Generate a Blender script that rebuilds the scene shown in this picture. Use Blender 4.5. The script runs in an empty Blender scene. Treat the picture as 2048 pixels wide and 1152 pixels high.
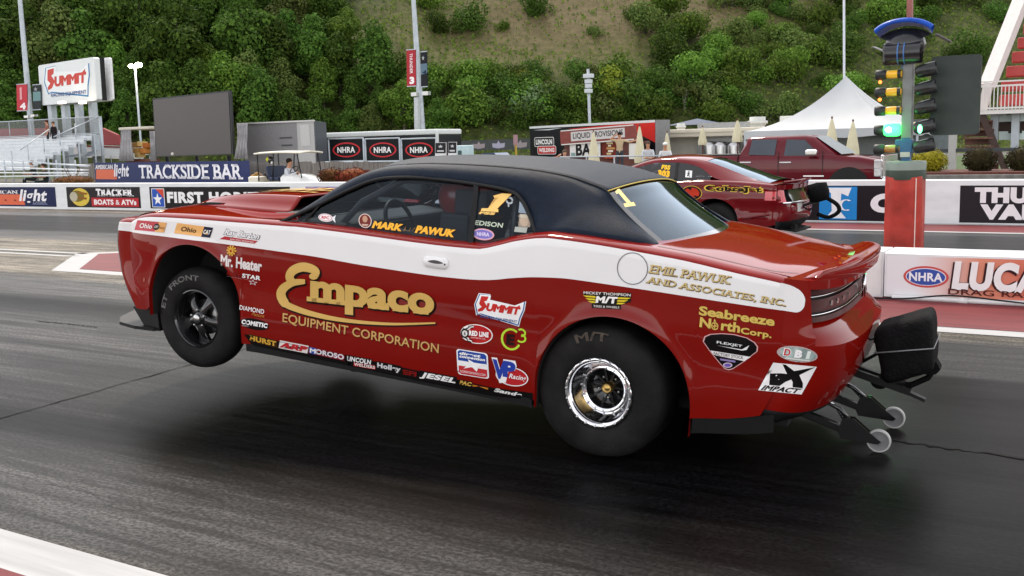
import bpy, bmesh, math, random
from math import sin, cos, pi, radians, sqrt, atan2
from mathutils import Vector, Matrix, Quaternion
SC = bpy.context.scene
COL = SC.collection
# ------------------------------------------------------------------ camera
CF, CP, CR, CA, CH = 2049.35, 0.13820, -0.02499, 0.54268, 1.7261
_f = Vector((-sin(CA)*cos(CP), cos(CA)*cos(CP), -sin(CP)))
_r = Vector((cos(CA), sin(CA), 0)); _u = _r.cross(_f)
CRT = cos(CR)*_r + sin(CR)*_u; CUP = -sin(CR)*_r + cos(CR)*_u; CFW = _f
CPOS = Vector((0, 0, CH))
cam_d = bpy.data.cameras.new('camera'); cam = bpy.data.objects.new('camera', cam_d); COL.objects.link(cam)
cam_d.sensor_width = 36; cam_d.lens = CF/2048*36; cam_d.clip_start = .1; cam_d.clip_end = 2000
cam.matrix_world = Matrix.Translation(CPOS) @ Matrix((CRT, CUP, -CFW)).transposed().to_4x4()
SC.camera = cam
cam_d.dof.use_dof = False
# ------------------------------------------------------------------ light
SUN_EL, SUN_AZ = radians(54), radians(131)          # azimuth measured from +x towards +y: soft light from beyond the far wall, down the track
SDIR = Vector((cos(SUN_AZ)*cos(SUN_EL), sin(SUN_AZ)*cos(SUN_EL), sin(SUN_EL)))
w = bpy.data.worlds.new('World'); SC.world = w; w.use_nodes = True
nt = w.node_tree; nt.nodes.clear()
out = nt.nodes.new('ShaderNodeOutputWorld'); bg = nt.nodes.new('ShaderNodeBackground'); sky = nt.nodes.new('ShaderNodeTexSky')
sky.sky_type = 'NISHITA'; sky.sun_disc = False; sky.sun_elevation = SUN_EL; sky.sun_rotation = pi/2 - SUN_AZ
sky.air_density = 1.0; sky.dust_density = .6; sky.ozone_density = 1.0
hsv = nt.nodes.new('ShaderNodeHueSaturation'); hsv.inputs['Saturation'].default_value = .22
nt.links.new(sky.outputs[0], hsv.inputs['Color']); warm = nt.nodes.new('ShaderNodeMix'); warm.data_type = 'RGBA'; warm.blend_type = 'MULTIPLY'; warm.inputs[0].default_value = 1; warm.inputs[7].default_value = (1.03, .99, .95, 1); nt.links.new(hsv.outputs[0], warm.inputs[6]); nt.links.new(warm.outputs[2], bg.inputs[0]); nt.links.new(bg.outputs[0], out.inputs[0])
bg.inputs[1].default_value = .15
sl = bpy.data.lights.new('sun', 'SUN'); so = bpy.data.objects.new('sun', sl); COL.objects.link(so)
sl.energy = .85; sl.angle = radians(5); sl.color = (1, .88, .70)
so.rotation_euler = (-SDIR).to_track_quat('-Z', 'Y').to_euler()
SC.view_settings.view_transform = 'Standard'; SC.view_settings.look = 'None'; SC.view_settings.gamma = 1
SC.view_settings.exposure = 1.5
SC.cycles.use_denoising = True
SC.cycles.max_bounces = 8; SC.cycles.transparent_max_bounces = 16
random.seed(7)
# ------------------------------------------------------------------ helpers
def ray(px, py): return CFW + CRT*((px-1024)/CF) + CUP*((576-py)/CF)
def at(px, py, Y):                       # the point where the sight line of a photograph pixel meets the plane y = Y
    d = ray(px, py); return CPOS + d*(Y/d.y)
def gnd(px, py, z=0):
    d = ray(px, py); return CPOS + d*((z-CH)/d.z)
def S(h):                                # sRGB hex to linear
    h = h.lstrip('#'); r = []
    for i in (0, 2, 4):
        c = int(h[i:i+2], 16)/255; r.append(c/12.92 if c <= .04045 else ((c+.055)/1.055)**2.4)
    return tuple(r)
MATS = {}
def mat(name, col, rough=.5, metal=0, coat=0, var=.12, scale=6, bump=0, bscale=40, emit=None, estr=0, spec=.5, stretch=None):
    if name in MATS: return MATS[name]
    m = bpy.data.materials.new(name); m.use_nodes = True; n = m.node_tree.nodes; L = m.node_tree.links
    p = n['Principled BSDF']
    if isinstance(col, str): col = S(col)
    p.inputs['Roughness'].default_value = rough; p.inputs['Metallic'].default_value = metal
    p.inputs['Coat Weight'].default_value = coat; p.inputs['Coat Roughness'].default_value = .04
    p.inputs['Specular IOR Level'].default_value = spec
    p.inputs['Base Color'].default_value = (*col, 1)
    tc = n.new('ShaderNodeTexCoord'); src = tc.outputs['Object']
    if stretch:
        mp = n.new('ShaderNodeMapping'); mp.inputs['Scale'].default_value = stretch; L.new(src, mp.inputs[0]); src = mp.outputs[0]
    if var:
        nz = n.new('ShaderNodeTexNoise'); nz.inputs['Scale'].default_value = scale; nz.inputs['Detail'].default_value = 6
        L.new(src, nz.inputs['Vector'])
        r = n.new('ShaderNodeValToRGB'); e = r.color_ramp.elements
        e[0].position = .3; e[1].position = .7
        e[0].color = (*[c*(1-var) for c in col], 1); e[1].color = (*[min(1, c*(1+var)) for c in col], 1)
        L.new(nz.outputs['Fac'], r.inputs[0]); L.new(r.outputs[0], p.inputs['Base Color'])
    if bump:
        nb = n.new('ShaderNodeTexNoise'); nb.inputs['Scale'].default_value = bscale; nb.inputs['Detail'].default_value = 4
        L.new(src, nb.inputs['Vector']); bp = n.new('ShaderNodeBump'); bp.inputs['Strength'].default_value = bump; bp.inputs['Distance'].default_value = .02
        L.new(nb.outputs['Fac'], bp.inputs['Height']); L.new(bp.outputs[0], p.inputs['Normal'])
    if emit:
        p.inputs['Emission Color'].default_value = (*emit, 1); p.inputs['Emission Strength'].default_value = estr
    MATS[name] = m; return m
def glass(name, tint, rough=.02, refl=(1, 1, 1), ior=1.6):
    if name in MATS: return MATS[name]
    m = bpy.data.materials.new(name); m.use_nodes = True; n = m.node_tree.nodes; L = m.node_tree.links; n.clear()
    o = n.new('ShaderNodeOutputMaterial'); mx = n.new('ShaderNodeMixShader'); t = n.new('ShaderNodeBsdfTransparent'); g = n.new('ShaderNodeBsdfGlossy'); f = n.new('ShaderNodeFresnel')
    t.inputs[0].default_value = (*tint, 1); g.inputs[0].default_value = (*refl, 1); g.inputs['Roughness'].default_value = rough; f.inputs['IOR'].default_value = ior
    L.new(f.outputs[0], mx.inputs[0]); L.new(t.outputs[0], mx.inputs[1]); L.new(g.outputs[0], mx.inputs[2]); L.new(mx.outputs[0], o.inputs[0])
    MATS[name] = m; return m
_pm = {}
def paint(h, rough=.45):                 # flat printed colour of signs and stickers
    k = h+str(rough)
    if k not in _pm: _pm[k] = mat('print_'+h.lstrip('#')+str(rough), h, rough, var=.04, scale=9, spec=.12)
    return _pm[k]
def tag(o, label=None, cat=None, group=None, kind=None):
    if label: o['label'] = label
    if cat: o['category'] = cat
    if group: o['group'] = group
    if kind: o['kind'] = kind
    return o
def empty(name, loc, label=None, cat=None, group=None, rz=0):
    o = bpy.data.objects.new(name, None); COL.objects.link(o); o.location = loc; o.rotation_euler = (0, 0, rz); o.empty_display_size = .2
    return tag(o, label, cat, group)
def link(name, me, parent=None):
    o = bpy.data.objects.new(name, me); COL.objects.link(o)
    if parent: o.parent = parent
    return o
def copy_tree(o, parent=None):
    c = o.copy(); COL.objects.link(c)
    if parent: c.parent = parent
    for ch in list(o.children): copy_tree(ch, c)
    return c
class MB:
    def __init__(s): s.v = []; s.f = []; s.mi = []; s.cur = 0; s.sm = []; s.flat = False
    def face(s, idx): s.f.append(tuple(idx)); s.mi.append(s.cur); s.sm.append(not s.flat)
    def add(s, vs, fs, flat=None):
        b = len(s.v); s.v += [tuple(v) for v in vs]
        for f in fs:
            s.f.append(tuple(b+i for i in f)); s.mi.append(s.cur); s.sm.append((not s.flat) if flat is None else (not flat))
        return b
    def box(s, c, d, M=None, bev=0):
        x, y, z = d[0]/2, d[1]/2, d[2]/2; c = Vector(c)
        if bev:
            bm = bmesh.new(); bmesh.ops.create_cube(bm, size=1)
            for v in bm.verts: v.co = Vector((v.co.x*d[0], v.co.y*d[1], v.co.z*d[2]))
            bmesh.ops.bevel(bm, geom=list(bm.edges), offset=bev, segments=2, affect='EDGES', profile=.5)
            bm.verts.index_update(); vs = [v.co.copy() for v in bm.verts]; fs = [[v.index for v in f.verts] for f in bm.faces]; bm.free()
        else:
            vs = [Vector((a*x, b*y, e*z)) for a in (-1, 1) for b in (-1, 1) for e in (-1, 1)]
            fs = [(0, 1, 3, 2), (4, 6, 7, 5), (0, 4, 5, 1), (2, 3, 7, 6), (0, 2, 6, 4), (1, 5, 7, 3)]
        if M is not None: vs = [M @ v for v in vs]
        s.add([c+v for v in vs], fs, flat=True); return s
    def bar(s, a, b, wd, ht=None, bev=0):    # box beam from a to b
        a, b = Vector(a), Vector(b); d = b-a; ht = ht or wd
        up = Vector((0, 0, 1)) if abs(d.normalized().z) < .95 else Vector((1, 0, 0))
        x = d.normalized(); y = up.cross(x).normalized(); z = x.cross(y)
        s.box((a+b)/2, (d.length, wd, ht), Matrix((x, y, z)).transposed(), bev); return s
    def tube(s, pts, r, n=8, cap=True):
        pts = [Vector(p) for p in pts]; k = len(pts); rs = r if isinstance(r, (list, tuple)) else [r]*k
        t0 = (pts[1]-pts[0]).normalized(); up = Vector((0, 0, 1)) if abs(t0.z) < .9 else Vector((1, 0, 0)); nrm = t0.cross(up).normalized()
        vs = []
        for i, p in enumerate(pts):
            t = (pts[min(i+1, k-1)]-pts[max(i-1, 0)]).normalized()
            nrm = (nrm - t*nrm.dot(t)).normalized(); bn = t.cross(nrm)
            for j in range(n):
                a = 2*pi*j/n; vs.append(p+(nrm*cos(a)+bn*sin(a))*rs[i])
        fs = [(i*n+j, i*n+(j+1) % n, (i+1)*n+(j+1) % n, (i+1)*n+j) for i in range(k-1) for j in range(n)]
        if cap: fs += [tuple(range(n))[::-1], tuple((k-1)*n+j for j in range(n))]
        s.add(vs, fs); return s
    def lathe(s, prof, n=48, M=None, closed=False):   # prof: (radius, height along local z)
        k = len(prof); vs = []
        for r, h in prof:
            for j in range(n):
                a = 2*pi*j/n; v = Vector((r*cos(a), r*sin(a), h)); vs.append(M @ v if M is not None else v)
        fs = [(i*n+j, i*n+(j+1) % n, ((i+1) % k)*n+(j+1) % n, ((i+1) % k)*n+j) for i in range(k if closed else k-1) for j in range(n)]
        s.add(vs, fs); return s
    def prism(s, pts, O, U, V, W):           # outline (u,v) swept along W
        O, U, V, W = Vector(O), Vector(U), Vector(V), Vector(W); n = len(pts)
        lo = [O+U*a+V*b for a, b in pts]; hi = [p+W for p in lo]
        s.add(lo+hi, [tuple(range(n))[::-1], tuple(range(n, 2*n))]+[(i, (i+1) % n, n+(i+1) % n, n+i) for i in range(n)], flat=True); return s
    def grid(s, P, closed_u=False):          # P[i][j] points
        m, n = len(P), len(P[0]); b = s.add([p for row in P for p in row], [])
        for i in range(m-1):
            for j in range(n-1): s.face((b+i*n+j, b+i*n+j+1, b+(i+1)*n+j+1, b+(i+1)*n+j))
        return s
    def ball(s, c, r, n=12, m=8, sq=(1, 1, 1)):
        c = Vector(c); vs = []; 
        for i in range(m+1):
            th = pi*i/m
            for j in range(n):
                a = 2*pi*j/n; vs.append(c+Vector((sin(th)*cos(a)*r*sq[0], sin(th)*sin(a)*r*sq[1], cos(th)*r*sq[2])))
        s.add(vs, [(i*n+j, i*n+(j+1) % n, (i+1)*n+(j+1) % n, (i+1)*n+j) for i in range(m) for j in range(n)]); return s
    def mesh(s, name, mats):
        me = bpy.data.meshes.new(name); me.from_pydata(s.v, [], s.f)
        for m in (mats if isinstance(mats, (list, tuple)) else [mats]): me.materials.append(m)
        me.polygons.foreach_set('material_index', s.mi); me.polygons.foreach_set('use_smooth', s.sm); me.update(); return me
    def build(s, name, mats, parent=None, auto=None):
        me = s.mesh(name, mats); bm = bmesh.new(); bm.from_mesh(me); bmesh.ops.recalc_face_normals(bm, faces=bm.faces); bm.to_mesh(me); bm.free()
        if auto: me.set_sharp_from_angle(angle=radians(auto))
        return link(name, me, parent)
def spl(pts):                                # monotone cubic through (x, y) points
    pts = sorted(pts); X = [p[0] for p in pts]; Y = [p[1] for p in pts]; n = len(X)
    d = [(Y[i+1]-Y[i])/(X[i+1]-X[i]) for i in range(n-1)]
    m = [d[0]]+[0 if d[i-1]*d[i] <= 0 else 2*d[i-1]*d[i]/(d[i-1]+d[i]) for i in range(1, n-1)]+[d[-1]]
    def f(x):
        if x <= X[0]: return Y[0]+m[0]*(x-X[0])
        if x >= X[-1]: return Y[-1]+m[-1]*(x-X[-1])
        i = 0
        while x > X[i+1]: i += 1
        h = X[i+1]-X[i]; t = (x-X[i])/h
        return (1+2*t)*(1-t)**2*Y[i]+t*(1-t)**2*h*m[i]+t*t*(3-2*t)*Y[i+1]+t*t*(t-1)*h*m[i+1]
    return f
def crom(P, n):                              # catmull-rom curve through points, n samples per span
    P = [Vector(p) for p in P]; r = []
    for i in range(len(P)-1):
        a, b, c, d = P[max(i-1, 0)], P[i], P[i+1], P[min(i+2, len(P)-1)]
        for k in range(n):
            t = k/n; r.append(.5*((2*b)+(c-a)*t+(2*a-5*b+4*c-d)*t*t+(3*b-a-3*c+d)*t**3))
    r.append(P[-1]); return r
# ---- flat artwork: polygons and lettering in (u, v), laid on a surface in thin layers
_tc = {}
def text2d(s, bold=0, shear=0, serif=0, gap=1.0, res=5):
    k = (s, bold, shear, serif, gap)
    if k in _tc: return _tc[k]
    def raw1(t, bo):
        cu = bpy.data.curves.new('t', 'FONT'); cu.body = t; cu.resolution_u = res; cu.offset = bo
        ob = bpy.data.objects.new('t', cu); me = ob.to_mesh(); vs = [(v.co.x, v.co.y) for v in me.vertices]; fs = [tuple(p.vertices) for p in me.polygons]
        ob.to_mesh_clear(); bpy.data.objects.remove(ob); bpy.data.curves.remove(cu); return vs, fs
    def bbw(t):
        k2 = ('w', t)
        if k2 not in _tc: q = [v[0] for v in raw1(t, 0)[0]]; _tc[k2] = max(q)-min(q)
        return _tc[k2]
    def glyph(c):
        if c == 'M' and bold:
            b = bold; t_ = .10+2*b; x0, x1, y0, y1 = .07-b, .71+b, -b, .68+b; sh_, lw, nt_ = .53-1.6*b, .27-1.3*b, .40+1.2*b
            return [(x0, y0), (x0+t_, y0), (x0+t_, sh_), (x0, y1), (.16+.4*b, y1), (.37, lw), (.39, nt_), (.41, lw), (.62-.4*b, y1), (x1, y1), (x1-t_, sh_), (x1-t_, y0), (x1, y0)], [(0, 1, 2, 3), (3, 2, 4), (2, 5, 6, 4), (5, 7, 6), (7, 10, 8, 6), (10, 9, 8), (11, 12, 9, 10)]
        return raw1(c, min(bold, .011) if c in 'g&9' else bold)
    def raw(t):
        pen = 0; V, F = [], []
        for c in t:
            if c != ' ':
                v, f = glyph(c); k0 = len(V); V += [(x+pen, y) for x, y in v]; F += [tuple(i+k0 for i in q) for q in f]
            pen += (bbw('H'+c+'H')-bbw('HH'))*gap+bold*.8
        return V, F
    vs, fs = raw(s)
    if serif:
        top = max(v[1] for v in raw('H')[0]); bot = min(v[1] for v in raw('H')[0]); th = .12*serif
        iv = {0: [], 1: []}
        for f in fs:
            for i in range(len(f)):
                a, b = vs[f[i]], vs[f[(i+1) % len(f)]]
                for q, yy in ((0, bot), (1, top)):
                    if abs(a[1]-yy) < .01 and abs(b[1]-yy) < .01 and abs(a[0]-b[0]) < .5: iv[q].append(sorted((a[0], b[0])))
        for q, yy in ((0, bot), (1, top)):
            mg = []
            for a, b in sorted(iv[q]):
                a -= .075*serif; b += .075*serif
                if mg and a <= mg[-1][1]-.03: mg[-1][1] = max(mg[-1][1], b)
                else: mg.append([a, b])
            for a, b in mg:
                y0, y1 = (yy, yy+th) if q == 0 else (yy-th, yy); k0 = len(vs)
                vs = vs+[(a, y0), (b, y0), (b, y1), (a, y1)]; fs = fs+[(k0, k0+1, k0+2, k0+3)]
    vs = [(x+shear*y, y) for x, y in vs]
    x0 = min(v[0] for v in vs); x1 = max(v[0] for v in vs); y0 = min(v[1] for v in vs); y1 = max(v[1] for v in vs)
    r = ([((x-x0)/(x1-x0), (y-y0)/(y1-y0)) for x, y in vs], fs); _tc[k] = r; return r
def ell(cx, cy, rx, ry, n=28, a0=0, a1=2*pi):
    full = abs(a1-a0-2*pi) < 1e-6; k = n if full else n+1
    return [(cx+rx*cos(a0+(a1-a0)*i/n), cy+ry*sin(a0+(a1-a0)*i/n)) for i in range(k)]
def rect(u0, v0, u1, v1): return [(u0, v0), (u1, v0), (u1, v1), (u0, v1)]
def rrect(u0, v0, u1, v1, r, asp=1):
    o = []
    for cx, cy, a in ((u1-r, v0+r*asp, -pi/2), (u1-r, v1-r*asp, 0), (u0+r, v1-r*asp, pi/2), (u0+r, v0+r*asp, pi)):
        o += [(cx+r*cos(a+pi/2*i/5), cy+r*asp*sin(a+pi/2*i/5)) for i in range(6)]
    return o
def star(cx, cy, rx, ry, k=5, q=.4, a0=pi/2):
    return [(cx+(rx if i % 2 == 0 else rx*q)*cos(a0+pi*i/k), cy+(ry if i % 2 == 0 else ry*q)*sin(a0+pi*i/k)) for i in range(2*k)]
def stroke(pts, wd, asp=1):                   # ribbon polygon along a polyline; wd may vary per point
    n = len(pts); ws = wd if isinstance(wd, (list, tuple)) else [wd]*n; L_, R_ = [], []
    for i, (x, y) in enumerate(pts):
        a = pts[max(i-1, 0)]; b = pts[min(i+1, n-1)]; dx, dy = b[0]-a[0], (b[1]-a[1])*asp; l = math.hypot(dx, dy) or 1
        nx, ny = -dy/l, dx/l; L_.append((x+nx*ws[i]/2, y+ny*ws[i]/2/asp)); R_.append((x-nx*ws[i]/2, y-ny*ws[i]/2/asp))
    return L_, R_
class Art:
    """layers of coloured shapes in unit coordinates; put() lays them on a surface given by fn(u, v, lift)"""
    def __init__(s): s.L = []
    def poly(s, pts, c): s.L.append((list(pts), [tuple(range(len(pts)))], c)); return s
    def line(s, pts, wd, c, asp=1):
        l, r = stroke(pts, wd, asp); n = len(l)
        s.L.append((l+r, [(i, i+1, n+i+1, n+i) for i in range(n-1)], c)); return s
    def text(s, t, box, c, bold=.02, shear=0, serif=0, gap=1.0, arc=None):
        vs, fs = text2d(t, bold, shear, serif, gap); u0, v0, u1, v1 = box
        P = [(u0+(u1-u0)*a, v0+(v1-v0)*b) for a, b in vs]
        if arc: P = [(x, y+arc*(1-(2*(x-u0)/(u1-u0)-1)**2)) for x, y in P]
        s.L.append((P, fs, c)); return s
    def xf(s, M):  # affine (a,b,tx,c,d,ty)
        a, b, tx, c, d, ty = M; s.L = [([(a*x+b*y+tx, c*x+d*y+ty) for x, y in P], F, k) for P, F, k in s.L]; return s
    def put(s, name, fn, parent=None, step=.0015, cut=None, rough=.45, base=.002):
        mb = MB(); mb.flat = True; mats = []; idx = {}; nrm = []
        for li, (P, F, c) in enumerate(s.L):
            if c not in idx:
                idx[c] = len(mats); mats.append(c if not isinstance(c, str) else paint(c, rough))
            mb.cur = idx[c]
            if cut:
                bm = bmesh.new(); vs = [bm.verts.new((x, y, 0)) for x, y in P]
                for f in F:
                    try: bm.faces.new([vs[i] for i in f])
                    except ValueError: pass
                us, vs_ = [p[0] for p in P], [p[1] for p in P]
                bmesh.ops.triangulate(bm, faces=[f for f in bm.faces if len(f.verts) > 4])
                for ax, lo, hi, stp in ((0, min(us), max(us), cut[0]), (1, min(vs_), max(vs_), cut[1])):
                    q = math.ceil(lo/stp)*stp
                    while q < hi:
                        co = (q, 0, 0) if ax == 0 else (0, q, 0); no = (1, 0, 0) if ax == 0 else (0, 1, 0)
                        bmesh.ops.bisect_plane(bm, geom=list(bm.verts)+list(bm.edges)+list(bm.faces), plane_co=co, plane_no=no); q += stp
                bm.verts.index_update(); P = [(v.co.x, v.co.y) for v in bm.verts]; F = [tuple(v.index for v in f.verts) for f in bm.faces]; bm.free()
            mb.add([fn(x, y, base+step*li) for x, y in P], F)
            if cut:
                for x, y in P:
                    e0, e1 = cut[0]*.2, cut[1]*.2; a = fn(x+e0, y, base)-fn(x-e0, y, base); b = fn(x, y+e1, base)-fn(x, y-e1, base); nn = a.cross(b).normalized(); nrm.append(nn)
        if cut: mb.sm = [True]*len(mb.f)
        me = mb.mesh(name, mats)
        if cut:
            for p in me.polygons:
                if p.normal.dot(nrm[p.vertices[0]]) < 0: p.flip()
            me.update()
            me.normals_split_custom_set_from_vertices([tuple(v) for v in nrm])
        return link(name, me, parent)
def flat(O, U, V):                            # surface function of a plane patch
    O, U, V = Vector(O), Vector(U), Vector(V); n = U.cross(V).normalized()
    return lambda u, v, h: O+U*u+V*v+n*h
# ================================================================== ground and painted markings
def track_mat():
    m = bpy.data.materials.new('track_surface'); m.use_nodes = True; n = m.node_tree.nodes; L = m.node_tree.links; p = n['Principled BSDF']
    tc = n.new('ShaderNodeTexCoord'); sx = n.new('ShaderNodeSeparateXYZ'); L.new(tc.outputs['Object'], sx.inputs[0])
    def noise_(sc, stretch, det=6, rg=.55):
        mp = n.new('ShaderNodeMapping'); mp.inputs['Scale'].default_value = stretch; L.new(tc.outputs['Object'], mp.inputs[0])
        z = n.new('ShaderNodeTexNoise'); z.inputs['Scale'].default_value = sc; z.inputs['Detail'].default_value = det; z.inputs['Roughness'].default_value = rg; L.new(mp.outputs[0], z.inputs['Vector']); return z.outputs['Fac']
    def mth(op, a, b=None, c=False):
        q = n.new('ShaderNodeMath'); q.operation = op; q.use_clamp = c
        for i, v in enumerate((a, b)):
            if v is None: continue
            if isinstance(v, (int, float)): q.inputs[i].default_value = v
            else: L.new(v, q.inputs[i])
        return q.outputs[0]
    def mrange(v, a, b, c=0, d=1):
        q = n.new('ShaderNodeMapRange'); q.interpolation_type = 'SMOOTHSTEP'
        for i, x in enumerate((a, b, c, d)): q.inputs[i+1].default_value = x
        L.new(v, q.inputs[0]); return q.outputs[0]
    streak = noise_(1.0, (.12, 2.2, 1), 8); fine = noise_(38, (.6, 1.2, 1), 5, .7); blot = noise_(.8, (.35, 1, 1), 5); mid = noise_(6, (.35, 1.3, 1), 6, .65)
    wob = mth('MULTIPLY', mth('SUBTRACT', streak, .5), .9)
    yy = mth('ADD', sx.outputs[1], wob)
    def groove(c, hw):
        return mrange(mth('ABSOLUTE', mth('SUBTRACT', yy, c)), hw+.28, hw-.22)
    g = mth('MAXIMUM', groove(5.75, 2.1), groove(17.0, 2.0))
    lane = mth('MAXIMUM', groove(5.9, 3.3), groove(17.0, 3.4))
    midb = mrange(mth('ABSOLUTE', mth('SUBTRACT', yy, 5.75)), 1.75, .8); fade = mth('MULTIPLY', mth('MULTIPLY', midb, mrange(sx.outputs[0], -4.2, -7.0)), mrange(streak, .38, .58, .55, 1.0)); g2 = mth('MULTIPLY', mth('MULTIPLY', g, mrange(streak, .25, .75, .85, 1.0)), mth('SUBTRACT', 1, mth('MULTIPLY', fade, .8)));  # lighter mid lane down-track: less rubber, plus sky reflection put into the colour
    mix1 = n.new('ShaderNodeMix'); mix1.data_type = 'RGBA'; mix2 = n.new('ShaderNodeMix'); mix2.data_type = 'RGBA'
    mix1.inputs[6].default_value = (.095, .084, .068, 1); mix1.inputs[7].default_value = (.034, .033, .0325, 1); L.new(lane, mix1.inputs[0])
    L.new(mix1.outputs[2], mix2.inputs[6]); mix2.inputs[7].default_value = (.0022, .0021, .0026, 1); L.new(g2, mix2.inputs[0])
    var = mth('ADD', mth('ADD', mth('MULTIPLY', streak, 1.1), mth('MULTIPLY', fine, .8)), mth('ADD', mth('MULTIPLY', blot, .55), mth('MULTIPLY', mid, .7)))
    k = mrange(var, 1.12, 2.08, .30, 1.9)
    grit = noise_(55, (.7, 1, 1), 3, .7); k = mth('MULTIPLY', k, mrange(grit, .40, .60, .45, 1.6)); k = mth('MULTIPLY', k, mrange(noise_(7, (.09, 1.9, 1), 6, .7), .38, .62, .55, 1.5))
    # scuffs and cracks
    cr = noise_(2.3, (.22, 1.0, 1), 3, .5); cm = mrange(mth('ABSOLUTE', mth('SUBTRACT', cr, .5)), .0, .006, 1, 0); cm = mth('MULTIPLY', cm, mrange(blot, .5, .62))
    k = mth('MULTIPLY', k, mth('SUBTRACT', 1, mth('MULTIPLY', cm, .55)))
    k = mth('MULTIPLY', mth('MULTIPLY', k, mrange(sx.outputs[0], -6, .5, 1.0, .55)), mrange(sx.outputs[0], -11, -5, 1.5, 1.0))
    ml = n.new('ShaderNodeMix'); ml.data_type = 'RGBA'; ml.blend_type = 'MULTIPLY'; ml.inputs[0].default_value = 1; L.new(mix2.outputs[2], ml.inputs[6])
    cc = n.new('ShaderNodeCombineColor'); [L.new(k, cc.inputs[i]) for i in range(3)]; L.new(cc.outputs[0], ml.inputs[7]); L.new(ml.outputs[2], p.inputs['Base Color'])
    rr = mth('ADD', mth('MULTIPLY', mid, .30), mth('MULTIPLY', streak, .30)); base = mth('SUBTRACT', .50, mth('MULTIPLY', lane, .14)); rgh = mth('ADD', base, mth('MULTIPLY', rr, .38)); L.new(mth('SUBTRACT', rgh, mth('MULTIPLY', g2, .10)), p.inputs['Roughness'])
    bp = n.new('ShaderNodeBump'); bp.inputs['Strength'].default_value = .22; bp.inputs['Distance'].default_value = .004
    L.new(mth('ADD', fine, mth('MULTIPLY', mid, .8)), bp.inputs['Height']); L.new(bp.outputs[0], p.inputs['Normal']); L.new(mth('SUBTRACT', .10, mth('MULTIPLY', g2, .065)), p.inputs['Specular IOR Level'])
    return m
def sheet(name, pts, z, m, kind='structure'):
    me = bpy.data.meshes.new(name); me.from_pydata([(x, y, z) for x, y in pts], [], [tuple(range(len(pts)))]); me.materials.append(m); o = link(name, me); o['kind'] = kind; return o
sheet('ground', [(-900, -300), (500, -300), (500, 700), (-900, 700)], -.01, mat('ground_gravel', (.11, .105, .09), .9, var=.3, scale=.6))
sheet('track', [(-260, -4), (60, -4), (60, 21.6), (-260, 21.6)], 0, track_mat())
LINEW = mat('worn_white_line', (.40, .40, .40), .5, var=.16, scale=3, stretch=(.3, 6, 1), spec=.25); LRED = mat('worn_red_paint', (.15, .018, .022), .6, var=.22, scale=2.5, stretch=(.4, 3, 1), spec=.25)
sheet('white_line', [(-60, 2.42), (40, 2.42), (40, 2.70), (-60, 2.70)], .004, LINEW)
sheet('red_margin', [(-60, .6), (40, .6), (40, 2.42), (-60, 2.42)], .004, LRED)
sheet('white_line', [(-60, 11.22), (-15.9, 11.22), (-15.6, 11.36), (-60, 11.36)], .004, LINEW); sheet('white_line', [(-60, 11.62), (-15.9, 11.62), (-15.9, 11.76), (-60, 11.76)], .004, LINEW)
sheet('island_border', [(-14.09, 9.72), (14, 9.38), (14, 12.64), (-14.9, 12.64), (-16.15, 11.68)], .004, LINEW)
sheet('island_paint', [(-13.8, 10.0), (14, 9.60), (14, 12.5), (-14.8, 12.5), (-15.6, 11.72)], .008, LRED)
sheet('white_line', [(-14, 19.55), (30, 19.55), (30, 19.75), (-14, 19.75)], .004, LINEW); sheet('red_margin', [(-14, 19.75), (30, 19.75), (30, 21.25), (-14, 21.25)], .004, LRED)
sheet('white_line', [(-14, 21.25), (30, 21.25), (30, 21.37), (-14, 21.37)], .004, LINEW)

def joint(pts, w0, name):
    rj = random.Random(9); L_, R_ = [], []
    n_ = 40
    for i in range(n_+1):
        t = i/n_*(len(pts)-1); a = min(int(t), len(pts)-2); p = [pts[a][k]+(pts[a+1][k]-pts[a][k])*(t-a) for k in (0, 1)]; dx, dy = pts[a+1][0]-pts[a][0], pts[a+1][1]-pts[a][1]; l = math.hypot(dx, dy); w_ = w0*rj.uniform(.35, 1.25); o_ = rj.uniform(-.5, .5)*w0
        L_.append((p[0]-dy/l*(w_/2+o_), p[1]+dx/l*(w_/2+o_))); R_.append((p[0]+dy/l*(w_/2-o_), p[1]-dx/l*(w_/2-o_)))
    me = bpy.data.meshes.new(name); me.from_pydata([(x, y, .004) for x, y in L_+R_], [], [(i, i+1, n_+2+i, n_+1+i) for i in range(n_)]); me.materials.append(mat('joint_tar', (.006, .006, .006), .7, spec=.1)); link(name, me)['kind'] = 'structure'
joint([(-6.22, 2.7), (-6.40, 3.94), (-6.56, 5.61), (-6.7, 7.2), (-6.95, 9.5)], .020, 'track_joint')
joint([(-1.25, 5.99), (-1.02, 5.97), (-.63, 5.95), (.5, 5.88)], .035, 'track_crack')
joint([(-3.9, 4.9), (-3.4, 5.0), (-2.9, 5.2)], .012, 'track_crack'); joint([(-9.9, 6.6), (-9.3, 6.62), (-8.9, 6.6)], .03, 'track_crack')
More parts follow.
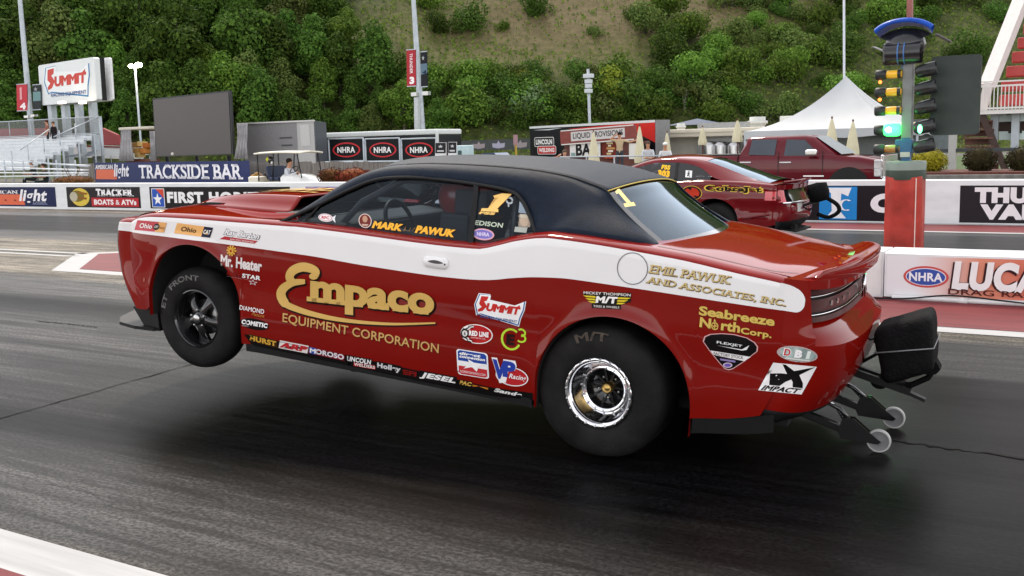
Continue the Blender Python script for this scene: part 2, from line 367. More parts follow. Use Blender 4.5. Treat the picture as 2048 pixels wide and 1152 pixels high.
# ================================================================== the red race car in the near lane
XC, YC, PSI, TH = -2.51052, 5.84936, .07900, .09
CM = Matrix(((-cos(PSI)*cos(TH), sin(PSI), cos(PSI)*sin(TH)), (-sin(PSI)*cos(TH), -cos(PSI), sin(PSI)*sin(TH)), (sin(TH), 0, cos(TH))))
CO = Vector((XC, YC, .37))-CM @ Vector((0, 0, .37))
car = empty('race_car', (0, 0, 0), 'red and white drag race coupe with black roof doing a wheelstand in the near lane', 'race car')
car.matrix_world = Matrix.Translation(CO) @ CM.to_4x4()
CI = CM.inverted()
def cside(px, py, y):                        # sight line of a pixel met with the plane y of the car
    d = CI @ ray(px, py); c = CI @ (CPOS-CO); return c+d*((y-c.y)/d.y)
RED = mat('car_red_paint', (.195, .0048, .0026), .3, 0, .6, .05, 3, spec=0)
WHITE = mat('car_white_paint', (.80, .785, .785), .35, 0, .6, .02, 3, spec=0)
VINYL = mat('black_vinyl_roof', (.0055, .0115, .024), .47, 0, 0, .2, 30, .25, 260, spec=.12)
BLACK = mat('satin_black', (.009, .009, .01), .5, 0, 0, .2, 20, spec=.25)
GBLACK = mat('gloss_black', (.01, .01, .011), .12, 0, .5, .1)
DARK = mat('dark_void', (.006, .006, .006), .8, 0, 0, .1)
RUBBER = mat('tyre_rubber', (.0105, .0098, .0098), .7, 0, 0, .55, 7, .15, 90, spec=.16)
CHROME = mat('polished_metal', (.86, .86, .88), .09, 1, 0, .03)
STEEL = mat('brushed_metal', (.5, .5, .5), .3, 1, 0, .08, 20)
GOLDM = mat('gold_anodised', (.45, .30, .10), .3, 1, 0, .1)
SEAM = mat('panel_gap', (.02, .005, .005), .7, 0, 0, 0)
WGLASS = glass('tinted_side_glass', (.66, .74, .80), .03, (.8, .9, 1), 1.33)
RGLASS = glass('rear_glass', (.16, .21, .27), .06, (.74, .87, 1))
W_ = spl([(-1.16, .72), (-1.10, .82), (-1.04, .875), (-.95, .905), (-.8, .932), (-.4, .955), (0, .965), (.4, .958), (.9, .945), (1.5, .943), (2.2, .945), (2.6, .953), (2.95, .957), (3.2, .945), (3.38, .92), (3.5, .885), (3.58, .845)])
SHI = spl([(-1.2, 1.03), (-1.04, 1.062), (-.96, 1.093), (-.69, 1.125), (-.37, 1.162), (.198, 1.191), (.33, 1.192), (.558, 1.152), (.70, 1.112), (.834, 1.082), (1.14, 1.073), (1.76, 1.078), (2.13, 1.077), (2.47, 1.059), (2.93, 1.041), (3.2, 1.024), (3.335, 1.011), (3.45, .992), (3.55, .955), (3.6, .925)])
SLO = spl([(-1.2, .955), (-.96, .962), (-.53, .974), (-.15, .983), (.18, .986), (.38, .972), (.55, .946), (.70, .915), (.87, .900), (1.12, .893), (1.54, .896), (1.98, .908), (2.3, .908), (2.75, .907), (3.15, .9), (3.55, .885)])
RB = spl([(-1.2, .50), (-1.03, .43), (-.835, .381), (-.535, .335)])
FB = spl([(3.29, .40), (3.4, .37), (3.6, .36)])
AF = (2.887, .47, .405); AR = (-.08, .37, .447)
def zbot(x):
    for cx, cz, r in (AF, AR):
        d = abs(x-cx)
        if d < r: return cz+sqrt(r*r-d*d)
    if x > 2.8: return FB(x)
    if x < 0: return RB(x)
    return .268
def side_y(x, z):
    y = W_(x)
    if z < .55: y -= .16*(.55-z)**1.6
    y -= .05*max(0, z-.86)**1.3
    y += .006*math.exp(-((z-.80)/.07)**2)-.007*math.exp(-((z-.62)/.09)**2)
    for cx, cz, r in (AF, AR):
        d = math.hypot(x-cx, max(z, cz)-cz) if z > cz else abs(x-cx)
        e = d-r
        if -.02 < e < .2: y += .014*math.exp(-(e/.035)**2)
    return y
def xsh(u, z):                               # the nose and tail rake of the side panels
    if u > 3.3:
        k = (u-3.3)/.3; s = -.02*max(0, (z-.8)/.1)**2*.5 if z > .8 else (-.030*((.78-z)/.17)**1.5 if z < .78 else 0)
        return k*s*1.6
    if u < -.7:
        k = (-.7-u)/.35; return k*(.10*max(0, (.60-z)/.2)**1.4+.02*max(0, (z-1.0)/.08))
    return 0
DF = spl([(.2, 2.215), (.36, 2.23), (.53, 2.261), (.71, 2.30), (.877, 2.311), (.93, 2.296), (1.0, 2.226), (1.08, 2.11), (1.12, 2.09)])
DR = spl([(.2, .908), (.32, .906), (.49, .902), (.71, .90), (.90, .878), (1.0, .844), (1.083, .822), (1.12, .82)])
def xwarp(u, z):
    x = u+xsh(u, z)
    if 1.95 < u < 2.47: k = 1-abs((u-2.25)/(.30 if u < 2.25 else .22)); x += max(0, k)*(DF(z)-2.25)
    if .5 < u < 1.4: k = 1-abs((u-.88)/(.38 if u < .88 else .5)); x += max(0, k)*(DR(z)-.88)
    return x
def cols():
    us = [-.95+i*.05 for i in range(0, 9)]
    for cx, cz, r in (AR,):
        us += [cx-r-.0005]+[cx-r*cos(pi*i/40)*.9999 for i in range(41)]+[cx+r+.0005]
    us += [.42, .46, .52, .58, .64, .70, .76, .82, .88]+[.88+.0685*i for i in range(1, 20)]+[2.25, 2.30, 2.36, 2.42, 2.46]
    us += [AF[0]-AF[2]-.0005]+[AF[0]-AF[2]*cos(pi*i/40)*.9999 for i in range(41)]+[AF[0]+AF[2]+.0005]
    us += [3.33, 3.38, 3.43, 3.48, 3.52, 3.56]
    return sorted(set(round(u, 5) for u in us))
US = cols(); N1, N2, N3 = 14, 5, 5
def section(u, sg=1):
    zb, zl, zh = zbot(u), SLO(u), SHI(u); r = []
    for i in range(N1+1):
        z = zb+(zl-zb)*i/N1; x = xwarp(u, z); r.append(Vector((x, sg*side_y(x, z), z)))
    for i in range(1, N2+1):
        z = zl+(zh-zl)*i/N2; x = xwarp(u, z); r.append(Vector((x, sg*side_y(x, z), z)))
    x0, y0 = r[-1].x, abs(r[-1].y)
    for i in range(1, N3+1):                 # shoulder rolls over into the top panels
        t = i/N3; r.append(Vector((x0, sg*(y0-.075*(1-cos(t*pi/2))-.012*t), zh+.028*sin(t*pi/2))))
    return r
SECT = {1: [section(u, 1) for u in US], -1: [section(u, -1) for u in US]}
def panel(name, u0, u1, sg):
    mb = MB(); ii = [i for i, u in enumerate(US) if u0-1e-4 <= u <= u1+1e-4]; n = len(SECT[1][0])
    b = mb.add([p for i in ii for p in SECT[sg][i]], [])
    for a in range(len(ii)-1):
        for j in range(n-1):
            mb.cur = 1 if N1 <= j < N1+N2 else 0
            mb.face((b+a*n+j, b+a*n+j+1, b+(a+1)*n+j+1, b+(a+1)*n+j))
    return mb.build(name, [RED, WHITE], car)
for sg in (1, -1):
    panel('quarter_panel', -.95, .88, sg); d = panel('door', .88, 2.25, sg); panel('front_fender', 2.25, 3.56, sg)
    if sg == 1: DOOR = d
    for cx, cz, r in (AF, AR):               # rolled arch lips and wheel wells
        mb = MB(); rows = []
        for t in range(0, 49):
            a = -.35+(pi+.7)*t/48
            if a < 0: x, z = cx+r, cz+r*a*.9
            elif a > pi: x, z = cx-r, cz-r*(a-pi)*.9
            else: x, z = cx+r*cos(a), cz+r*sin(a)
            y = side_y(x, max(z, .3)); rows.append([(x, sg*(y+.001), z), (x, sg*(y-.03), z), (x+(cx-x)*.01, sg*(y-.05), z), (x, sg*.5, z)])
        mb.cur = 0; b = mb.add([p for q in rows for p in q], [])
        for t in range(48):
            for j in range(3): mb.cur = 0 if j < 1 else 1; mb.face((b+t*4+j, b+t*4+j+1, b+(t+1)*4+j+1, b+(t+1)*4+j))
        mb.cur = 1; mb.add([(cx+(r+.02)*cos(pi*i/24), sg*.5, cz+(r+.02)*sin(pi*i/24)) for i in range(25)]+[(cx-r-.02, sg*.5, .30), (cx+r+.02, sg*.5, .30)], [tuple(range(27))])
        mb.build('wheel_arch', [RED, DARK], car)
# nose: wraps from one fender to the other
def plan_nose(t):                            # t -1..1 across; corner radius then shallow bow
    s = abs(t); a = s**.9*pi/2
    y = .868*(sin(a))**.62 if s else 0; x = 3.56+.27*(cos(a))**.55 if s < 1 else 3.56
    return x, y*(1 if t >= 0 else -1)
E_ = SECT[1][-1]; nb = N1+N2+N3+1
mb = MB(); T = [-1+2*i/56 for i in range(57)]; rows = []
for j in range(nb):
    e = E_[j]; row = []
    for t in T:
        x, y = plan_nose(t); row.append((e.x+(x-3.56)*(1 if e.z > .6 else 1-.4*(.6-e.z)/.25), y*e.y/.868, e.z-.03*(1-abs(t)**3)*max(0, (e.z-.8)/.2)))
    rows.append(row)
b = mb.add([p for r in rows for p in r], []); m = len(T)
for j in range(nb-1):
    for i in range(m-1):
        mb.cur = 2 if 5 < j < N1 and 5 < i < m-6 else (1 if (N1 <= j < N1+N2 and (i < 7 or i > m-9)) else 0)
        mb.face((b+j*m+i, b+j*m+i+1, b+(j+1)*m+i+1, b+(j+1)*m+i))
mb.build('front_bumper', [RED, WHITE, GBLACK], car)
NOSE_TOP = rows[-1]
mb = MB()                                    # chin splitter
pts = [(3.30, .90), (3.45, .93), (3.62, .90), (3.74, .78), (3.84, .55), (3.9, .25), (3.91, 0)]; pts = pts+[(x, -y) for x, y in pts[-2::-1]]
pts = pts+[(3.25, -.8), (3.25, .8)]
mb.prism(pts, (0, 0, .22), (1, 0, .0), (0, 1, 0), (0, 0, .022))
mb.tube([(3.80, .5, .24), (3.70, .5, .36)], .01); mb.tube([(3.80, -.5, .24), (3.70, -.5, .36)], .01)
mb.prism([(3.27, .22), (3.40, .22), (3.52, .36), (3.30, .40)], (0, .872, 0), (1, 0, 0), (0, 0, 1), (0, -.03, 0))
mb.build('front_splitter', BLACK, car)
# hood with long raised scoop
def shoulder(u):
    z = SHI(u)+.028; return abs(section(u)[-1].y), z
mb = MB(); P = []
for i in range(30):
    u = 2.12+(3.56-2.12)*i/29; ys, zs = shoulder(u); row = []
    for j in range(41):
        v = -1+2*j/40; xx = u+(.30*(1-v*v)*max(0, 1-(u-2.12)/.5) if u < 2.62 else .14*(1-abs(v)**2.5)*((u-2.62)/.94)**2)
        row.append((xx, v*ys, zs+.03*(1-v*v)-.035*(1-abs(v)**3)*max(0, (u-3.1)/.46)**2+.0))
    P.append(row)
mb.grid(P)
# close hood front down to the nose top
mb.grid([P[-1], [NOSE_TOP[round(i*56/40)] for i in range(41)]])
mb.mi = [1 if (k//40 < 6 and 4 < k % 40 < 35) else 0 for k in range(len(mb.f))]; hood = mb.build('hood', [RED, BLACK], car)
mb = MB(); P = []                            # scoop: flat-topped plateau, open at both ends
SX = [2.40, 2.43, 2.5, 2.65, 2.8, 2.95, 3.1, 3.22, 3.32, 3.40, 3.48]
hz = spl([(2.36, .094), (2.5, .096), (2.8, .088), (3.1, .066), (3.3, .042), (3.42, .014), (3.48, -.01)])
hw = spl([(2.36, .46), (2.7, .44), (3.1, .38), (3.35, .31), (3.48, .28)])
for u in SX:
    h, wd = hz(u), hw(u); zs = shoulder(min(u, 3.55))[1]+.025; row = []
    for v, k in ((-1.32, -.02), (-1.22, .06), (-1.1, .5), (-1.02, .92), (-.94, 1), (-.6, 1.03), (0, 1.06), (.6, 1.03), (.94, 1), (1.02, .92), (1.1, .5), (1.22, .06), (1.32, -.02)):
        row.append((u-.05*abs(v)*(u < 2.4), v*wd, zs+h*k))
    P.append(row)
mb.grid(P); sc_ = mb.build('hood_scoop', RED, car)
sc_.modifiers.new('s', 'SOLIDIFY').thickness = .012
mb = MB(); mb.flat = True
mb.prism([(3.36, 1.052), (3.02, 1.074), (2.94, 1.09), (3.05, 1.105), (3.25, 1.09)], (0, .455, 0), (1, 0, 0), (0, 0, 1), (0, -.05, 0)); mb.build('scoop_inlet', DARK, car)
a = Art()
for i in range(3): a.line([(.05, .15+.32*i), (.5, .2+.32*i), (.95, .12+.32*i)], .1, '#c9a44a')
for i in range(5): a.line([(.1+.18*i, .1), (.2+.18*i, .9)], .05, '#c9a44a')
a.put('scoop_strokes', lambda u, v, h: Vector((3.05-.62*u, .28-.56*v, shoulder(3.05-.62*u)[1]+.027+h+hz(3.05-.62*u)*1.06)), car, cut=(.08, .5))  # abstract gold strokes laid over the scoop top
mb = MB(); mb.box((2.24, 0, 1.02), (.55, 1.5, .06)); mb.tube([(2.3, -.6, 1.07), (2.25, .5, 1.08)], .012); mb.build('cowl', BLACK, car)
# deck lid and trunk
mb = MB(); P = []
for i in range(24):
    u = -.14-(.81)*i/23; ys, zs = shoulder(u); row = []
    for j in range(41):
        v = -1+2*j/40; row.append((u-.10*(1-v*v)*(i/23)**2-.06*(1-v*v)*(1-i/23), v*ys, zs+.022*(1-v*v)))
    P.append(row)
mb.grid(P); DECK_END = P[-1]; mb.build('deck_lid', RED, car)
# tail: wraps round the rear with a recessed lamp panel and a bumper shelf
def plan_tail(t):
    s = abs(t); a = s**.9*pi/2
    return -.95-.31*(cos(a)**.62 if s < 1 else 0), .905*(sin(a)**.70 if s else 0)*(1 if t >= 0 else -1)
E_ = SECT[1][0]
prof = [(0.0, E_[0].z, 0)]
def tail_pt(t, z, inset=0):
    x, y = plan_tail(t); s = abs(t)
    bul = spl([(.38, -.10), (.46, -.06), (.55, -.015), (.66, .012), (.76, .022), (.845, .016), (.868, -.004), (.90, -.02), (1.06, -.055), (1.15, -.06)])(z)
    k = 1-s**4; ys = side_y(-.95, z)/.905
    return Vector((x-bul*k*1.0-xsh(-.95, z)*-1*(1-k)+inset, y*ys, z-.0*k))
TT = [-1, -.996, -.99, -.98, -.97, -.96, -.95, -.94, -.93, -.92, -.91, -.90, -.885, -.87, -.855, -.84, -.825, -.81, -.785, -.78]; TT = TT+[-.78+1.56*i/40 for i in range(1, 40)]+[-t for t in TT[::-1]]
zt = SHI(-.95)+.028
ZZ = [.425, .44, .47, .51, .56, .61, .66, .71, .76, .79, .80, .815, .83, .845, .86, .878, .895, .91, .94, .98, 1.02, 1.05, 1.074, 1.078, 1.09, zt-.012, zt]
def tin(t, z):
    if abs(t) > .783 or z > 1.075 or z < .80: return 0
    q = min(1, (z-.80)/.095); return .092*q**.8
mb = MB(); n = len(TT); b = mb.add([tail_pt(t, z, tin(t, z)) for z in ZZ for t in TT], [])
for j in range(len(ZZ)-1):
    for i in range(n-1):
        zc = (ZZ[j]+ZZ[j+1])/2; tc = abs((TT[i]+TT[i+1])/2)
        mb.cur = 1 if (tc < .783 and .893 < zc < 1.075) else (2 if zc < .45 else 0)
        mb.face((b+j*n+i, b+j*n+i+1, b+(j+1)*n+i+1, b+(j+1)*n+i))
mb.build('rear_bumper', [RED, mat('lamp_recess_black', (.008, .005, .006), .5, spec=.15), BLACK], car, auto=35)
mb = MB(); mb.flat = True; top = [tail_pt(t, zt) for t in TT]   # closes the deck to the tail top
dk = [DECK_END[round((TT[i]+1)/2*40)] for i in range(n)]
mb.grid([[DECK_END[j] for j in range(41)], [tail_pt(-1+2*j/40, zt) for j in range(41)]]); mb.build('trunk_edge', RED, car)
tl = MB()                                    # tail lamp bar inside the recess
for z, hh in ((.918, .026), (.985, .06), (1.052, .026)):
    tl.grid([[tail_pt(t, z+hh*q, .075-.02*(1-q*q*.0)) for t in [-.76+1.52*i/30 for i in range(31)]] for q in (-.5, .5)])
tl.build('tail_lamp', mat('tail_lamp_lens', (.05, .003, .005), .4, 0, .1, .1, spec=.15), car)
ch = MB()
for z in (.94, 1.03): ch.tube([tail_pt(-.76+1.52*i/30, z, .06) for i in range(31)], .0035, 6)
for i in range(9):
    p = tail_pt(-.36+.09*i, .985, .05); ch.box(p, (.008, .022, .024))
ch.tube([tail_pt(-.05, .91, .05), tail_pt(-.05, 1.04, .03)], .012, 6); ch.build('tail_trim', CHROME, car)
sp = MB(); P = []                            # ducktail spoiler
for i in range(41):
    v = -1+2*i/40; s = abs(v); x0 = -.93-.14*(1-s**2.2); xt = -1.075-.165*(1-s**2.4); y = v*(.86-.03*s**4); zb = zt-.012+.022*(1-v*v); lift = .055+.016*(1-s*s)
    if s > .97: lift = .03
    P.append([(x0, y, zb), (x0-.06, y, zb+.012), (xt+.02, y, zb+lift-.004), (xt-.004, y, zb+lift), (xt-.012, y*1.0, zb+lift-.012), (xt-.002, y, zb-.012), (xt+.05, y, zb-.022), (x0+.0, y, zb-.016)])
sp.grid(P); sp.face([i for i in range(8)]); sp.face([40*8+i for i in range(8)][::-1])
sp.build('spoiler', RED, car, auto=50)
mb = MB()                                    # lower black valance
P = []
for t in [-1+2*i/40 for i in range(41)]:
    p = tail_pt(t, .43); q = tail_pt(t, .43); k = (1-abs(t)**4)
    P.append([p+Vector((.004, 0, .01)), Vector((p.x+.02+.05*k, p.y*.985, .385)), Vector((p.x+.05+.10*k, p.y*.96, .35)), Vector((min(p.x+.45, -.56), p.y*.9, .30))])
mb.grid(P)
for sg in (1, -1):
    mb.grid([[(u, sg*(side_y(u, max(.335, RB(u)))-.004-.02*q), RB(u)+.012-.10*q) for q in (0, .5, 1)] for u in (-.54, -.6, -.7, -.8, -.88, -.95)])
mb.build('rear_valance', mat('valance_black', (.012, .012, .012), .38, 0, .2, .1), car)
# rockers
for sg in (1, -1):
    mb = MB(); mb.grid([[(u, sg*(side_y(u, .272-.052*q)-.001), .272-.052*q) for q in (0, .4, .8, 1)] for u in [.385+(2.455-.385)*i/20 for i in range(21)]])
    mb.box((1.42, sg*.86, .235), (2.07, .09, .03)); mb.build('rocker_panel', BLACK, car)
# underbody
mb = MB(); mb.box((1.42, 0, .30), (2.05, 1.74, .10)); mb.box((1.3, 0, .40), (4.5, 1.0, .30)); mb.box((3.35, 0, .45), (.4, 1.5, .2)); mb.box((-.75, 0, .52), (.5, 1.55, .35)); mb.box((1.42, 0, .62), (2.3, 1.7, .60))
mb.tube([(0, -.72, .37), (0, .72, .37)], .045); mb.ball((0, 0, .37), .14)
mb.tube([(2.93, -.8, .359), (2.93, .8, .359)], .025); mb.build('chassis', DARK, car)
# ------------------------------------------------------------- greenhouse
LO = [(2.275, .80, 1.060), (2.03, .80, 1.19), (1.81, .745, 1.315), (1.64, .71, 1.392), (1.437, .70, 1.424), (1.226, .698, 1.432), (.94, .698, 1.424), (.714, .705, 1.405), (.62, .725, 1.361), (.54, .775, 1.277), (.457, .835, 1.190), (.30, .850, 1.206), (.0, .848, 1.208), (-.215, .80, 1.19)]
HI = [(2.30, .775, 1.062), (2.085, .72, 1.205), (1.87, .66, 1.36), (1.66, .61, 1.456), (1.42, .60, 1.497), (1.20, .60, 1.514), (.90, .60, 1.525), (.62, .602, 1.524), (.40, .607, 1.507), (.25, .615, 1.477), (.148, .625, 1.447), (.075, .645, 1.385), (-.05, .685, 1.295), (-.225, .735, 1.19)]
cl, chh = crom(LO, 8), crom(HI, 8)
def rail(sg):
    P = []
    for a, b in zip(cl, chh):
        row = []
        for q in range(7):
            t = q/6; p = a.lerp(b, t); o = Vector((0, .7, .7)).normalized(); p = p+o*(.022*sin(pi*t)*min(1, (a-b).length/.12)); row.append((p.x, sg*p.y, p.z))
        P.append(row)
    return P
mb = MB()
for sg in (1, -1): mb.grid(rail(sg))
P = []                                       # roof skin between creases
i0 = next(i for i, p in enumerate(chh) if p.x < 1.665); i1 = next(i for i, p in enumerate(chh) if p.x <= .149)
rc = chh[i0:i1+1]
for p in rc:
    row = []
    for j in range(25):
        v = -1+2*j/24; dx = .07*(1-v*v)*max(0, (p.x-1.2)/.46)-.05*(1-v*v)*max(0, (.6-p.x)/.45); row.append((p.x+dx, v*p.y, p.z+.042*(1-abs(v)**2.2)))
    P.append(row)
mb.grid(P); roof = mb.build('roof', VINYL, car); ROOF_F, ROOF_R = P[0], P[-1]
roof.modifiers.new('s', 'SOLIDIFY').thickness = -.008
for sg in (1, -1): tr = MB(); tr.tube([(p.x+.004, sg*(p.y+.004), p.z+.006) for p in chh[i0+6:]], .005, 6); tr.build('roof_seam', BLACK, car)
tr = MB(); tr.tube([(x-.004, y, z+.004) for x, y, z in ROOF_R], .004, 6); tr.build('rear_glass_trim', paint('#c9b45a'), car)
ws = MB(); ap = [p for p in chh if p.x > 1.66]
def wsrow(p):
    row = []
    for j in range(25):
        v = -1+2*j/24; k = max(0, (2.3-p.x)/.64); row.append((p.x+(.32-.25*k)*(1-v*v), v*(p.y-.012), p.z+(-.005+.045*k)*(1-v*v)-.004))
    return row
ws.grid([wsrow(p) for p in ap]+[ROOF_F]); ws.build('windshield', WGLASS, car)
rw = MB(); rp = [p for p in chh if p.x < .15]
def rwrow(p):
    row = []; k = max(0, (.148-p.x)/.373)
    for j in range(25):
        v = -1+2*j/24; row.append((p.x-(.05+.09*k)*(1-v*v), v*(p.y-.006), p.z+.04*(1-v*v)*(1-.4*k)-.003))
    return row
RW = [rwrow(p) for p in rp]
def band(g, name, m, lift):
    pass
g2 = MB(); g2.grid(RW); 
n_ = len(RW)
g2.mi = [1 if (i//24 in (n_-2, n_-3, 0) or i % 24 in (0, 23)) else 0 for i in range(len(g2.f))]
g2.build('rear_window', [RGLASS, GBLACK], car)
# side glass: door window and quarter window with a dark frame
zbelt = spl([(2.26, 1.068), (2.103, 1.096), (1.8, 1.088), (1.45, 1.082), (1.17, 1.082), (.86, 1.087), (.646, 1.143), (.5, 1.18), (.455, 1.19)])
ztop = spl([(p.x, p.z) for p in cl if p.x > .456])
def gy(z): return .885-(z-1.085)*.545
def gls(name, xa, xb, lean, sg, inset=.0):
    mb = MB(); P = []
    for i in range(25):
        t = i/24; row = []
        for j in range(9):
            q = j/8; x = xa[0]+(xb[0]-xa[0])*t; xt = xa[1]+(xb[1]-xa[1])*t; xx = x+(xt-x)*q
            for _ in range(3): zz = zbelt(x)+(ztop(xt)-zbelt(x))*q
            row.append((xx, sg*(gy(zz)-.012), zz))
        P.append(row)
    mb.grid(P); return mb.build(name, WGLASS, DOOR if (sg == 1 and name == 'door_window') else car)
for sg in (1, -1):
    gls('door_window', (2.24, 2.235), (.865, .945), 0, sg); gls('quarter_window', (.855, .935), (.47, .47), 0, sg)
    mb = MB()
    pts = [Vector((p.x, sg*(gy(p.z)-.001), p.z)) for p in cl if p.x > .456]; mb.tube(pts, .013, 6)
    pts = [Vector((2.25-(1.79)*i/40, 0, 0)) for i in range(41)]; mb.tube([Vector((p.x, sg*(gy(zbelt(p.x))-.004), zbelt(p.x)+.002)) for p in pts], .012, 6)
    mb.bar((.86, sg*gy(1.087), 1.087), (.94, sg*(gy(1.424)), 1.424), .03, .016)
    mb.bar((2.06, sg*(gy(1.09)-.002), 1.09), (1.985, sg*(gy(1.21)-.002), 1.21), .012, .012)
    mb.build('window_frame', BLACK, car)
    mb = MB(); mb.grid([[(u, sg*(abs(section(u)[-1].y)-.004*q+.0), SHI(u)+.0285+(zbelt(u)-.008-SHI(u)-.0285)*q) for q in (0, 1)] for u in [.46+(2.2-.46)*i/30 for i in range(31)]])
    mb.grid([[(u, sg*(abs(section(u)[-1].y)-.07*q), SHI(u)+.0285) for q in (0, 1)] for u in [-.22+(.68)*i/14 for i in range(15)]]); mb.build('belt_moulding', RED, car)
# interior
mb = MB(); mb.box((1.25, 0, .95), (2.0, 1.66, .06)); mb.box((2.02, 0, 1.03), (.35, 1.5, .14), bev=.03); mb.box((-.05, 0, 1.05), (.6, 1.3, .12)); mb.build('interior_tub', DARK, car)
mb = MB(); R_ = .022
for sg in (1, -1):
    mb.tube([(2.0, sg*.66, 1.0), (1.78, sg*.64, 1.24), (1.5, sg*.60, 1.40), (1.0, sg*.58, 1.43), (.72, sg*.6, 1.40), (.70, sg*.68, .98)], R_)
    mb.tube([(.72, sg*.58, 1.38), (.1, sg*.5, 1.16), (-.2, sg*.45, 1.0)], R_); mb.tube([(1.75, sg*.70, 1.12), (.72, sg*.70, 1.02)], R_)
mb.tube([(.72, -.6, 1.40), (.72, .6, 1.40)], R_); mb.tube([(1.5, -.6, 1.40), (1.5, .6, 1.40)], R_); mb.tube([(.71, -.65, 1.05), (.72, .58, 1.38)], R_); mb.tube([(.71, -.65, 1.16), (.71, .65, 1.16)], R_)
mb.build('roll_cage', mat('cage_grey', (.05, .05, .055), .4), car)
def seat_mesh(y):
    mb = MB(); mb.box((1.05, y, 1.05), (.12, .46, .5), Matrix.Rotation(-.25, 3, 'Y'), .05); mb.box((.93, y, 1.30), (.12, .34, .16), Matrix.Rotation(-.2, 3, 'Y'), .04)
    for q in (-1, 1): mb.box((1.03, y+q*.20, 1.30), (.22, .04, .15), None, .015); mb.box((1.12, y+q*.23, 1.08), (.2, .05, .3), None, .02)
    mb.box((1.28, y, .92), (.45, .48, .14), None, .05); return mb
seat_mesh(.38).build('seat', mat('seat_black', (.02, .02, .022), .7), car)
mb = MB(); mb.lathe([(.15+.014*cos(a), .014*sin(a)) for a in [2*pi*i/8 for i in range(8)]], 24, Matrix.Translation((1.66, .38, 1.10)) @ Matrix.Rotation(-1.15, 4, 'Y'), True); mb.tube([(1.66, .38, 1.1), (1.95, .38, 1.0)], .02); mb.box((1.66, .38, 1.1), (.02, .28, .03)); mb.build('steering_wheel', BLACK, car)
mb = MB()
for i in range(5): mb.box((2.40-.085*i-.35, -.70, 1.14), (.03, .006, .26), Matrix.Rotation(.30, 3, 'X'))
for j in range(4): mb.box((1.88, -.665-.022*j, 1.25-.07*j), (.38, .006, .028))
mb.build('window_net', BLACK, car)
mb = MB(); mb.ball((1.0, .37, 1.31), .125, sq=(1.05, .9, 1.05)); mb.build('head_restraint', mat('red_padding', (.35, .03, .02), .6), car)
# ------------------------------------------------------------- trim on the near side
def on_side(x, z, h=0): return Vector((x, side_y(x, z)+h, z))
def cpx(px, py):
    y = .94
    for _ in range(4):
        p = cside(px, py, y); y = side_y(p.x, p.z)
    return p.x, p.z
seam = MB(); seam.flat = True
def strip(pts, wd, mb, h=.0022):
    pts = [Vector((p[0], 0, p[1])) for p in pts]; L_ = []
    for i, p in enumerate(pts):
        t = (pts[min(i+1, len(pts)-1)]-pts[max(i-1, 0)]).normalized(); nn = Vector((-t.z, 0, t.x))
        a, b = p+nn*wd/2, p-nn*wd/2; L_.append([on_side(a.x, a.z, h), on_side(b.x, b.z, h)])
    mb.grid(L_)
strip([(DF(z), z) for z in [.275+.8*i/30 for i in range(31)]], .007, seam); strip([(DR(z), z) for z in [.275+.808*i/30 for i in range(31)]], .007, seam)
strip([(-.545-.012*i, .50-.0005*i) for i in range(40)], .004, seam); strip([(-1.0+.0, .90), (-.93, .97)], .001, seam)
strip([(-.62-.25*i/10, .465+.006*i/10) for i in range(11)], .003, seam)
def dk(u, v, h=.002):
    ys, zs = shoulder(u); return Vector((u-.10*(1-v*v)*max(0, (-.14-u)/.81)**2, v*ys, zs+.022*(1-v*v)+h))
for sg in (1, -1):
    pts = [(u, sg*(.965-.10*max(0, 1-(u+.95)/.12)**2)) for u in [-.24-.70*i/24 for i in range(25)]]
    seam = MB(); seam.flat = True; seam.grid([[dk(u, v), dk(u, v-sg*.009)] for u, v in pts]); seam.build('panel_seam', SEAM, car)
x0, z0 = cpx(1265, 537)
mb = MB(); mb.flat = True; fn = lambda x, z, h: on_side(x, z, h)
ring = [(x0+.083*cos(a), z0+.083*sin(a)) for a in [2*pi*i/40 for i in range(41)]]
strip(ring, .005, mb, .0025); mb.build('fuel_door', mat('thin_grey_gap', (.16, .16, .17), .6), car)
mb = MB(); x0, z0 = cpx(872, 525)
M = Matrix(((1, 0, 0), (0, 0, 1), (0, 1, 0)))
def hbase(u, v): return on_side(x0+u, z0+v)
rr = rrect(-.085, -.034, .085, .034, .03)
mb.add([hbase(u, v)+Vector((0, .002, 0)) for u, v in rr]+[hbase(u*.93, v*.88)+Vector((0, .014, 0)) for u, v in rr], [tuple(range(24, 48))]+[(i, (i+1) % 24, 24+(i+1) % 24, 24+i) for i in range(24)])
hd = mb.build('door_handle', WHITE, DOOR)
mb = MB(); mb.flat = True; mb.add([hbase(.045-.10*i/8, .006+.010*(1-((i-4)/4)**2))+Vector((0, .017, 0)) for i in range(9)]+[hbase(.045-.10*i/8, .002-.006*(1-((i-4)/4)**2))+Vector((0, .017, 0)) for i in range(8, -1, -1)], [tuple(range(18))]); 
mb.add([hbase(-.068+.006*cos(a), -.002+.006*sin(a))+Vector((0, .016, 0)) for a in [2*pi*i/10 for i in range(10)]], [tuple(range(10))]); mb.build('handle_grip', mat('dark_slot', (.05, .045, .045), .5), DOOR)
mb = MB()                                    # front side marker
a_, b_ = cpx(258, 552), cpx(290, 560)
mb.add([on_side(x, z, .003) for x, z in ((a_[0], a_[1]+.014), (b_[0], b_[1]+.014), (b_[0], b_[1]-.014), (a_[0], a_[1]-.014))], [(0, 1, 2, 3)]); mb.build('side_marker', mat('amber_lens', (.34, .03, .008), .2, 0, .6), car)
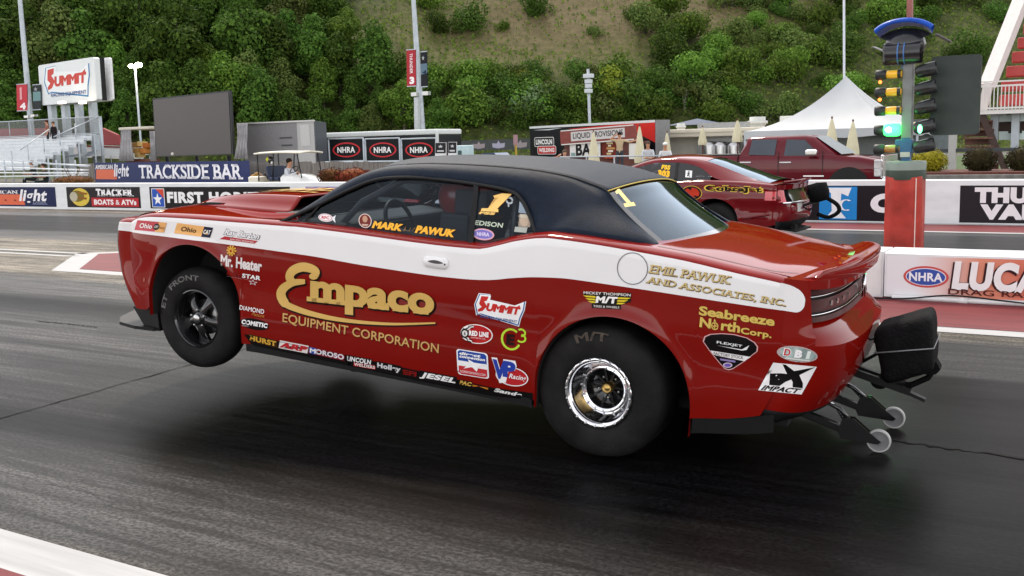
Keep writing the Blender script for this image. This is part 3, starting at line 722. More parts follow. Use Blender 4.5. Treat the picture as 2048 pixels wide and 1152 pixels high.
# ------------------------------------------------------------- wheels
def wheel_M(x, y, z, sg): return Matrix.Translation((x, y, z)) @ Matrix.Rotation(-sg*pi/2, 4, 'X')   # local z points outboard
def arc_text(s, r0, r1, a0, a1, M, name, parent, col, h, bold=.02):
    a = Art(); a.text(s, (0, 0, 1, 1), col, bold)
    def fn(u, v, l): an = a0+(a1-a0)*u; r = r0+(r1-r0)*v; return M @ Vector((r*cos(an), r*sin(an), h+l))
    return a.put(name, fn, parent, cut=(.04, .5))
def rear_wheel(sg):
    M = wheel_M(0, sg*.925, .37, sg); wd = MB()
    R = .378
    wd.lathe([(.188, -.02), (.198, -.002), (.225, .010), (.27, .016), (.315, .012), (.35, -.002), (.370, -.024), (R, -.055), (R+.002, -.16), (R, -.27), (.35, -.32), (.25, -.33), (.19, -.31)], 64, M)
    ty = wd.build('rear_wheel', RUBBER, car)
    for v in ty.data.vertices:               # wrinkled sidewall and loaded footprint
        l = M.inverted() @ v.co; r = math.hypot(l.x, l.y); a = atan2(l.y, l.x)
        if .21 < r < .36 and l.z > -.03: k = .0045*sin(11*a+r*55)*(.35+.65*max(0, sin(a))); v.co = M @ Vector((l.x, l.y, l.z+k))
        if v.co.z < .03: v.co.z = .006+(v.co.z+.01)*.6; v.co.y += sg*.012*max(0, (.03-v.co.z)/.03)*(1 if abs(v.co.y) > .8 else -1)
    ri = MB()
    ri.lathe([(.195, -.018), (.196, .002), (.186, .006), (.178, .002), (.170, -.010), (.162, -.035), (.150, -.07), (.132, -.105), (.128, -.105), (.120, -.100), (.112, -.104)], 64, M)
    rim = ri.build('rim', CHROME, ty, auto=40)
    c = MB(); c.lathe([(.113, -.103), (.108, -.16), (.1, -.18), (.0005, -.185)], 40, M)
    for i in range(10): a = 2*pi*i/10; c.bar(M @ Vector((.03*cos(a), .03*sin(a), -.168)), M @ Vector((.105*cos(a), .105*sin(a), -.172)), .012, .012)
    c.build('wheel_centre', GBLACK, ty)
    h = MB(); h.lathe([(.034, -.18), (.032, -.13), (.024, -.118), (.0005, -.116)], 24, M); h.build('hub_cap', GOLDM, ty)
    def bolt(p, r): q = MB(); q.ball(M @ Vector(p), r, 8, 5); q.build('rim_bolt', STEEL, ty)
    for i in range(20): a = 2*pi*i/20; bolt((.187*cos(a), .187*sin(a), .010), .0085)
    for i in range(16): a = 2*pi*i/16; bolt((.122*cos(a), .122*sin(a), -.098), .005)
    for i in range(5): a = 2*pi*i/5+.3; bolt((.062*cos(a), .062*sin(a), -.165), .008)
    sc2 = MB()                               # scalloped bead-lock ring
    sc2.lathe([(.198, -.004), (.202, .004), (.19, .009), (.18, .006)], 80, M); ob = sc2.build('beadlock_ring', CHROME, ty)
    for v in ob.data.vertices:
        l = M.inverted() @ v.co; r = math.hypot(l.x, l.y); a = atan2(l.y, l.x)
        if r > .194: k = 1-.035*(.5-.5*cos(20*a+pi)); v.co = M @ Vector((l.x*k, l.y*k, l.z))
    if sg == 1:
        tc_ = mat('worn_tyre_lettering', (.06, .045, .035), .8, var=.5, scale=40)
        arc_text('M/T', .295, .345, radians(-62), radians(-97), M, 'tyre_lettering', ty, tc_, .014, .03)
    return ty
def front_wheel(sg):
    M = wheel_M(2.931, sg*.885, .359, sg); wd = MB(); R = .345
    wd.lathe([(.190, -.02), (.197, -.004), (.22, .008), (.265, .014), (.30, .010), (.325, -.006), (.340, -.03), (R, -.06), (R, -.10), (.338, -.135), (.31, -.165), (.25, -.17), (.19, -.15)], 64, M)
    ty = wd.build('front_wheel', RUBBER, car)
    ri = MB(); ri.lathe([(.198, -.012), (.198, -.002), (.19, .002), (.183, -.006), (.176, -.03), (.17, -.10), (.175, -.15)], 56, M)
    rim = ri.build('rim', GBLACK, ty, auto=40)
    sp_ = MB()
    for i in range(5):
        a = 2*pi*i/5+radians(95); d = Vector((cos(a), sin(a), 0)); t = Vector((-sin(a), cos(a), 0)); P = []
        for r, wv, zz in ((.03, .036, -.030), (.06, .030, -.028), (.09, .027, -.032), (.12, .030, -.040), (.15, .040, -.052), (.178, .055, -.062)):
            P.append([M @ (d*r+t*(wv*q)+Vector((0, 0, zz-.012*abs(q)**2))) for q in (-1, -.8, -.3, .3, .8, 1)])
        sp_.grid(P)
        sp_.grid([[M @ (d*r+t*(wv*q)+Vector((0, 0, zz-.012-.03*k))) for k in (0, 1)] for q, r, wv, zz in [(1, r, wv, zz) for r, wv, zz in ((.03, .036, -.03), (.09, .027, -.032), (.15, .04, -.052), (.178, .055, -.062))]])
        sp_.grid([[M @ (d*r+t*(wv*q)+Vector((0, 0, zz-.012-.03*k))) for k in (0, 1)] for q, r, wv, zz in [(-1, r, wv, zz) for r, wv, zz in ((.03, .036, -.03), (.09, .027, -.032), (.15, .04, -.052), (.178, .055, -.062))]])
    sp_.lathe([(.05, -.05), (.048, -.024), (.03, -.018)], 24, M); sp_.build('wheel_spoke', GBLACK, ty)
    h = MB(); h.lathe([(.030, -.03), (.029, -.004), (.026, .0), (.0005, .001)], 24, M); h.build('hub_cap', STEEL, ty)
    for i in range(5): a = 2*pi*i/5+radians(59); b = MB(); b.ball(M @ Vector((.058*cos(a), .058*sin(a), -.02)), .009, 8, 5); b.build('wheel_nut', STEEL, ty)
    bd = MB(); bd.lathe([(.001, -.13), (.12, -.13), (.125, -.115), (.12, -.10), (.001, -.10)], 32, M); bd.build('brake_disc', mat('brake_steel', (.25, .25, .25), .35, 1), ty)
    if sg == 1:
        lc = mat('faded_tyre_lettering', (.11, .105, .10), .8, var=.4, scale=30)
        arc_text('FRONT', .262, .300, radians(-40), radians(-98), M, 'tyre_lettering', ty, lc, .0125, .03); arc_text('ET', .262, .300, radians(-8), radians(-28), M, 'tyre_lettering', ty, lc, .0125, .03)
for sg in (1, -1): rear_wheel(sg); front_wheel(sg)
# wheelie bars
for sg in (1, -1):
    y = .262*sg; A = Vector((-.75, y, .33)); zc = .19 if True else 0
    wz = (CI @ (Vector((0, 0, 0))-CO)).z
    # wheel centre so that it just touches the road
    gp = gnd(1757, 905) if sg == 1 else gnd(1787, 857); Pw = CI @ (Vector((gp.x, gp.y, .067))-CO); cx, cz, y = Pw.x, Pw.z, Pw.y
    Bw = Vector((cx, y, cz)); A.y = y; mb = MB()
    mb.bar(A, Bw+Vector((.09, 0, .005)), .034, .045, .006); mb.tube([Vector((-.85, y, .45)), Vector((-1.18, y, .335)), Bw+Vector((.16, 0, .085))], .013)
    mb.tube([Vector((-.98, y, .42)), Vector((-1.10, y, .375))], .021)
    for q in (-1, 1): mb.prism([(cx+.22, cz+.02), (cx+.20, cz+.10), (cx+.14, cz+.105), (cx+.02, cz+.02), (cx-.014, cz), (cx, cz-.016), (cx+.2, cz-.02)], (0, y+q*.02-.003, 0), (1, 0, 0), (0, 0, 1), (0, .006, 0))
    wb = mb.build('wheelie_bar', GBLACK, car)
    st = MB(); st.tube([Vector((-1.0, y+.001, .413)), Vector((-1.08, y+.001, .384)), Vector((-1.09, y, .376)), Vector((-1.16, y, .345)), Bw+Vector((.2, 0, .09))], [.0225, .0225, .012, .0085, .0085]); st.build('damper', CHROME, wb)
    M = Matrix.Translation(Bw) @ Matrix.Rotation(-pi/2, 4, 'X')
    t = MB(); t.lathe([(.055, .013), (.061, .014), (.0645, .010), (.0645, -.010), (.061, -.014), (.055, -.013)], 32, M); tw = t.build('bar_wheel', mat('white_urethane', (.45, .45, .44), .5), wb)
    t = MB(); t.lathe([(.056, .011), (.03, .006), (.012, .010), (.001, .012)], 24, M); t.lathe([(.056, -.011), (.001, -.01)], 24, M); t.build('wheel_hub', mat('roller_grey', (.16, .16, .165), .5), wb)
# parachute pack on its bracket
pm = MB(); bm = bmesh.new(); bmesh.ops.create_cube(bm, size=1); bmesh.ops.subdivide_edges(bm, edges=bm.edges[:], cuts=9, use_grid_fill=True)
rnd = random.Random(3)
pc = Vector((-1.475, .0, .70))
from mathutils import noise
for v in bm.verts:
    c = v.co; k = max(abs(c.x), abs(c.y), abs(c.z)); s = (abs(2*c.x)**7+abs(2*c.y)**7+abs(2*c.z)**7)**(1/7); q = c*(1/s) if s else c
    nn = noise.noise(c*4+Vector((3, 1, 2)))*.03+noise.noise(c*11)*.010
    q = q*(1+nn); belt = 1-.05*math.exp(-((q.z-.03)/.03)**2)
    v.co = Vector((q.x*.30*belt*(1+.15*q.z)+.0*q.z, q.y*.44*belt, q.z*.32-.06*q.x))
R0 = Matrix.Rotation(.24, 3, 'Y')
bm.verts.index_update(); pm.add([pc+R0 @ v.co for v in bm.verts], [[v.index for v in f.verts] for f in bm.faces]); bm.free()
FABRIC = mat('black_nylon', (.006, .0056, .0062), .85, 0, 0, .3, 30, .5, 60, spec=.12)
pk = pm.build('parachute_pack', FABRIC, car)
mb = MB(); mb.tube([pc+R0 @ Vector((.152*a, .225*b, .008)) for a, b in ((1, 1), (-1, 1), (-1, -1), (1, -1), (1, 1))], .004, 6); mb.build('pack_strap', mat('grey_cord', (.2, .2, .21), .6), pk)
mb = MB(); mb.prism([(-1.62, .66), (-1.66, .60), (-1.64, .57), (-1.58, .56)], (0, -.05, 0), (1, 0, 0), (0, 0, 1), (0, .12, 0)); mb.tube([(-1.63, .0, .60), (-1.60, 0, .53), (-1.52, 0, .475), (-1.44, 0, .46)], .018, 6); mb.build('pack_flap', FABRIC, pk)
mb = MB()
for y in (-.05, .05): mb.bar((-1.0, y, .55), (-1.52, y, .445), .03, .04)
mb.bar((-1.36, 0, .475), (-1.60, .0, .40), .05, .018); mb.box((-1.42, 0, .505), (.13, .12, .09), R0, .02); mb.tube([(-1.2, .02, .53), (-1.46, .02, .74)], .009); mb.tube([(-1.41, 0, .50), (-1.44, 0, .55)], .014)
mb.ball((-1.35, .02, .465), .05, sq=(1, .5, .8)); mb.tube([(-1.24, .1, .73), (-1.27, .1, .715), (-1.34, .06, .73)], .006); mb.box((-1.32, .08, .72), (.04, .03, .04)); mb.build('parachute_bracket', BLACK, car)
# ================================================================== lettering and stickers on the race car
_ts = {}
def on_side(x, z, h=0):
    if x > -.95: return Vector((x, side_y(x, z)+h, z))
    lo, hi = .3, 1.0
    for _ in range(16):
        m_ = (lo+hi)/2
        if tail_pt(m_, z).x < x: lo = m_
        else: hi = m_
    p = tail_pt(lo, z); q = tail_pt(lo-.01, z); d = (q-p).normalized(); return p+Vector((d.y, -d.x, 0))*(h+.001)*(1 if -d.x > 0 else -1)
def cpx(px, py):
    y = .93
    for _ in range(5):
        p = cside(px, py, y); y = on_side(max(p.x, -1.24), p.z).y
    return p.x, p.z
def deco(name, art, bl, br, tl, cut=8, rough=.4, fn=None):
    bl, br, tl = Vector(bl), Vector(br), Vector(tl); U, V = br-bl, tl-bl
    def f(u, v, h):
        q = bl+U*u+V*v
        if fn: return fn(q.x, q.y, h)
        x, z = cpx(q.x, q.y); return on_side(x, z, h)
    return art.put(name, f, car, .0007, (cut/U.length, cut/V.length) if cut else None, rough, .0022)
def Zm(ox, oy, s): return lambda x, y: (ox+x/s, oy+y/s)
z4, z5, z6, z7 = Zm(200, 340, 2.742), Zm(450, 300, 2.504), Zm(880, 480, 2.617), Zm(470, 650, 3.357)
zb_, zt_, zq = Zm(1380, 560, 3.84), Zm(1200, 340, 3.2), Zm(600, 340, 3.938)
# white stripe carried round the tail corner, with a rounded end
def stripe_end():
    mb = MB(); P = []
    xs = [-.916-.123*sin(pi/2*i/14) for i in range(15)]
    for x in xs:
        k = max(0, min(1, (-1.0-x)/.04)); rr_ = .05*(1-sqrt(max(0, 1-k*k))); lo, hi = SLO(x)+rr_, SHI(x)-rr_*.9
        P.append([on_side(x, lo+(hi-lo)*j/8, .0012) for j in range(9)])
    mb.grid(P); return mb.build('stripe_end', WHITE, car)
stripe_end()
GOLD, GOLD2 = '#cfa95f', '#caa65f'
A = Art()                                    # the big script name on the door, drawn in enlarged picture units
def script_E(dx, dy, wk, c):
    pts = crom([Vector((x, y, 0)) for x, y in ((448, 640), (458, 610), (430, 592), (385, 586), (340, 606), (326, 640), (352, 664), (398, 660))], 6)
    n = len(pts); A.line([(p.x+dx, p.y+dy) for p in pts], [wk*(30+16*sin(pi*min(1, i/n*1.1)))*(.75 if i > n-8 else 1) for i in range(n)], c)
    pts = crom([Vector((x, y, 0)) for x, y in ((404, 658), (345, 664), (300, 688), (283, 722), (305, 768), (365, 797), (450, 823), (560, 846), (700, 863), (860, 871), (1056, 866))], 6)
    n = len(pts); A.line([(p.x+dx, p.y+dy) for p in pts], [wk*(22+24*sin(pi*min(1, (i/n)*1.6)) if i/n < .4 else 7+27*(1-(i/n-.4)/.6)) for i in range(n)], c)
    A.poly([(446+dx+22*wk*cos(a), 632+dy+17*wk*sin(a)) for a in [2*pi*i/16 for i in range(16)]], c)
def mpaco(dx, dy, b, c):
    vs, fs = text2d('mpaco', b, 0, 1.0, .93); bl, br, tl = (412+dx, 800+dy), (1050+dx, 872+dy), (413+dx, 650+dy)
    if b > .06: bl, br, tl = (bl[0]-4, bl[1]+4), (br[0]+4, br[1]+4), (tl[0]-4, tl[1]-4)
    A.L.append(([(bl[0]+(br[0]-bl[0])*u+(tl[0]-bl[0])*v, bl[1]+(br[1]-bl[1])*u+(tl[1]-bl[1])*v) for u, v in vs], fs, c))
SH = '#1c0805'
script_E(5, 7, 1.22, SH); mpaco(4, 6, .062, SH); script_E(0, 0, 1, GOLD); mpaco(0, 0, .045, GOLD)
deco('company_lettering', A, z5(0, 0), z5(1, 0), z5(0, 1), 8)
def word(name, t, bl, br, tl, c, bold=.02, shear=0, serif=0, shadow=None, off=(.004, -.06), gap=1.0, extra=None, fn=None, cut=9):
    a = Art()
    if shadow: a.text(t, (off[0], off[1], 1+off[0], 1+off[1]), shadow, bold+.012, shear, serif, gap)
    a.text(t, (0, 0, 1, 1), c, bold, shear, serif, gap)
    if extra: extra(a)
    return deco(name, a, bl, br, tl, cut, fn=fn)
word('company_lettering', 'EQUIPMENT CORPORATION', z5(288, 868), z5(1070, 1026), z5(291, 815), '#c79f62', .012, shadow='#5c120b', off=(.003, -.07))
# fender stickers
a = Art(); a.poly([(0, 0), (.68, 0), (.74, 1), (.08*.0, 1)], '#bd4650'); a.poly([(.68, 0), (1, 0), (1.0, 1), (.74, 1)], '#dfa566'); a.poly(ell(.70, .5, .10, .32), '#2a2326'); a.text('CRT', (.635, .38, .765, .62), '#e8e2da', .02)
a.text('Ohio', (.14, .25, .56, .74), '#f4ece8', .03); a.text('Rental', (.80, .32, .98, .62), '#8a5f33', .0)
deco('sponsor_sticker', a, z4(190, 328), z4(352, 343), z4(206, 274))
a = Art(); a.poly(rect(0, 0, 1, 1), '#e3ab69'); a.poly(rect(.755, 0, 1, 1), '#1d2138'); a.text('Ohio', (.16, .28, .58, .74), '#3a2c1c', .025); a.text('CAT', (.78, .30, .97, .72), '#ece8e2', .04); a.poly([(.83, .28), (.88, .42), (.93, .28)], '#d8a24a')
deco('sponsor_sticker', a, z4(407, 346), z4(605, 372), z4(424, 290))
a = Art(); a.poly([(.0, .0), (.9, .02), (.97, .30), (.12, .30)], '#b03038'); a.text('Ray Barton', (.07, .24, 1.0, 1.0), '#1b1818', .06, .25, gap=.95); a.text('Ray Barton', (.085, .29, .985, .96), '#eceaec', .028, .25, gap=.95); a.text('RACING ENGINES', (.28, .07, .88, .2), '#f2e4e0', .0)
deco('sponsor_sticker', a, z4(655, 378), z4(868, 408), z4(672, 318))
a = Art()
for i in range(10): a.line([(.5, .5), (.5+.46*cos(2*pi*i/10), .5+.46*sin(2*pi*i/10))], [.08, .17], '#d9a441')
a.poly(ell(.5, .5, .24, .24), '#d9a441'); a.poly(ell(.5, .48, .10, .12), '#8a1a0c'); deco('flower_emblem', a, z4(694, 470), z4(750, 476), z4(696, 408))
word('sponsor_lettering', 'Mr. Heater', z4(662, 524), z4(888, 560), z4(664, 462), '#ddd5d2', .036, gap=.92)
a = Art(); a.poly(rect(.0, .02, .42, .82), '#5d0a08'); a.text('HEAT', (.03, .1, .40, .75), '#8a1510', .03); a.text('STAR', (.46, .14, 1.0, .98), '#e6e2e0', .04); a.line([(0, -.08), (.66, -.10)], .012, '#e6dedc'); 
for i in range(10):
    s_ = star(.80, -.42, .13, .52, 5, .42); a.line([s_[i], s_[(i+1) % 10]], .014, '#e6dedc', .25)
deco('sponsor_lettering', a, z4(694, 580), z4(882, 610), z4(696, 552))
word('sponsor_lettering', 'DIAMOND', z4(766, 765), z4(900, 790), z4(768, 740), '#efecec', .012, 0)
word('sponsor_lettering', 'Pistons', z4(832, 797), z4(902, 810), z4(834, 780), '#c08a3c', .0, .3)
a = Art(); a.poly(ell(.5, .55, .54, .75), '#100a0b'); a.text('COMETIC', (.02, .3, 1, .95), '#f4f2f2', .055, .15); a.text('GASKET', (.05, .06, .3, .2), '#e8d8d8', 0); deco('sponsor_lettering', a, z4(774, 855), z4(920, 880), z4(776, 815))
# quarter-panel stickers
def art_summit(a, blue='#2d5fa0', red='#c5302b', edge='#f3f1f1'):
    out = [(.045, .62), (.06, .98), (.30, .99), (.33, .76), (.78, .70), (.97, .90), (1.0, .60), (.97, .18), (.88, .17), (.86, .04), (.14, .30), (.075, .08)]
    out = [(.03, .55), (.08, .97), (.30, .99), (.30, .80), (.80, .72), (.985, .93), (.985, .60), (.945, .30), (.93, .0), (.16, .22), (.10, .18)]
    a.poly([(.5+(x-.5)*1.03, .5+(y-.5)*1.05) for x, y in out], edge); a.poly(out, blue); a.poly([(.5+(x-.5)*.955, .5+(y-.48)*.93) for x, y in out], edge)
    a.poly([(.11, .60), (.13, .90), (.27, .92), (.25, .76), (.20, .72), (.27, .55), (.20, .36), (.12, .30), (.10, .38), (.17, .50)], red)
    vs, fs = text2d('UMMIT', .06, .1, 0, .92); a.L.append(([(.26+.66*u, .38+.30*v+(.02*u)) for u, v in vs], fs, red)); a.poly([(.845, .70), (.90, .78), (.90, .62), (.86, .62)], red)
    a.text('RACING EQUIPMENT', (.17, .08, .90, .2), '#2a4a86', .012); return a
deco('sponsor_sticker', art_summit(Art()), z6(163, 412), z6(430, 452), z6(186, 274))
a = Art(); a.poly(ell(.5, .5, .52, .54), '#eee6e2'); a.poly(ell(.5, .5, .485, .49), '#b21f22')
for i in range(7):
    for j in range(3):
        an = pi/2+.25+i*(pi-.5)/7; r0 = .33+.055*j; a.poly([(.5+r*cos(q), .5+r*sin(q)) for r, q in ((r0, an), (r0+.055, an), (r0+.055, an+.38), (r0, an+.38))], '#f0ece8' if (i+j) % 2 else '#171314')
a.poly(ell(.16, .5, .13, .26), '#171314'); a.poly(ell(.16, .5, .085, .17), '#d8d4d0'); a.text('6', (.13, .40, .19, .60), '#171314', .02); a.text('RED LINE', (.30, .42, .93, .70), '#f3efec', .05); a.text('SYNTHETIC OIL', (.36, .28, .84, .36), '#e8c8c4', .0)
deco('sponsor_sticker', a, z6(110, 530), z6(272, 548), z6(114, 436))
a = Art(); GR = '#b6d83c'; a.line(ell(.40, .48, .36, .42, 30, .9, 2*pi-.45), .085, GR); a.line([(p[0], p[1]) for p in ell(.80, .82, .15, .14, 14, 2.4, -1.6)], .075, GR); a.line([(p[0], p[1]) for p in ell(.80, .58, .17, .15, 14, 1.5, -2.4)], .075, GR); a.text('E', (.22, .24, .54, .70), '#1f0c0a', .06)
deco('sponsor_sticker', a, z6(318, 572), z6(450, 590), z6(322, 448))
a = Art(); a.poly(rrect(0, 0, 1, 1, .1), '#efecee'); a.poly(rrect(.035, .03, .965, .97, .08), '#efecee'); a.poly([(.045, .56), (.045, .90), (.11, .965), (.89, .965), (.955, .90), (.955, .56)], '#28479a'); a.poly([(.045, .36), (.045, .10), (.11, .035), (.89, .035), (.955, .10), (.955, .36)], '#bb3138')
a.poly([(.0+.06, .52), (.42, .46), (.36, .66), (.60, .54), (.95, .58), (.70, .44), (.62, .22), (.48, .38), (.2, .26), (.34, .42)], '#f4f2f2'); a.text('direct', (.10, .80, .78, .91), '#f4f2f2', .05, .2); a.text('connection', (.10, .68, .92, .79), '#f4f2f2', .04, .2); a.text('DCPERFORMANCE.COM', (.10, .10, .90, .19), '#f0dcdc', .005)
deco('sponsor_sticker', a, z6(94, 702), z6(258, 728), z6(86, 568))
a = Art(); a.poly(ell(.56, .36, .47, .40), '#ece8e8'); a.poly(ell(.56, .36, .44, .36), '#b4262c'); V_ = [(.0, .98), (.14, .99), (.24, .52), (.30, .98), (.60, .99), (.64, .80), (.60, .62), (.44, .58), (.38, .12), (.22, .06)]
a.poly([(.28+(x-.28)*1.14, .55+(y-.55)*1.12) for x, y in V_], '#ece8e8'); a.text('V', (-.01, .18, .42, .97), '#2a3f9c', .05); a.text('P', (.30, .30, .66, .98), '#2a3f9c', .06); a.text('Racing', (.48, .22, .98, .48), '#f2ecec', .02, .3)
deco('sponsor_sticker', a, z6(274, 742), z6(456, 772), z6(278, 618))
a = Art(); a.poly([(0, .88), (.98, 1.0), (.98, .48), (.78, .26), (.78, .0), (.20, .0), (.20, .26)], '#15120f'); a.text('MICKEY THOMPSON', (.03, .78, .97, .94), '#e4ded8', .015)
for i in range(3): a.poly([(.02+.05*i, .70-.15*i), (.26, .70-.15*i), (.29, .60-.15*i), (.10+.05*i, .60-.15*i)], '#d9c02c'); a.poly([(.98-.05*i, .70-.15*i), (.72, .70-.15*i), (.70, .60-.15*i), (.90-.05*i, .60-.15*i)], '#d9c02c')
a.text('M/T', (.28, .32, .72, .72), '#eeeae6', .06, .1); a.text('TIRES & WHEELS', (.24, .06, .76, .18), '#e4ded8', .005); deco('sponsor_sticker', a, z6(742, 352), z6(1004, 366), z6(745, 262))
GL, GLS = '#c9b27c', '#4a3a22'
word('owner_lettering', 'EMIL PAWUK', zt_(308, 657), zt_(832, 732), zt_(326, 604), GL, .014, 0, 1, GLS, (.008, -.08))
word('owner_lettering', 'AND ASSOCIATES, INC.', zt_(290, 726), zt_(1186, 878), zt_(306, 680), GL, .014, 0, 1, GLS, (.005, -.10))
word('sponsor_lettering', 'Seabreeze', zb_(68, 268), zb_(648, 355), zb_(74, 197), '#cdb058', .034, 0, 0, '#6b4a14', (.006, -.05), .95)
word('sponsor_lettering', 'N  rth', zb_(72, 360), zb_(382, 406), zb_(80, 284), '#cdb058', .034, 0, 0, '#6b4a14', (.008, -.05), .95)
a = Art(); a.line(ell(.5, .42, .38, .38), .12, '#cdb058'); a.line([(.5, .0), (.5, 1.1)], .10, '#cdb058'); a.line([(.1, .42), (.9, .42)], .08, '#cdb058'); a.line([(.2, .2), (.8, .64)], .06, '#cdb058'); a.poly([(.35, .95), (.65, .95), (.5, 1.25)], '#cdb058'); deco('sponsor_emblem', a, zb_(158, 378), zb_(222, 386), zb_(160, 310))
word('sponsor_lettering', 'Corp.', zb_(388, 425), zb_(625, 460), zb_(392, 362), '#cdb058', .03, 0, 0, '#6b4a14', (.006, -.05))
def px_poly(pts, zf, ctr=None, k=1):
    c = (sum(p[0] for p in pts)/len(pts), sum(p[1] for p in pts)/len(pts)); return [((c[0]+(x-c[0])*k), (c[1]+(y-c[1])*k)) for x, y in pts]
sh = [(98, 470), (112, 432), (155, 414), (240, 408), (340, 416), (440, 442), (500, 478), (524, 512), (520, 548), (420, 625), (330, 684), (298, 692), (266, 682), (228, 640), (150, 545)]
a = Art(); a.poly(sh, '#d9a6a6'); a.poly(px_poly(sh, 0, None, .955), '#120e10'); a.poly([(158, 540), (468, 590), (418, 622), (182, 574)], '#e9e5e6')
for t, q, c in (('FLEXJET', ((206, 490), (402, 522), (208, 466)), '#ecebec'), ('FACTORY STOCK', ((184, 574), (412, 608), (184, 550)), '#77726f')):
    vs, fs = text2d(t, .02); a.L.append(([(q[0][0]+(q[1][0]-q[0][0])*u+(q[2][0]-q[0][0])*v, q[0][1]+(q[1][1]-q[0][1])*u+(q[2][1]-q[0][1])*v) for u, v in vs], fs, c))
a.poly([(205, 500), (400, 532), (458, 500), (436, 536), (400, 540)], '#ecebec'); a.poly([(232, 600), (352, 618), (350, 632), (236, 614)], '#8f7fb0'); a.poly([(292+36*cos(t), 652+20*sin(t)) for t in [2*pi*i/20 for i in range(20)]], '#c9b6c8'); a.poly([(292+26*cos(t), 652+13*sin(t)) for t in [2*pi*i/20 for i in range(20)]], '#6a55a8')
deco('sponsor_sticker', a, zb_(0, 0), zb_(1, 0), zb_(0, 1), 8)
IRI = mat('iridescent_foil', (.42, .52, .50), .25, .3, .6, .45, 26)
a = Art(); a.poly(ell(.5, .5, .5, .5), '#b9a2a0'); a.poly(ell(.5, .5, .465, .43), IRI); a.text('D', (.14, .30, .36, .80), '#f2eeee', .07, .2); a.text('D', (.17, .34, .34, .76), '#c32a2a', .03, .2); a.text('B', (.42, .28, .62, .78), '#f2eeee', .07, .2); a.text('1', (.70, .28, .84, .78), '#dfe6e0', .08, .2); a.poly(rect(.2, .14, .8, .22), '#dcd6d2')
deco('sponsor_sticker', a, zb_(668, 612), zb_(978, 648), zb_(668, 490), 8)
a = Art(); a.poly(rect(0, 0, 1, 1), '#ece8e8'); a.poly([(.18, .22), (.06, .62), (.30, .66), (.44, .66), (.22, .98), (.30, .97), (.56, .78), (.98, .99), (.72, .66), (.90, .38), (.96, .18), (.72, .22), (.66, .40), (.60, .48), (.50, .38), (.42, .22)], '#0e0c0d'); a.text('IMPACT', (.05, .02, .93, .20), '#0e0c0d', .045, .25); a.line([(0, .21), (1, .21)], .02, '#ece8e8')
deco('sponsor_sticker', a, zb_(524, 846), zb_(855, 878), zb_(640, 634), 8)
# stickers along the rocker
st_ = [(488, 668), (560, 683), (696, 711), (839, 742), (985, 775), (1066, 786)]; sb_ = [(1066, 800), (985, 792), (839, 762), (696, 731), (560, 702), (505, 691)]
a = Art(); n6 = 6; a.L.append((st_+sb_, [(i, i+1, 10-i, 11-i) for i in range(5)], '#0d0b0b')); deco('rocker_stripe', a, (0, 0), (1, 0), (0, 1), 12)
def rk(t, bl, br, tl, c, bg=None, bold=.03, shear=0, serif=0, extra=None):
    a = Art()
    if bg: a.poly(rect(-.02, -.1, 1.02, 1.12), bg)
    a.text(t, (0, .05, 1, .95), c, bold, shear, serif)
    if extra: extra(a)
    deco('rocker_sticker', a, bl, br, tl, 9)
rk('HURST', z7(100, 104), z7(282, 148), z7(96, 64), '#c99a3a', '#3a220c', .05, .1)
rk('ARP', z7(298, 150), z7(484, 186), z7(306, 108), '#b3262c', '#d9cfcc', .06, .15)
rk('MOROSO', z7(500, 186), z7(732, 236), z7(502, 148), '#d8d4da', '#7c161c', .04, 0, 0, lambda a: (a.poly(rect(0, -.05, .2, 1.05), '#2c4a9a'), a.text('M', (.02, .1, .19, .9), '#e8e6ea', .04)))
rk('LINCOLN', z7(752, 240), z7(912, 268), z7(756, 205), '#eceaea', '#171314', .03); rk('WELDERS', z7(800, 272), z7(940, 296), z7(802, 250), '#f0e6e4', '#b32a2c', .02)
rk('Holley', z7(955, 296), z7(1112, 328), z7(957, 248), '#c9c8c8', '#161112', .05); rk('EFI', z7(1125, 330), z7(1218, 348), z7(1128, 296), '#7a1512', '#2a0d0c', .05)
rk('JESEL', z7(1240, 360), z7(1480, 404), z7(1246, 310), '#e8e6e4', '#141112', .05, .2); rk('PAC', z7(1505, 398), z7(1590, 414), z7(1508, 368), '#c9a04a', '#1a1410', .05, .2)
a = Art(); [a.line([(.0, .1+.3*i), (.4, .5), (1, .1+.25*i)], .12, c) for i, c in enumerate(('#c96a1e', '#d9a030', '#8a2414'))]; deco('rocker_sticker', a, z7(1595, 414), z7(1700, 436), z7(1598, 388), 22)
rk('Sander', z7(1738, 448), z7(1965, 492), z7(1742, 420), '#dddcda', None, .05, .2)
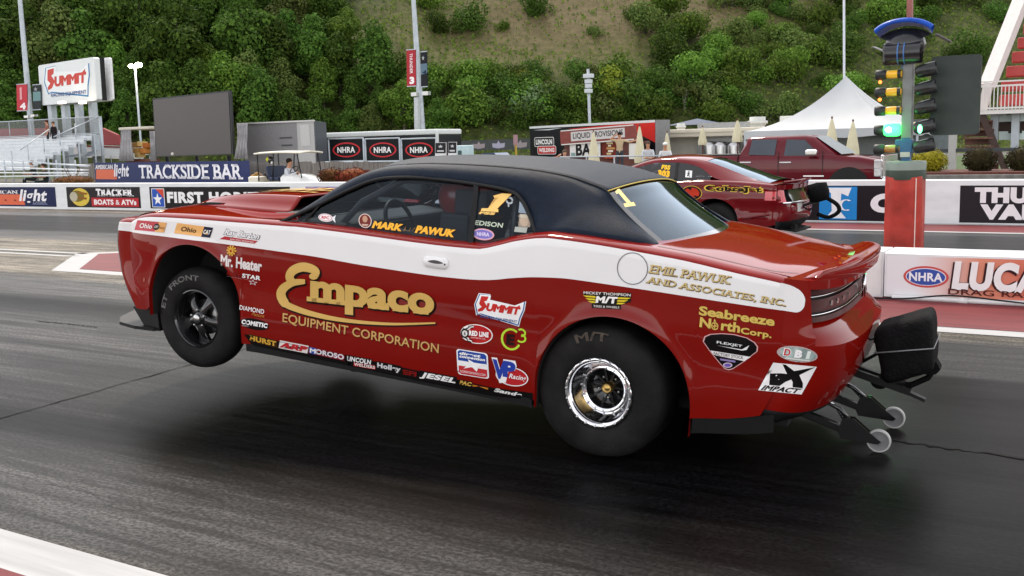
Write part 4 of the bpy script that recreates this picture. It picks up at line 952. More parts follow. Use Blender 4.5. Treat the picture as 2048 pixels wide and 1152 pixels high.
# markings on the side glass
def gpx(px, py):
    y = .8
    for _ in range(6): p = cside(px, py, y); y = gy(p.z)-.012
    return p
def gfn(px, py, h): p = gpx(px, py); return p+Vector((0, .87, .48))*(h+.001)
YEL = '#f0b03a'
for t, bl, br, tl in (('MARK', (566, 458), (800, 485), (582, 402)), ('PAWUK', (905, 497), (1212, 533), (922, 437))):
    word('driver_lettering', t, zq(*bl), zq(*br), zq(*tl), YEL, .06, .1, 0, '#5a2a10', (.012, -.06), .95, fn=gfn)
a = Art(); a.line([(.0, .1), (.2, .9), (.15, .3), (.5, .2), (.6, .8), (.75, .3), (1, .9)], .07, '#8a6a3c'); deco('driver_lettering', a, zq(815, 490), zq(905, 500), zq(820, 440), 24, fn=gfn)
a = Art(); a.poly([(.72, .5), (1, .95), (.95, .5), (1, .0)], '#dfe2e4'); a.poly(ell(.42, .5, .42, .5), '#e9dede'); a.poly(ell(.42, .5, .37, .42), '#c98f92'); a.poly(ell(.42, .5, .33, .36), '#ece6e6'); a.text('RFC', (.20, .32, .64, .68), '#c2303a', .04); deco('window_sticker', a, zq(146, 404), zq(282, 418), zq(148, 340), 24, fn=gfn)
a = Art(); a.poly(ell(.5, .5, .5, .5), '#e3cdc4'); a.poly(ell(.5, .5, .44, .45), '#6e2c26'); a.poly(ell(.5, .62, .20, .24), '#b98d74'); a.poly(rect(.25, .2, .75, .26), '#d0b0a0'); a.poly(rect(.3, .12, .7, .17), '#d0b0a0'); deco('window_sticker', a, zq(464, 455), zq(566, 462), zq(464, 342), 24, fn=gfn)
one = [(.0, .0), (.62, .0), (.60, .17), (.56, .17), (1.0, 1.0), (.66, 1.0), (.36, .84), (.42, .74), (.56, .78), (.24, .17), (.02, .15)]
def numeral(bl, br, tl, fn, fss=True, edge='#4a1c0c'):
    a = Art(); c0 = (.5, .5); a.poly([(.5+(x-.5)*1.12, .5+(y-.5)*1.07) for x, y in one], edge); a.poly(one, '#f3c877')
    if fss: a.text('FSS', (-.06, -.17, .52, -.03), '#f3c877', .06, .15)
    deco('race_number', a, bl, br, tl, 24, fn=fn)
numeral(zq(1425, 325), zq(1650, 340), zq(1445, 176), gfn)
word('window_sticker', 'EDISON', zq(1378, 434), zq(1600, 458), zq(1382, 396), '#b9c4b0', .03, .1, fn=gfn)
def art_nhra(a, ring='#c9586a', mid='#e7dfe6', blue='#4656a8', tx='#e9e6ef', bx=(.22, .34, .78, .66)):
    a.poly(ell(.5, .5, .5, .5), ring); a.poly(ell(.5, .5, .445, .41), mid); a.poly(ell(.5, .5, .425, .375), blue); a.text('NHRA', bx, tx, .035); return a
deco('window_sticker', art_nhra(Art(), '#d79aa6', '#d8c4d4', '#7a6fb8', '#d8cbe0'), zq(1358, 548), zq(1532, 562), zq(1358, 455), 24, fn=gfn)
a = Art(); a.poly([(0, 0), (.72, 0), (.80, .3), (.2*.0+.05, .28)], '#a9aca4'); a.poly([(.25, .3), (.95, .32), (1.0, .98), (.3, .98)], '#9d8f80'); a.poly(ell(.6, .62, .26, .30), '#b9a48f'); a.poly([(.36, .78), (.86, .80), (.9, .98), (.34, .98)], '#c0b8a6'); deco('window_sticker', a, zq(1688, 488), zq(1820, 500), zq(1690, 342), 24, fn=gfn)
a = Art(); a.line(ell(.5, .7, .4, .3), .2, '#a9b0b4'); a.line([(.4, .5), (.4, .0)], .2, '#a9b0b4'); deco('window_sticker', a, zq(1620, 290), zq(1680, 298), zq(1622, 215), 24, fn=gfn)
# number on the rear glass
def rpx(px, py):
    d = CI @ ray(px, py); c = CI @ (CPOS-CO); p0 = Vector(RW[0][3]); p1 = Vector(RW[-1][3]); p2 = Vector(RW[len(RW)//2][7]); nn = (p1-p0).cross(p2-p0).normalized(); return c+d*((p0-c).dot(nn)/d.dot(nn)), nn
def rfn(px, py, h):
    p, nn = rpx(px, py); nn = nn if nn.z > 0 else -nn; return p+nn*(h+.012)
a = Art(); a.poly([(.0, .0), (1, -.05), (1.0, .16), (.74, .17), (.40, 1.0), (.22, 1.0), (-.12, .90), (-.10, .76), (.12, .78), (.34, .19), (.02, .2)], '#e8cf86'); deco('race_number', a, zt_(150, 252), zt_(216, 236), zt_(88, 140), None, fn=rfn)
# ================================================================== barriers and start lights
CONC = mat('painted_concrete', (.74, .74, .75), .55, var=.07, scale=2.2, stretch=(1, 1, 3))
GALV = mat('galvanised_steel', (.42, .46, .50), .45, .25, 0, .12, 3); ALU = mat('bleacher_aluminium', (.56, .59, .62), .45, .35, 0, .08, 4)
def quad(o_px, u_px, v_px, Y0, Y1=None):      # plane patch from three picture corners standing on the planes y = Y0 (left) and y = Y1 (right)
    Y1 = Y1 or Y0; O = at(*o_px, Y0); return O, at(*u_px, Y1)-O, at(*v_px, Y0)-O
WY = 21.5
wall = empty('barrier_wall', (0, WY, 0), 'long white concrete barrier with advertising panels along the far lane', 'barrier')
wall.location = (0, 0, 0)
mb = MB(); mb.prism([(0, 0), (0, .84), (.02, .857), (.23, .857), (.25, .84), (.25, 0)], (-150, WY, 0), (0, 1, 0), (0, 0, 1), (165, 0, 0)); mb.build('wall', CONC, wall)
def panel_art(art, pxl, pxr, z0=.075, z1=.735):
    x0 = at(pxl, 395, WY).x; x1 = at(pxr, 395, WY).x; return art.put('advertising_panel', flat((x0, WY-.003, z0), (x1-x0, 0, 0), (0, 0, z1-z0)), wall, .0025)
NAVY = '#1b2148'
def art_light(a):
    a.poly(rect(0, 0, 1, 1), NAVY); a.poly([(.06, .08), (.62, .08), (.59, .62), (.08, .62)], '#d9694a'); a.text('AMERICAN', (.06, .64, .54, .84), '#e8e4e6', .03, 0, 1); a.text('light', (.55, .12, .90, .88), '#ece9ec', .035, .25)
    for i in range(4): a.poly(ell(.14+.12*i, .32, .012, .04, 8), '#5a2a28')
    a.poly(rect(.72, .12, .90, .15), '#8a90b0'); a.text('LAGER', (.73, .17, .89, .27), '#9aa0bc', 0); return a
panel_art(art_light(Art()), -46, 112)
a = Art(); a.poly(rect(0, 0, 1, 1), '#282326'); a.poly(ell(.19, .50, .13, .44), '#d8bb4c'); a.poly(ell(.15, .55, .10, .28), '#7a6a28'); a.poly(ell(.10, .52, .055, .24), '#b9b09a'); a.poly([(.18, .78), (.30, .70), (.28, .62), (.17, .68)], '#8f5a24'); a.poly([(.17, .52), (.29, .48), (.27, .38), (.16, .44)], '#8f5a24'); a.poly(rect(.35, .06, .98, .48), '#b52c34'); a.text('TRACKER', (.42, .54, .92, .92), '#f2eff0', .05, 0, 1); a.text('BOATS & ATVs', (.385, .14, .95, .40), '#f2e6e6', .05); panel_art(a, 134, 281)
a = Art(); a.poly(rect(0, 0, 1, 1), '#1d1a1c'); a.poly(rect(.015, .05, .115, .93), '#ece9ea'); a.poly(rect(.02, .08, .11, .90), '#2f56b0'); a.poly([(.05, .90), (.11, .90), (.11, .45), (.09, .62)], '#cc4a33'); a.poly(star(.062, .42, .036, .30), '#f2f0f2'); a.text('FIRST HORIZON', (.135, .26, .965, .78), '#ece9ea', .055, gap=1.05); panel_art(a, 300, 581)
a = Art(); a.poly(rect(0, 0, 1, 1), '#3f3fb2'); [a.poly(rect(.42+.12*i, .75-.5*(i % 2), .50+.12*i, .99-.5*(i % 2)), '#2b2b86') for i in range(4)]; a.poly([(.30, .1), (.36, .12), (.37, .62), (.335, .5)], '#ece9f2'); panel_art(a, 612, 705)
a = Art(); a.poly(rect(0, 0, 1, 1), '#241f24'); a.text('FOOD', (.10, .24, .485, .78), '#ece8ea', .09, .06); a.poly(rect(.545, .03, .715, .97), '#2b86cc'); a.poly([(.57, .94), (.69, .94), (.675, .70), (.645, .78), (.598, .78)], '#eef0f2'); a.poly([(.598, .78), (.645, .78), (.64, .28), (.603, .28)], '#eef0f2'); a.poly([(.603, .28), (.64, .28), (.668, .07), (.575, .07)], '#eef0f2'); a.line(ell(.668, .45, .026, .15, 14, .9, 5.2), .014, '#eef0f2', .5); a.text('CITY', (.775, .24, 1.12, .78), '#ece8ea', .07, .06)
a.L[-1] = ([(min(x, .995), y) for x, y in a.L[-1][0]], a.L[-1][1], a.L[-1][2]); panel_art(a, 1415, 1847, .03, .745)
a = Art(); a.poly(rect(0, 0, 1, 1), '#2a2529'); a.text('THUNDER', (.085, .53, .80, .95), '#e9e4e6', .075); a.text('VALLEY', (.12, .09, .74, .50), '#e9e4e6', .075); panel_art(a, 1920, 2290, .03, .745)
# centre island barrier with its vinyl banner
def frame_pt(u, v): return Vector((-2.2+u, 11.33, v))
isl = empty('island_barrier', (-2.2, 11.33, 0), 'low white concrete barrier with the red race series banner in the centre island', 'barrier'); isl.location = (0, 0, 0)
mb = MB(); mb.prism([(0, .03), (0, .49), (.02, .505), (.55, .505), (.57, .49), (.57, .03)], (-2.19, 11.33, 0), (0, 1, 0), (0, 0, 1), (14, 0, 0)); mb.build('wall', CONC, isl)
m = bpy.data.materials.new('fading_red_banner'); m.use_nodes = True; n = m.node_tree.nodes; L = m.node_tree.links; tcx = n.new('ShaderNodeTexCoord'); sp_ = n.new('ShaderNodeSeparateXYZ'); mr = n.new('ShaderNodeMapRange'); cr = n.new('ShaderNodeValToRGB')
L.new(tcx.outputs['Object'], sp_.inputs[0]); L.new(sp_.outputs[0], mr.inputs[0]); mr.inputs[1].default_value = -2.2; mr.inputs[2].default_value = -.5; e = cr.color_ramp.elements; e[0].color = (.78, .76, .78, 1); e[1].color = (.60, .07, .045, 1); e[0].position = .18; e.new(.55).color = (.72, .27, .17, 1)
L.new(mr.outputs[0], cr.inputs[0]); L.new(cr.outputs[0], n['Principled BSDF'].inputs[0]); n['Principled BSDF'].inputs['Roughness'].default_value = .45
fl = flat((0, 11.327, 0), (1, 0, 0), (0, 0, 1)); x_ = lambda px: at(px, 550, 11.33).x; z_ = lambda px, py: at(px, py, 11.33).z
a = Art(); a.poly(rect(-2.17, .06, 6, .47), m)
def sub(a, fnc, x0, z0, x1, z1): b = Art(); fnc(b); a.L += [([(x0+(x1-x0)*u, z0+(z1-z0)*v) for u, v in P], F, c) for P, F, c in b.L]
sub(a, lambda b: art_nhra(b, '#c8504e', '#e9e2ea', '#3f55a2', '#eceaf2', (.13, .30, .87, .70)), x_(1807), z_(1850, 575), x_(1898), z_(1850, 532))
def bt(t, l, r, yb, yt, c, b, sh=0, g=1): a.text(t, (x_(l), z_((l+r)/2, yb), x_(r), z_((l+r)/2, yt)), c, b, sh, 0, g)
bt('LUCAS OIL', 1900, 2262, 589, 529, '#3a1d20', .075, .12); bt('LUCAS OIL', 1904, 2266, 588, 527, '#eeeaea', .055, .12); bt('DRAG RACING', 1898, 2140, 594, 582, '#5a2826', .015)
a.put('banner', fl, isl, .0025)
mb = MB(); mb.tube([(-2.1, 11.295, .03), (6, 11.295, .03)], .026, 10); [mb.tube([(x, 11.295, .03), (x+.09, 11.295, .03)], .033, 10) for x in (-1.45, .6)]; mb.build('toe_pipe', CONC, isl)
mb = MB(); mb.tube(crom([(-2.6, 11.2, .02), (-2.0, 11.22, .03), (-1.5, 11.25, .085), (-.9, 11.24, .05), (-.2, 11.2, .02), (.3, 11.25, .05), (1.2, 11.25, .06)], 6), .009, 6); tag(mb.build('power_cable', BLACK), 'black cable lying along the foot of the low island barrier', 'cable')
yb = empty('barrier_block', (0, 0, 0), 'white barrier block with part of a big dark letter Y behind the car tail', 'barrier')
mb = MB(); mb.prism([(0, 0), (0, .50), (.5, .50), (.5, 0)], (-3.6, 11.42, 0), (0, 1, 0), (0, 0, 1), (1.38, 0, 0)); mb.build('wall', CONC, yb)
a = Art(); a.poly(rect(-3.55, .03, -2.24, .48), '#e6e2e0'); a.text('Y', (-2.95, .08, -2.30, .43), '#4c4644', .09); a.put('banner', flat((0, 11.417, 0), (1, 0, 0), (0, 0, 1)), yb, .0025)
# start light tree
TY = 13.2; tb = at(1807, 505, TY); TX = tb.x
tree = empty('starting_light_tree', (TX, TY, 0), 'tall start light tree with amber bulbs and a glowing green light on a red pad', 'start lights')
def T(x, y, z): return Vector((x, y, z))
pad = MB(); P = []
for zz, r in ((0, .215), (.05, .222), (.5, .222), (1.0, .222), (1.20, .222), (1.24, .216)):
    P.append([(r*.97*max(-1, min(1, cos(a)*1.12)), r*.95*max(-1, min(1, sin(a)*1.12)), zz) for a in [2*pi*i/40 for i in range(41)]])
pad.grid(P); PADM = mat('red_vinyl_pad', (.36, .036, .025), .5, 0, .1, .38, 3.0, .5, 6, spec=.2); pad.build('base_pad', PADM, tree)
mb = MB(); mb.grid([[(.155+.006*j, -.222-.003, z+.0) for j in (0, 1, 2)] for z in (.03, .6, 1.22)]); mb.build('pad_seam', mat('pale_piping', (.6, .45, .40), .5), tree)
mb = MB(); mb.lathe([(.23, 1.20), (.233, 1.23), (.233, 1.31), (.232, 1.315)], 40); mb.cur = 1; mb.lathe([(.232, 1.315), (.234, 1.40), (.225, 1.42), (.0005, 1.425)], 40); mb.build('base_ring', [mat('dark_green_ring', (.018, .035, .022), .5), mat('grey_green_ring', (.20, .24, .21), .5)], tree)
mb = MB(); mb.box((0, 0, 1.55), (.10, .10, .3)); mb.cur = 1; mb.box((0, .02, 2.1), (.12, .12, 1.1), None, .01); mb.cur = 0; mb.box((-.02, -.02, 1.60), (.20, .12, .16), None, .01); mb.box((-.04, 0, 2.62), (.07, .07, .2)); mb.cur = 2; mb.box((.0, -.085, 1.50), (.11, .004, .06)); mb.build('post', [mat('blue_post', (.02, .10, .22), .4), mat('grey_post', (.20, .21, .21), .5), paint('#b9b6b0')], tree)
AMB = mat('start_amber_lens', (.85, .46, .02), .3, 0, .3, .1); AMB2 = mat('dim_orange_lens', (.34, .15, .03), .3, 0, .5)
GRN = mat('lit_green_lens', (.1, .9, .3), .3, emit=(.03, 1, .09), estr=1.9); GRN2 = mat('green_lens_edge', (.05, .5, .15), .3, emit=(.10, .9, .25), estr=3)
HOUS = mat('lamp_housing', (.014, .016, .016), .5)
def bulb(x0, z, sg, lens, hood=True):          # a lamp lying along x, its hood pointing away from the post
    lp = MB(); M = Matrix.Translation((x0, -.02, z)) @ Matrix.Rotation(sg*pi/2, 4, 'Y')
    lp.lathe([(.0005, .0), (.055, .0), (.062, .01), (.066, .09), (.070, .15), (.070, .20), (.066, .20), (.060, .15), (.0005, .13)], 24, M)
    return lp, M
for i, (z, lens) in enumerate(((2.46, AMB), (2.25, AMB), (2.03, AMB), (1.80, GRN), (1.57, AMB2))):
    hb = MB(); M = Matrix.Translation((-.08, -.06, z)) @ Matrix.Rotation(-pi/2, 4, 'Y')
    hb.lathe([(.045, .16), (.058, .17), (.060, .27), (.052, .285), (.045, .27), (.0005, .25)], 24, M); hb.lathe([(.05, -.01), (.05, .03), (.0005, .03)], 20, M); lo_ = hb.build('lamp_housing', HOUS, tree)
    lb = MB(); k_ = 1.75 if lens is GRN else 1.08; lb.lathe([(.0005, -.02), (.036*k_, -.015), (.043*k_, .0), (.046*k_, .07), (.043*k_, .14), (.034*k_, .172), (.0005, .18)], 24, M); lb.build('lamp_lens', lens, lo_)  # green lens drawn oversize, its glow standing in for the lamp's halo
    if lens is GRN: cb2 = MB(); cb2.ball((-.175, -.105, z), .062, 14, 10, (1.25, .6, .75)); cb2.build('glowing_core', mat('lit_core', (.6, 1, .7), .3, emit=(.45, 1, .55), estr=9), lo_)  # added ball for the burnt-out white centre of the lit lamp
    if i < 2:
        db = MB(); db.ball((-.31, -.07, z-.085), .022, 8, 6); db.build('small_marker_lamp', mat('orange_marker', (.7, .14, .03), .4, emit=(1, .2, .03), estr=1.2), lo_)
    hr = MB(); M2 = Matrix.Translation((.13, -.09, z+.01)) @ Matrix.Rotation(pi/2-.2, 4, 'Y') @ Matrix.Rotation(0, 4, 'X')
    hr.lathe([(.0005, -.04), (.05, -.035), (.074, .0), (.080, .10), (.080, .20), (.074, .20), (.07, .1), (.0005, .05)], 24, M2); hr.build('lamp_hood', mat('black_hood', (.013, .015, .015), .35), tree)
mb = MB(); mb.ball((.175, -.17, 1.80), .05, sq=(.55, .5, 1.05)); mb.build('lamp_lens', GRN2, tree)
mb = MB(); mb.prism(rrect(0, 0, .55, .93, .06, .6), (.24, .10, 1.72), (1, .0, 0), (0, 0, 1), (0, .03, 0)); mb.build('screen_board', mat('green_lit_board', (.022, .032, .027), .55, 0, 0, .25, 5), tree)  # the green lamp's light on this board is put into its colour
mb = MB(); P = []                              # curved blue stage-light head
for j in range(17):
    a = -1.05+2.1*j/16; x = -.06+.37*sin(a); z = 2.84+.22*cos(a)
    P.append([(x-.01*sin(a), -.10, z-.00), (x, -.12, z+.02), (x+.02*sin(a), -.06, z+.055), (x, .10, z+.06), (x-.03*sin(a), .10, z-.03), (x-.01*sin(a), -.10, z)])
mb.grid(P); mb.build('stage_light_head', mat('blue_lens', (.010, .07, .40), .35, 0, .1, .15, spec=.15), tree)
mb = MB(); P = [[(-.06+k*.36*sin(-1+2*j/16), -.08+.12*k, 2.80+.20*k*cos(-1+2*j/16)) for k in (.35, 1)] for j in range(17)]; mb.grid(P); mb.ball((-.05, 0, 2.80), .22, sq=(1.1, .6, .75)); mb.box((-.13, -.02, 2.70), (.32, .2, .26), None, .04); mb.lathe([(.12, -.2), (.13, .2)], 24, Matrix.Translation((-.05, -.06, 2.70)) @ Matrix.Rotation(pi/2, 4, 'Y')); mb.build('head_housing', mat('housing_black', (.012, .012, .014), .3, 0, .3), tree)
mb = MB()
for x in (-.10, -.03): mb.lathe([(.136, -.008), (.136, .008)], 24, Matrix.Translation((x, -.06, 2.70)) @ Matrix.Rotation(pi/2, 4, 'Y'))
mb.build('housing_band', mat('blue_band', (.05, .14, .35), .3), tree)
for e0, e1, w_ in (((-.40, -.05, 2.80), (-.24, -.08, 2.72), .14), ((.30, -.05, 2.90), (.46, .02, 2.80), .10)): mb = MB(); mb.bar(e0, e1, w_, .01); mb.build('side_flap', mat('grey_flap', (.16, .15, .15), .5), tree)
mb = MB(); mb.bar((-.01, .05, 3.05), (-.02, .05, 3.6), .09, .06); mb.build('top_post', mat('weathered_red_post', (.30, .10, .08), .6, var=.3), tree)
gl = bpy.data.lights.new('green_lamp_light', 'POINT'); gl.color = (.12, 1, .32); gl.energy = .9; gl.shadow_soft_size = .12; go = link('green_lamp_light', gl); go.location = (TX-.18, TY-.22, 1.80)
# ================================================================== behind the far barrier
WOOD = mat('grey_weathered_boards', (.17, .15, .135), .8, var=.35, scale=3, stretch=(6, 6, .6)); BRN = mat('stained_brown_boards', (.11, .03, .02), .65, var=.25, scale=4)
# left grandstand: rows of aluminium benches
gs = empty('grandstand', (-46, 36, 0), 'large aluminium grandstand with stepped benches at far left', 'grandstand'); gs.location = (0, 0, 0)
NR = 9
def gsx(k): return at(62+128*k/(NR-1), 300, 37+.8*k).x
for k in range(NR):
    y = 37+.8*k; x1 = gsx(k); z = at(62+128*k/(NR-1), 327-58*k/(NR-1), y).z; mb = MB(); mb.box(((x1-80)/2, y, z), (x1+80, .34, .05)); mb.box(((x1-80)/2, y-.38, z-.36), (x1+80, .42, .03)); mb.box(((x1-80)/2, y-.16, z-.20), (x1+80, .02, .28)); mb.build('bench_row', ALU, gs)
zt2 = at(190, 269, 37+.8*8).z; mb = MB(); yb_ = 37+.8*8+.5
for i in range(9): x = gsx(8)-2.4*i; mb.tube([(x, yb_, zt2-.3), (x, yb_, zt2+1.15)], .03, 6)
for h in (.1, 1.15): mb.tube([(gsx(8), yb_, zt2+h), (-80, yb_, zt2+h)], .035, 6)
mb.tube([(gsx(3), 37+.8*3, at(98, 281, 39.4).z+.2), (gsx(8), yb_, zt2+1.15)], .04, 6); mb.tube([(gsx(0)-1, 37, at(30, 300, 37).z), (gsx(5)-2, 41, at(95, 259, 41).z)], .035, 6)
for k in range(0, NR, 2): x = gsx(k); z = at(62+128*k/(NR-1), 327-58*k/(NR-1), 37+.8*k).z; mb.tube([(x, 37+.8*k, 0), (x, 37+.8*k, z)], .07, 6); mb.tube([(x-1.4, 37+.8*k-.3, z-.5), (x-1.4, 37+.8*k-.3, z+.75)], .04, 6)
mb.tube([(gsx(8)+.1, yb_, 0), (gsx(8)+.1, yb_, zt2+1.15)], .10, 8); mb.build('stand_frame', GALV, gs)
CHAIN = glass('chain_link_mesh', (.62, .64, .64), .6); mb = MB(); mb.flat = True; mb.add([(-80, yb_, zt2), (gsx(8), yb_, zt2), (gsx(8), yb_, zt2+1.12), (-80, yb_, zt2+1.12)], [(0, 1, 2, 3)]); mb.build('mesh_panel', CHAIN, gs)
lo = empty('low_bleacher', (0, 0, 0), 'small low aluminium bleacher with rails in front of the grandstand', 'bleacher')
for i, (y0, y1, px1) in enumerate(((321, 331, 175), (333, 340, 172), (345, 346, 172), (354, 350, 170))):
    mb = MB(); O = at(-60, y0, 30.5-.6*i); E2 = at(px1, y1, 29-.6*i); mb.bar(O, E2, .26, .05); mb.build('bench_row', ALU, lo)
mb = MB()
for px in (8, 24, 46, 112, 150): mb.tube([at(px, 320, 29.2), Vector((at(px, 320, 29.2).x, 29.2, 0))], .035, 6)
mb.tube([at(-60, 332, 28.8), at(70, 332, 28.4)], .03, 6); mb.tube([at(25, 321, 29), at(176, 333, 28.6)], .03, 6); mb.build('bleacher_frame', GALV, lo)
mb = MB(); O, U, V = quad((-20, 300), (88, 300), (-20, 258), 47); mb.prism([(0, 0), (1, 0), (1, 1), (0, 1)], O, U, V, (0, .1, 0)); tag(mb.build('red_fence', mat('red_sheeting', (.30, .03, .035), .6)), 'red sheeting fence seen behind the top row of the grandstand', 'fence')
O, U, V = quad((183, 290), (240, 290), (186, 256), 60); mb = MB(); mb.prism([(0, 0), (1, 0), (.85, .6), (.3, 1), (0, .95)], O, U, V, (0, .3, 0)); tag(mb.build('red_canopy', mat('dark_red_canvas', (.24, .03, .035), .7)), 'dark red canvas canopy beside the grandstand end', 'canopy')
O, U, V = quad((140, 314), (245, 318), (140, 291), 52); mb = MB(); mb.prism([(0, 0), (1, 0), (1, 1), (0, 1)], O, U, V, (0, 2, 0)); b_ = mb.build('white_shed', mat('white_sheet_wall', (.66, .66, .66), .6)); tag(b_, 'long low white shed with a red gutter behind the grandstand legs', 'shed')
mb = MB(); mb.bar(O+V, O+V+U, .12, .12); mb.build('gutter', LRED, b_)
p = at(212, 297, 46); mb = MB(); mb.add([p, *[Vector((p.x+2.1*a, 46+2*b, at(212, 312, 46).z)) for a, b in ((-1, -1), (1, -1), (1, 1), (-1, 1))]], [(0, 1, 2), (0, 2, 3), (0, 3, 4), (0, 4, 1)]); cn = mb.build('canopy_tent', mat('blue_grey_canvas', (.06, .085, .11), .7)); tag(cn, 'blue grey canopy tent low beside the grandstand', 'canopy')
mb = MB(); [mb.tube([(p.x+2*a, 46+1.9*b, 0), (p.x+2*a, 46+1.9*b, at(212, 312, 46).z)], .03, 6) for a in (-1, 1) for b in (-1, 1)]; mb.build('tent_leg', GALV, cn)
# billboard on four posts
bb = empty('billboard', (0, 0, 0), 'white billboard with red lettering on four grey posts above the grandstand', 'billboard')
O = at(82, 211, 46); U = at(194, 201, 44)-O; V = at(76, 131, 46)-O; D = V.cross(U).normalized()*.35; D = D if D.y > 0 else -D
mb = MB(); rr = rrect(0, 0, 1, 1, .04, 1.3); mb.prism(rr, O, U, V, D); mb.build('sign_face', paint('#d9dcdc'), bb)
O2, U2 = at(194, 201, 44), at(205, 200, 45.5)-at(194, 201, 44); mb = MB(); D2 = Vector((.08, .30, 0)); mb.add([O+U+D, O+U+V+D, O+U+V+D+D2, O+U+D+D2], [(0, 1, 2, 3)]); mb.build('sign_side', DARK, bb); mb = MB(); mb.prism(rr, O+D+D2+Vector((.3, .2, 0)), U, V, D*.4); mb.build('rear_face', CONC, bb)
a = art_summit(Art(), '#3a78a8', '#c23a30', '#e6e8e8'); a.xf((.86, 0, .07, 0, .84, .10)); a.put('sign_lettering', flat(O-D*.02, U, V), bb, .006)
for px, sz in ((103, 1), (130, 1), (157, 1), (185, 1)): q = at(px, 205, 46.2); mb = MB(); mb.bar((q.x, q.y, 0), q, .42); mb.build('sign_post', GALV, bb)
LAMP = mat('floodlight_glow', (1, .9, .7), .4, emit=(1, .86, .58), estr=28)
for px in (124, 165): q = at(px, 205, 43.5); mb = MB(); mb.box(q, (.5, .3, .14), None, .05); mb.build('sign_lamp', mat('warm_sign_lamp', (1, .8, .6), .4, emit=(1, .8, .55), estr=4), bb)
# tall light poles with pennants
def flag(P, px, py, w, h, Y, base, art, nm='pennant'):
    O = at(px, py+h, Y); U = at(px+w, py+h-1, Y)-O; V = at(px-1, py, Y)-O; art.put(nm, flat(O, U, V), P, .006); mb = MB(); mb.flat = True; mb.prism(rect(0, 0, 1, 1), O+Vector((0, .02, 0)), U, V, (0, .02, 0)); mb.build('pennant_back', base, P)
    mb = MB(); mb.bar(O+V, O+V+U, .05); mb.bar(O, O+U, .05); mb.build('pennant_bar', GALV, P)
def lpole(base, top, Y, r0, r1, label):
    P = empty('light_pole', (0, 0, 0), label, 'light pole'); b, t = at(*base, Y), at(*top, Y); d = (t-b).normalized()
    mb = MB(); q = Vector((b.x, b.y, 0)); mb.tube([q, b, t, t+(t-b)*.25], [r0*1.02, r0, r1, r1*.9], 14); mb.build('pole', GALV, P); return P
P1 = lpole((63, 262), (40, 0), 46, .21, .15, 'tall grey light pole with a red number 4 pennant behind the grandstand')
a = Art(); a.poly(rect(0, 0, 1, 1), '#b8323e'); a.text('4', (.30, .05, .85, .30), '#efe8ea', .05); a.line([(.42, .42), (.40, .88)], .2, '#d89aa0'); flag(P1, 34, 169, 21, 53, 45.8, LRED, a)
a = Art(); a.poly(rect(0, 0, 1, 1), '#22262a'); a.poly(rect(.05, .35, 1, .72), '#6a8a8c'); a.poly(star(.4, .82, .25, .1), '#9a9ea2'); flag(P1, 66, 170, 16, 50, 45.8, BLACK, a)
q = at(62, 233, 45.7); mb = MB(); mb.box(q+Vector((-.35, 0, 0)), (.5, .3, .16)); mb.box(q+Vector((.4, 0, .05)), (.4, .3, .14)); mb.build('lamp_bracket', STEEL, P1)
P2 = lpole((844, 262), (827, 0), 50, .21, .13, 'tall grey light pole with a red number 3 pennant behind the black trailer')
a = Art(); a.poly(rect(0, 0, 1, 1), '#a8303a'); a.text('3', (.30, .06, .82, .26), '#efe8ea', .06); a.text('THUNDER', (.30, .36, .62, .90), '#e0c0c4', .0)
a.L[-1] = ([(.35+.32*v, .34+.56*(1-u)) for u, v in text2d('THUNDER', .03)[0]], text2d('THUNDER', .03)[1], '#e6d2d4'); flag(P2, 814, 100, 18, 73, 49.8, LRED, a)
a = Art(); a.poly(rect(0, 0, 1, 1), '#1e2024'); a.poly([(0, .35), (1, .38), (1, .66), (0, .66)], '#5f7484'); a.poly(star(.4, .82, .25, .08), '#a9acb0'); a.poly([(.2, .4), (.9, .36), (.8, .48)], '#26344c'); flag(P2, 842, 104, 13, 70, 49.8, BLACK, a)
q = at(842, 188, 49.7); mb = MB(); mb.box(q+Vector((-.42, 0, 0)), (.4, .3, .22)); mb.box(q+Vector((.40, 0, .02)), (.4, .3, .22)); mb.build('lamp_bracket', STEEL, P2); q2 = at(834, 240, 49.6); mb = MB(); mb.bar(at(834, 195, 49.6), q2+Vector((0, 0, -1)), .26); mb.build('service_box', mat('pale_grey_box', (.45, .47, .48), .5), P2)
def flood(px_b, px_t, Y, r, label, lamps):
    P = empty('floodlight_pole', (0, 0, 0), label, 'light pole'); b, t = at(*px_b, Y), at(*px_t, Y); mb = MB(); mb.tube([(b.x, b.y, 0), b, t], r, 8); mb.build('pole', GALV, P)
    for px, py, s in lamps: mb = MB(); mb.ball(at(px, py, Y-.1), s, sq=(1.3, .8, .7)); mb.build('lamp_head', LAMP, P)
    return P
flood((283, 300), (270, 136), 60, .09, 'slim floodlight pole with two lit lamps above the video screen', ((262, 132, .22), (277, 130, .30)))
flood((600, 240), (596, 156), 90, .09, 'small distant floodlight pole with one lit lamp over the grey trailer', ((595, 152, .24),))
P = empty('camera_pole', (0, 0, 0), 'grey pole with stacked white equipment boxes over the red trailer', 'pole'); b = at(1181, 250, 56); mb = MB(); t = at(1176, 138, 56); mb.tube([(b.x, 56, 0), t], .09, 8); mb.build('pole', GALV, P)
for py, w_ in ((152, .62), (163, .4), (172, .35), (182, .42)): mb = MB(); mb.box(at(1177, py, 55.9), (w_, .3, .24), None, .03); mb.build('equipment_box', paint('#c6ccd0'), P)
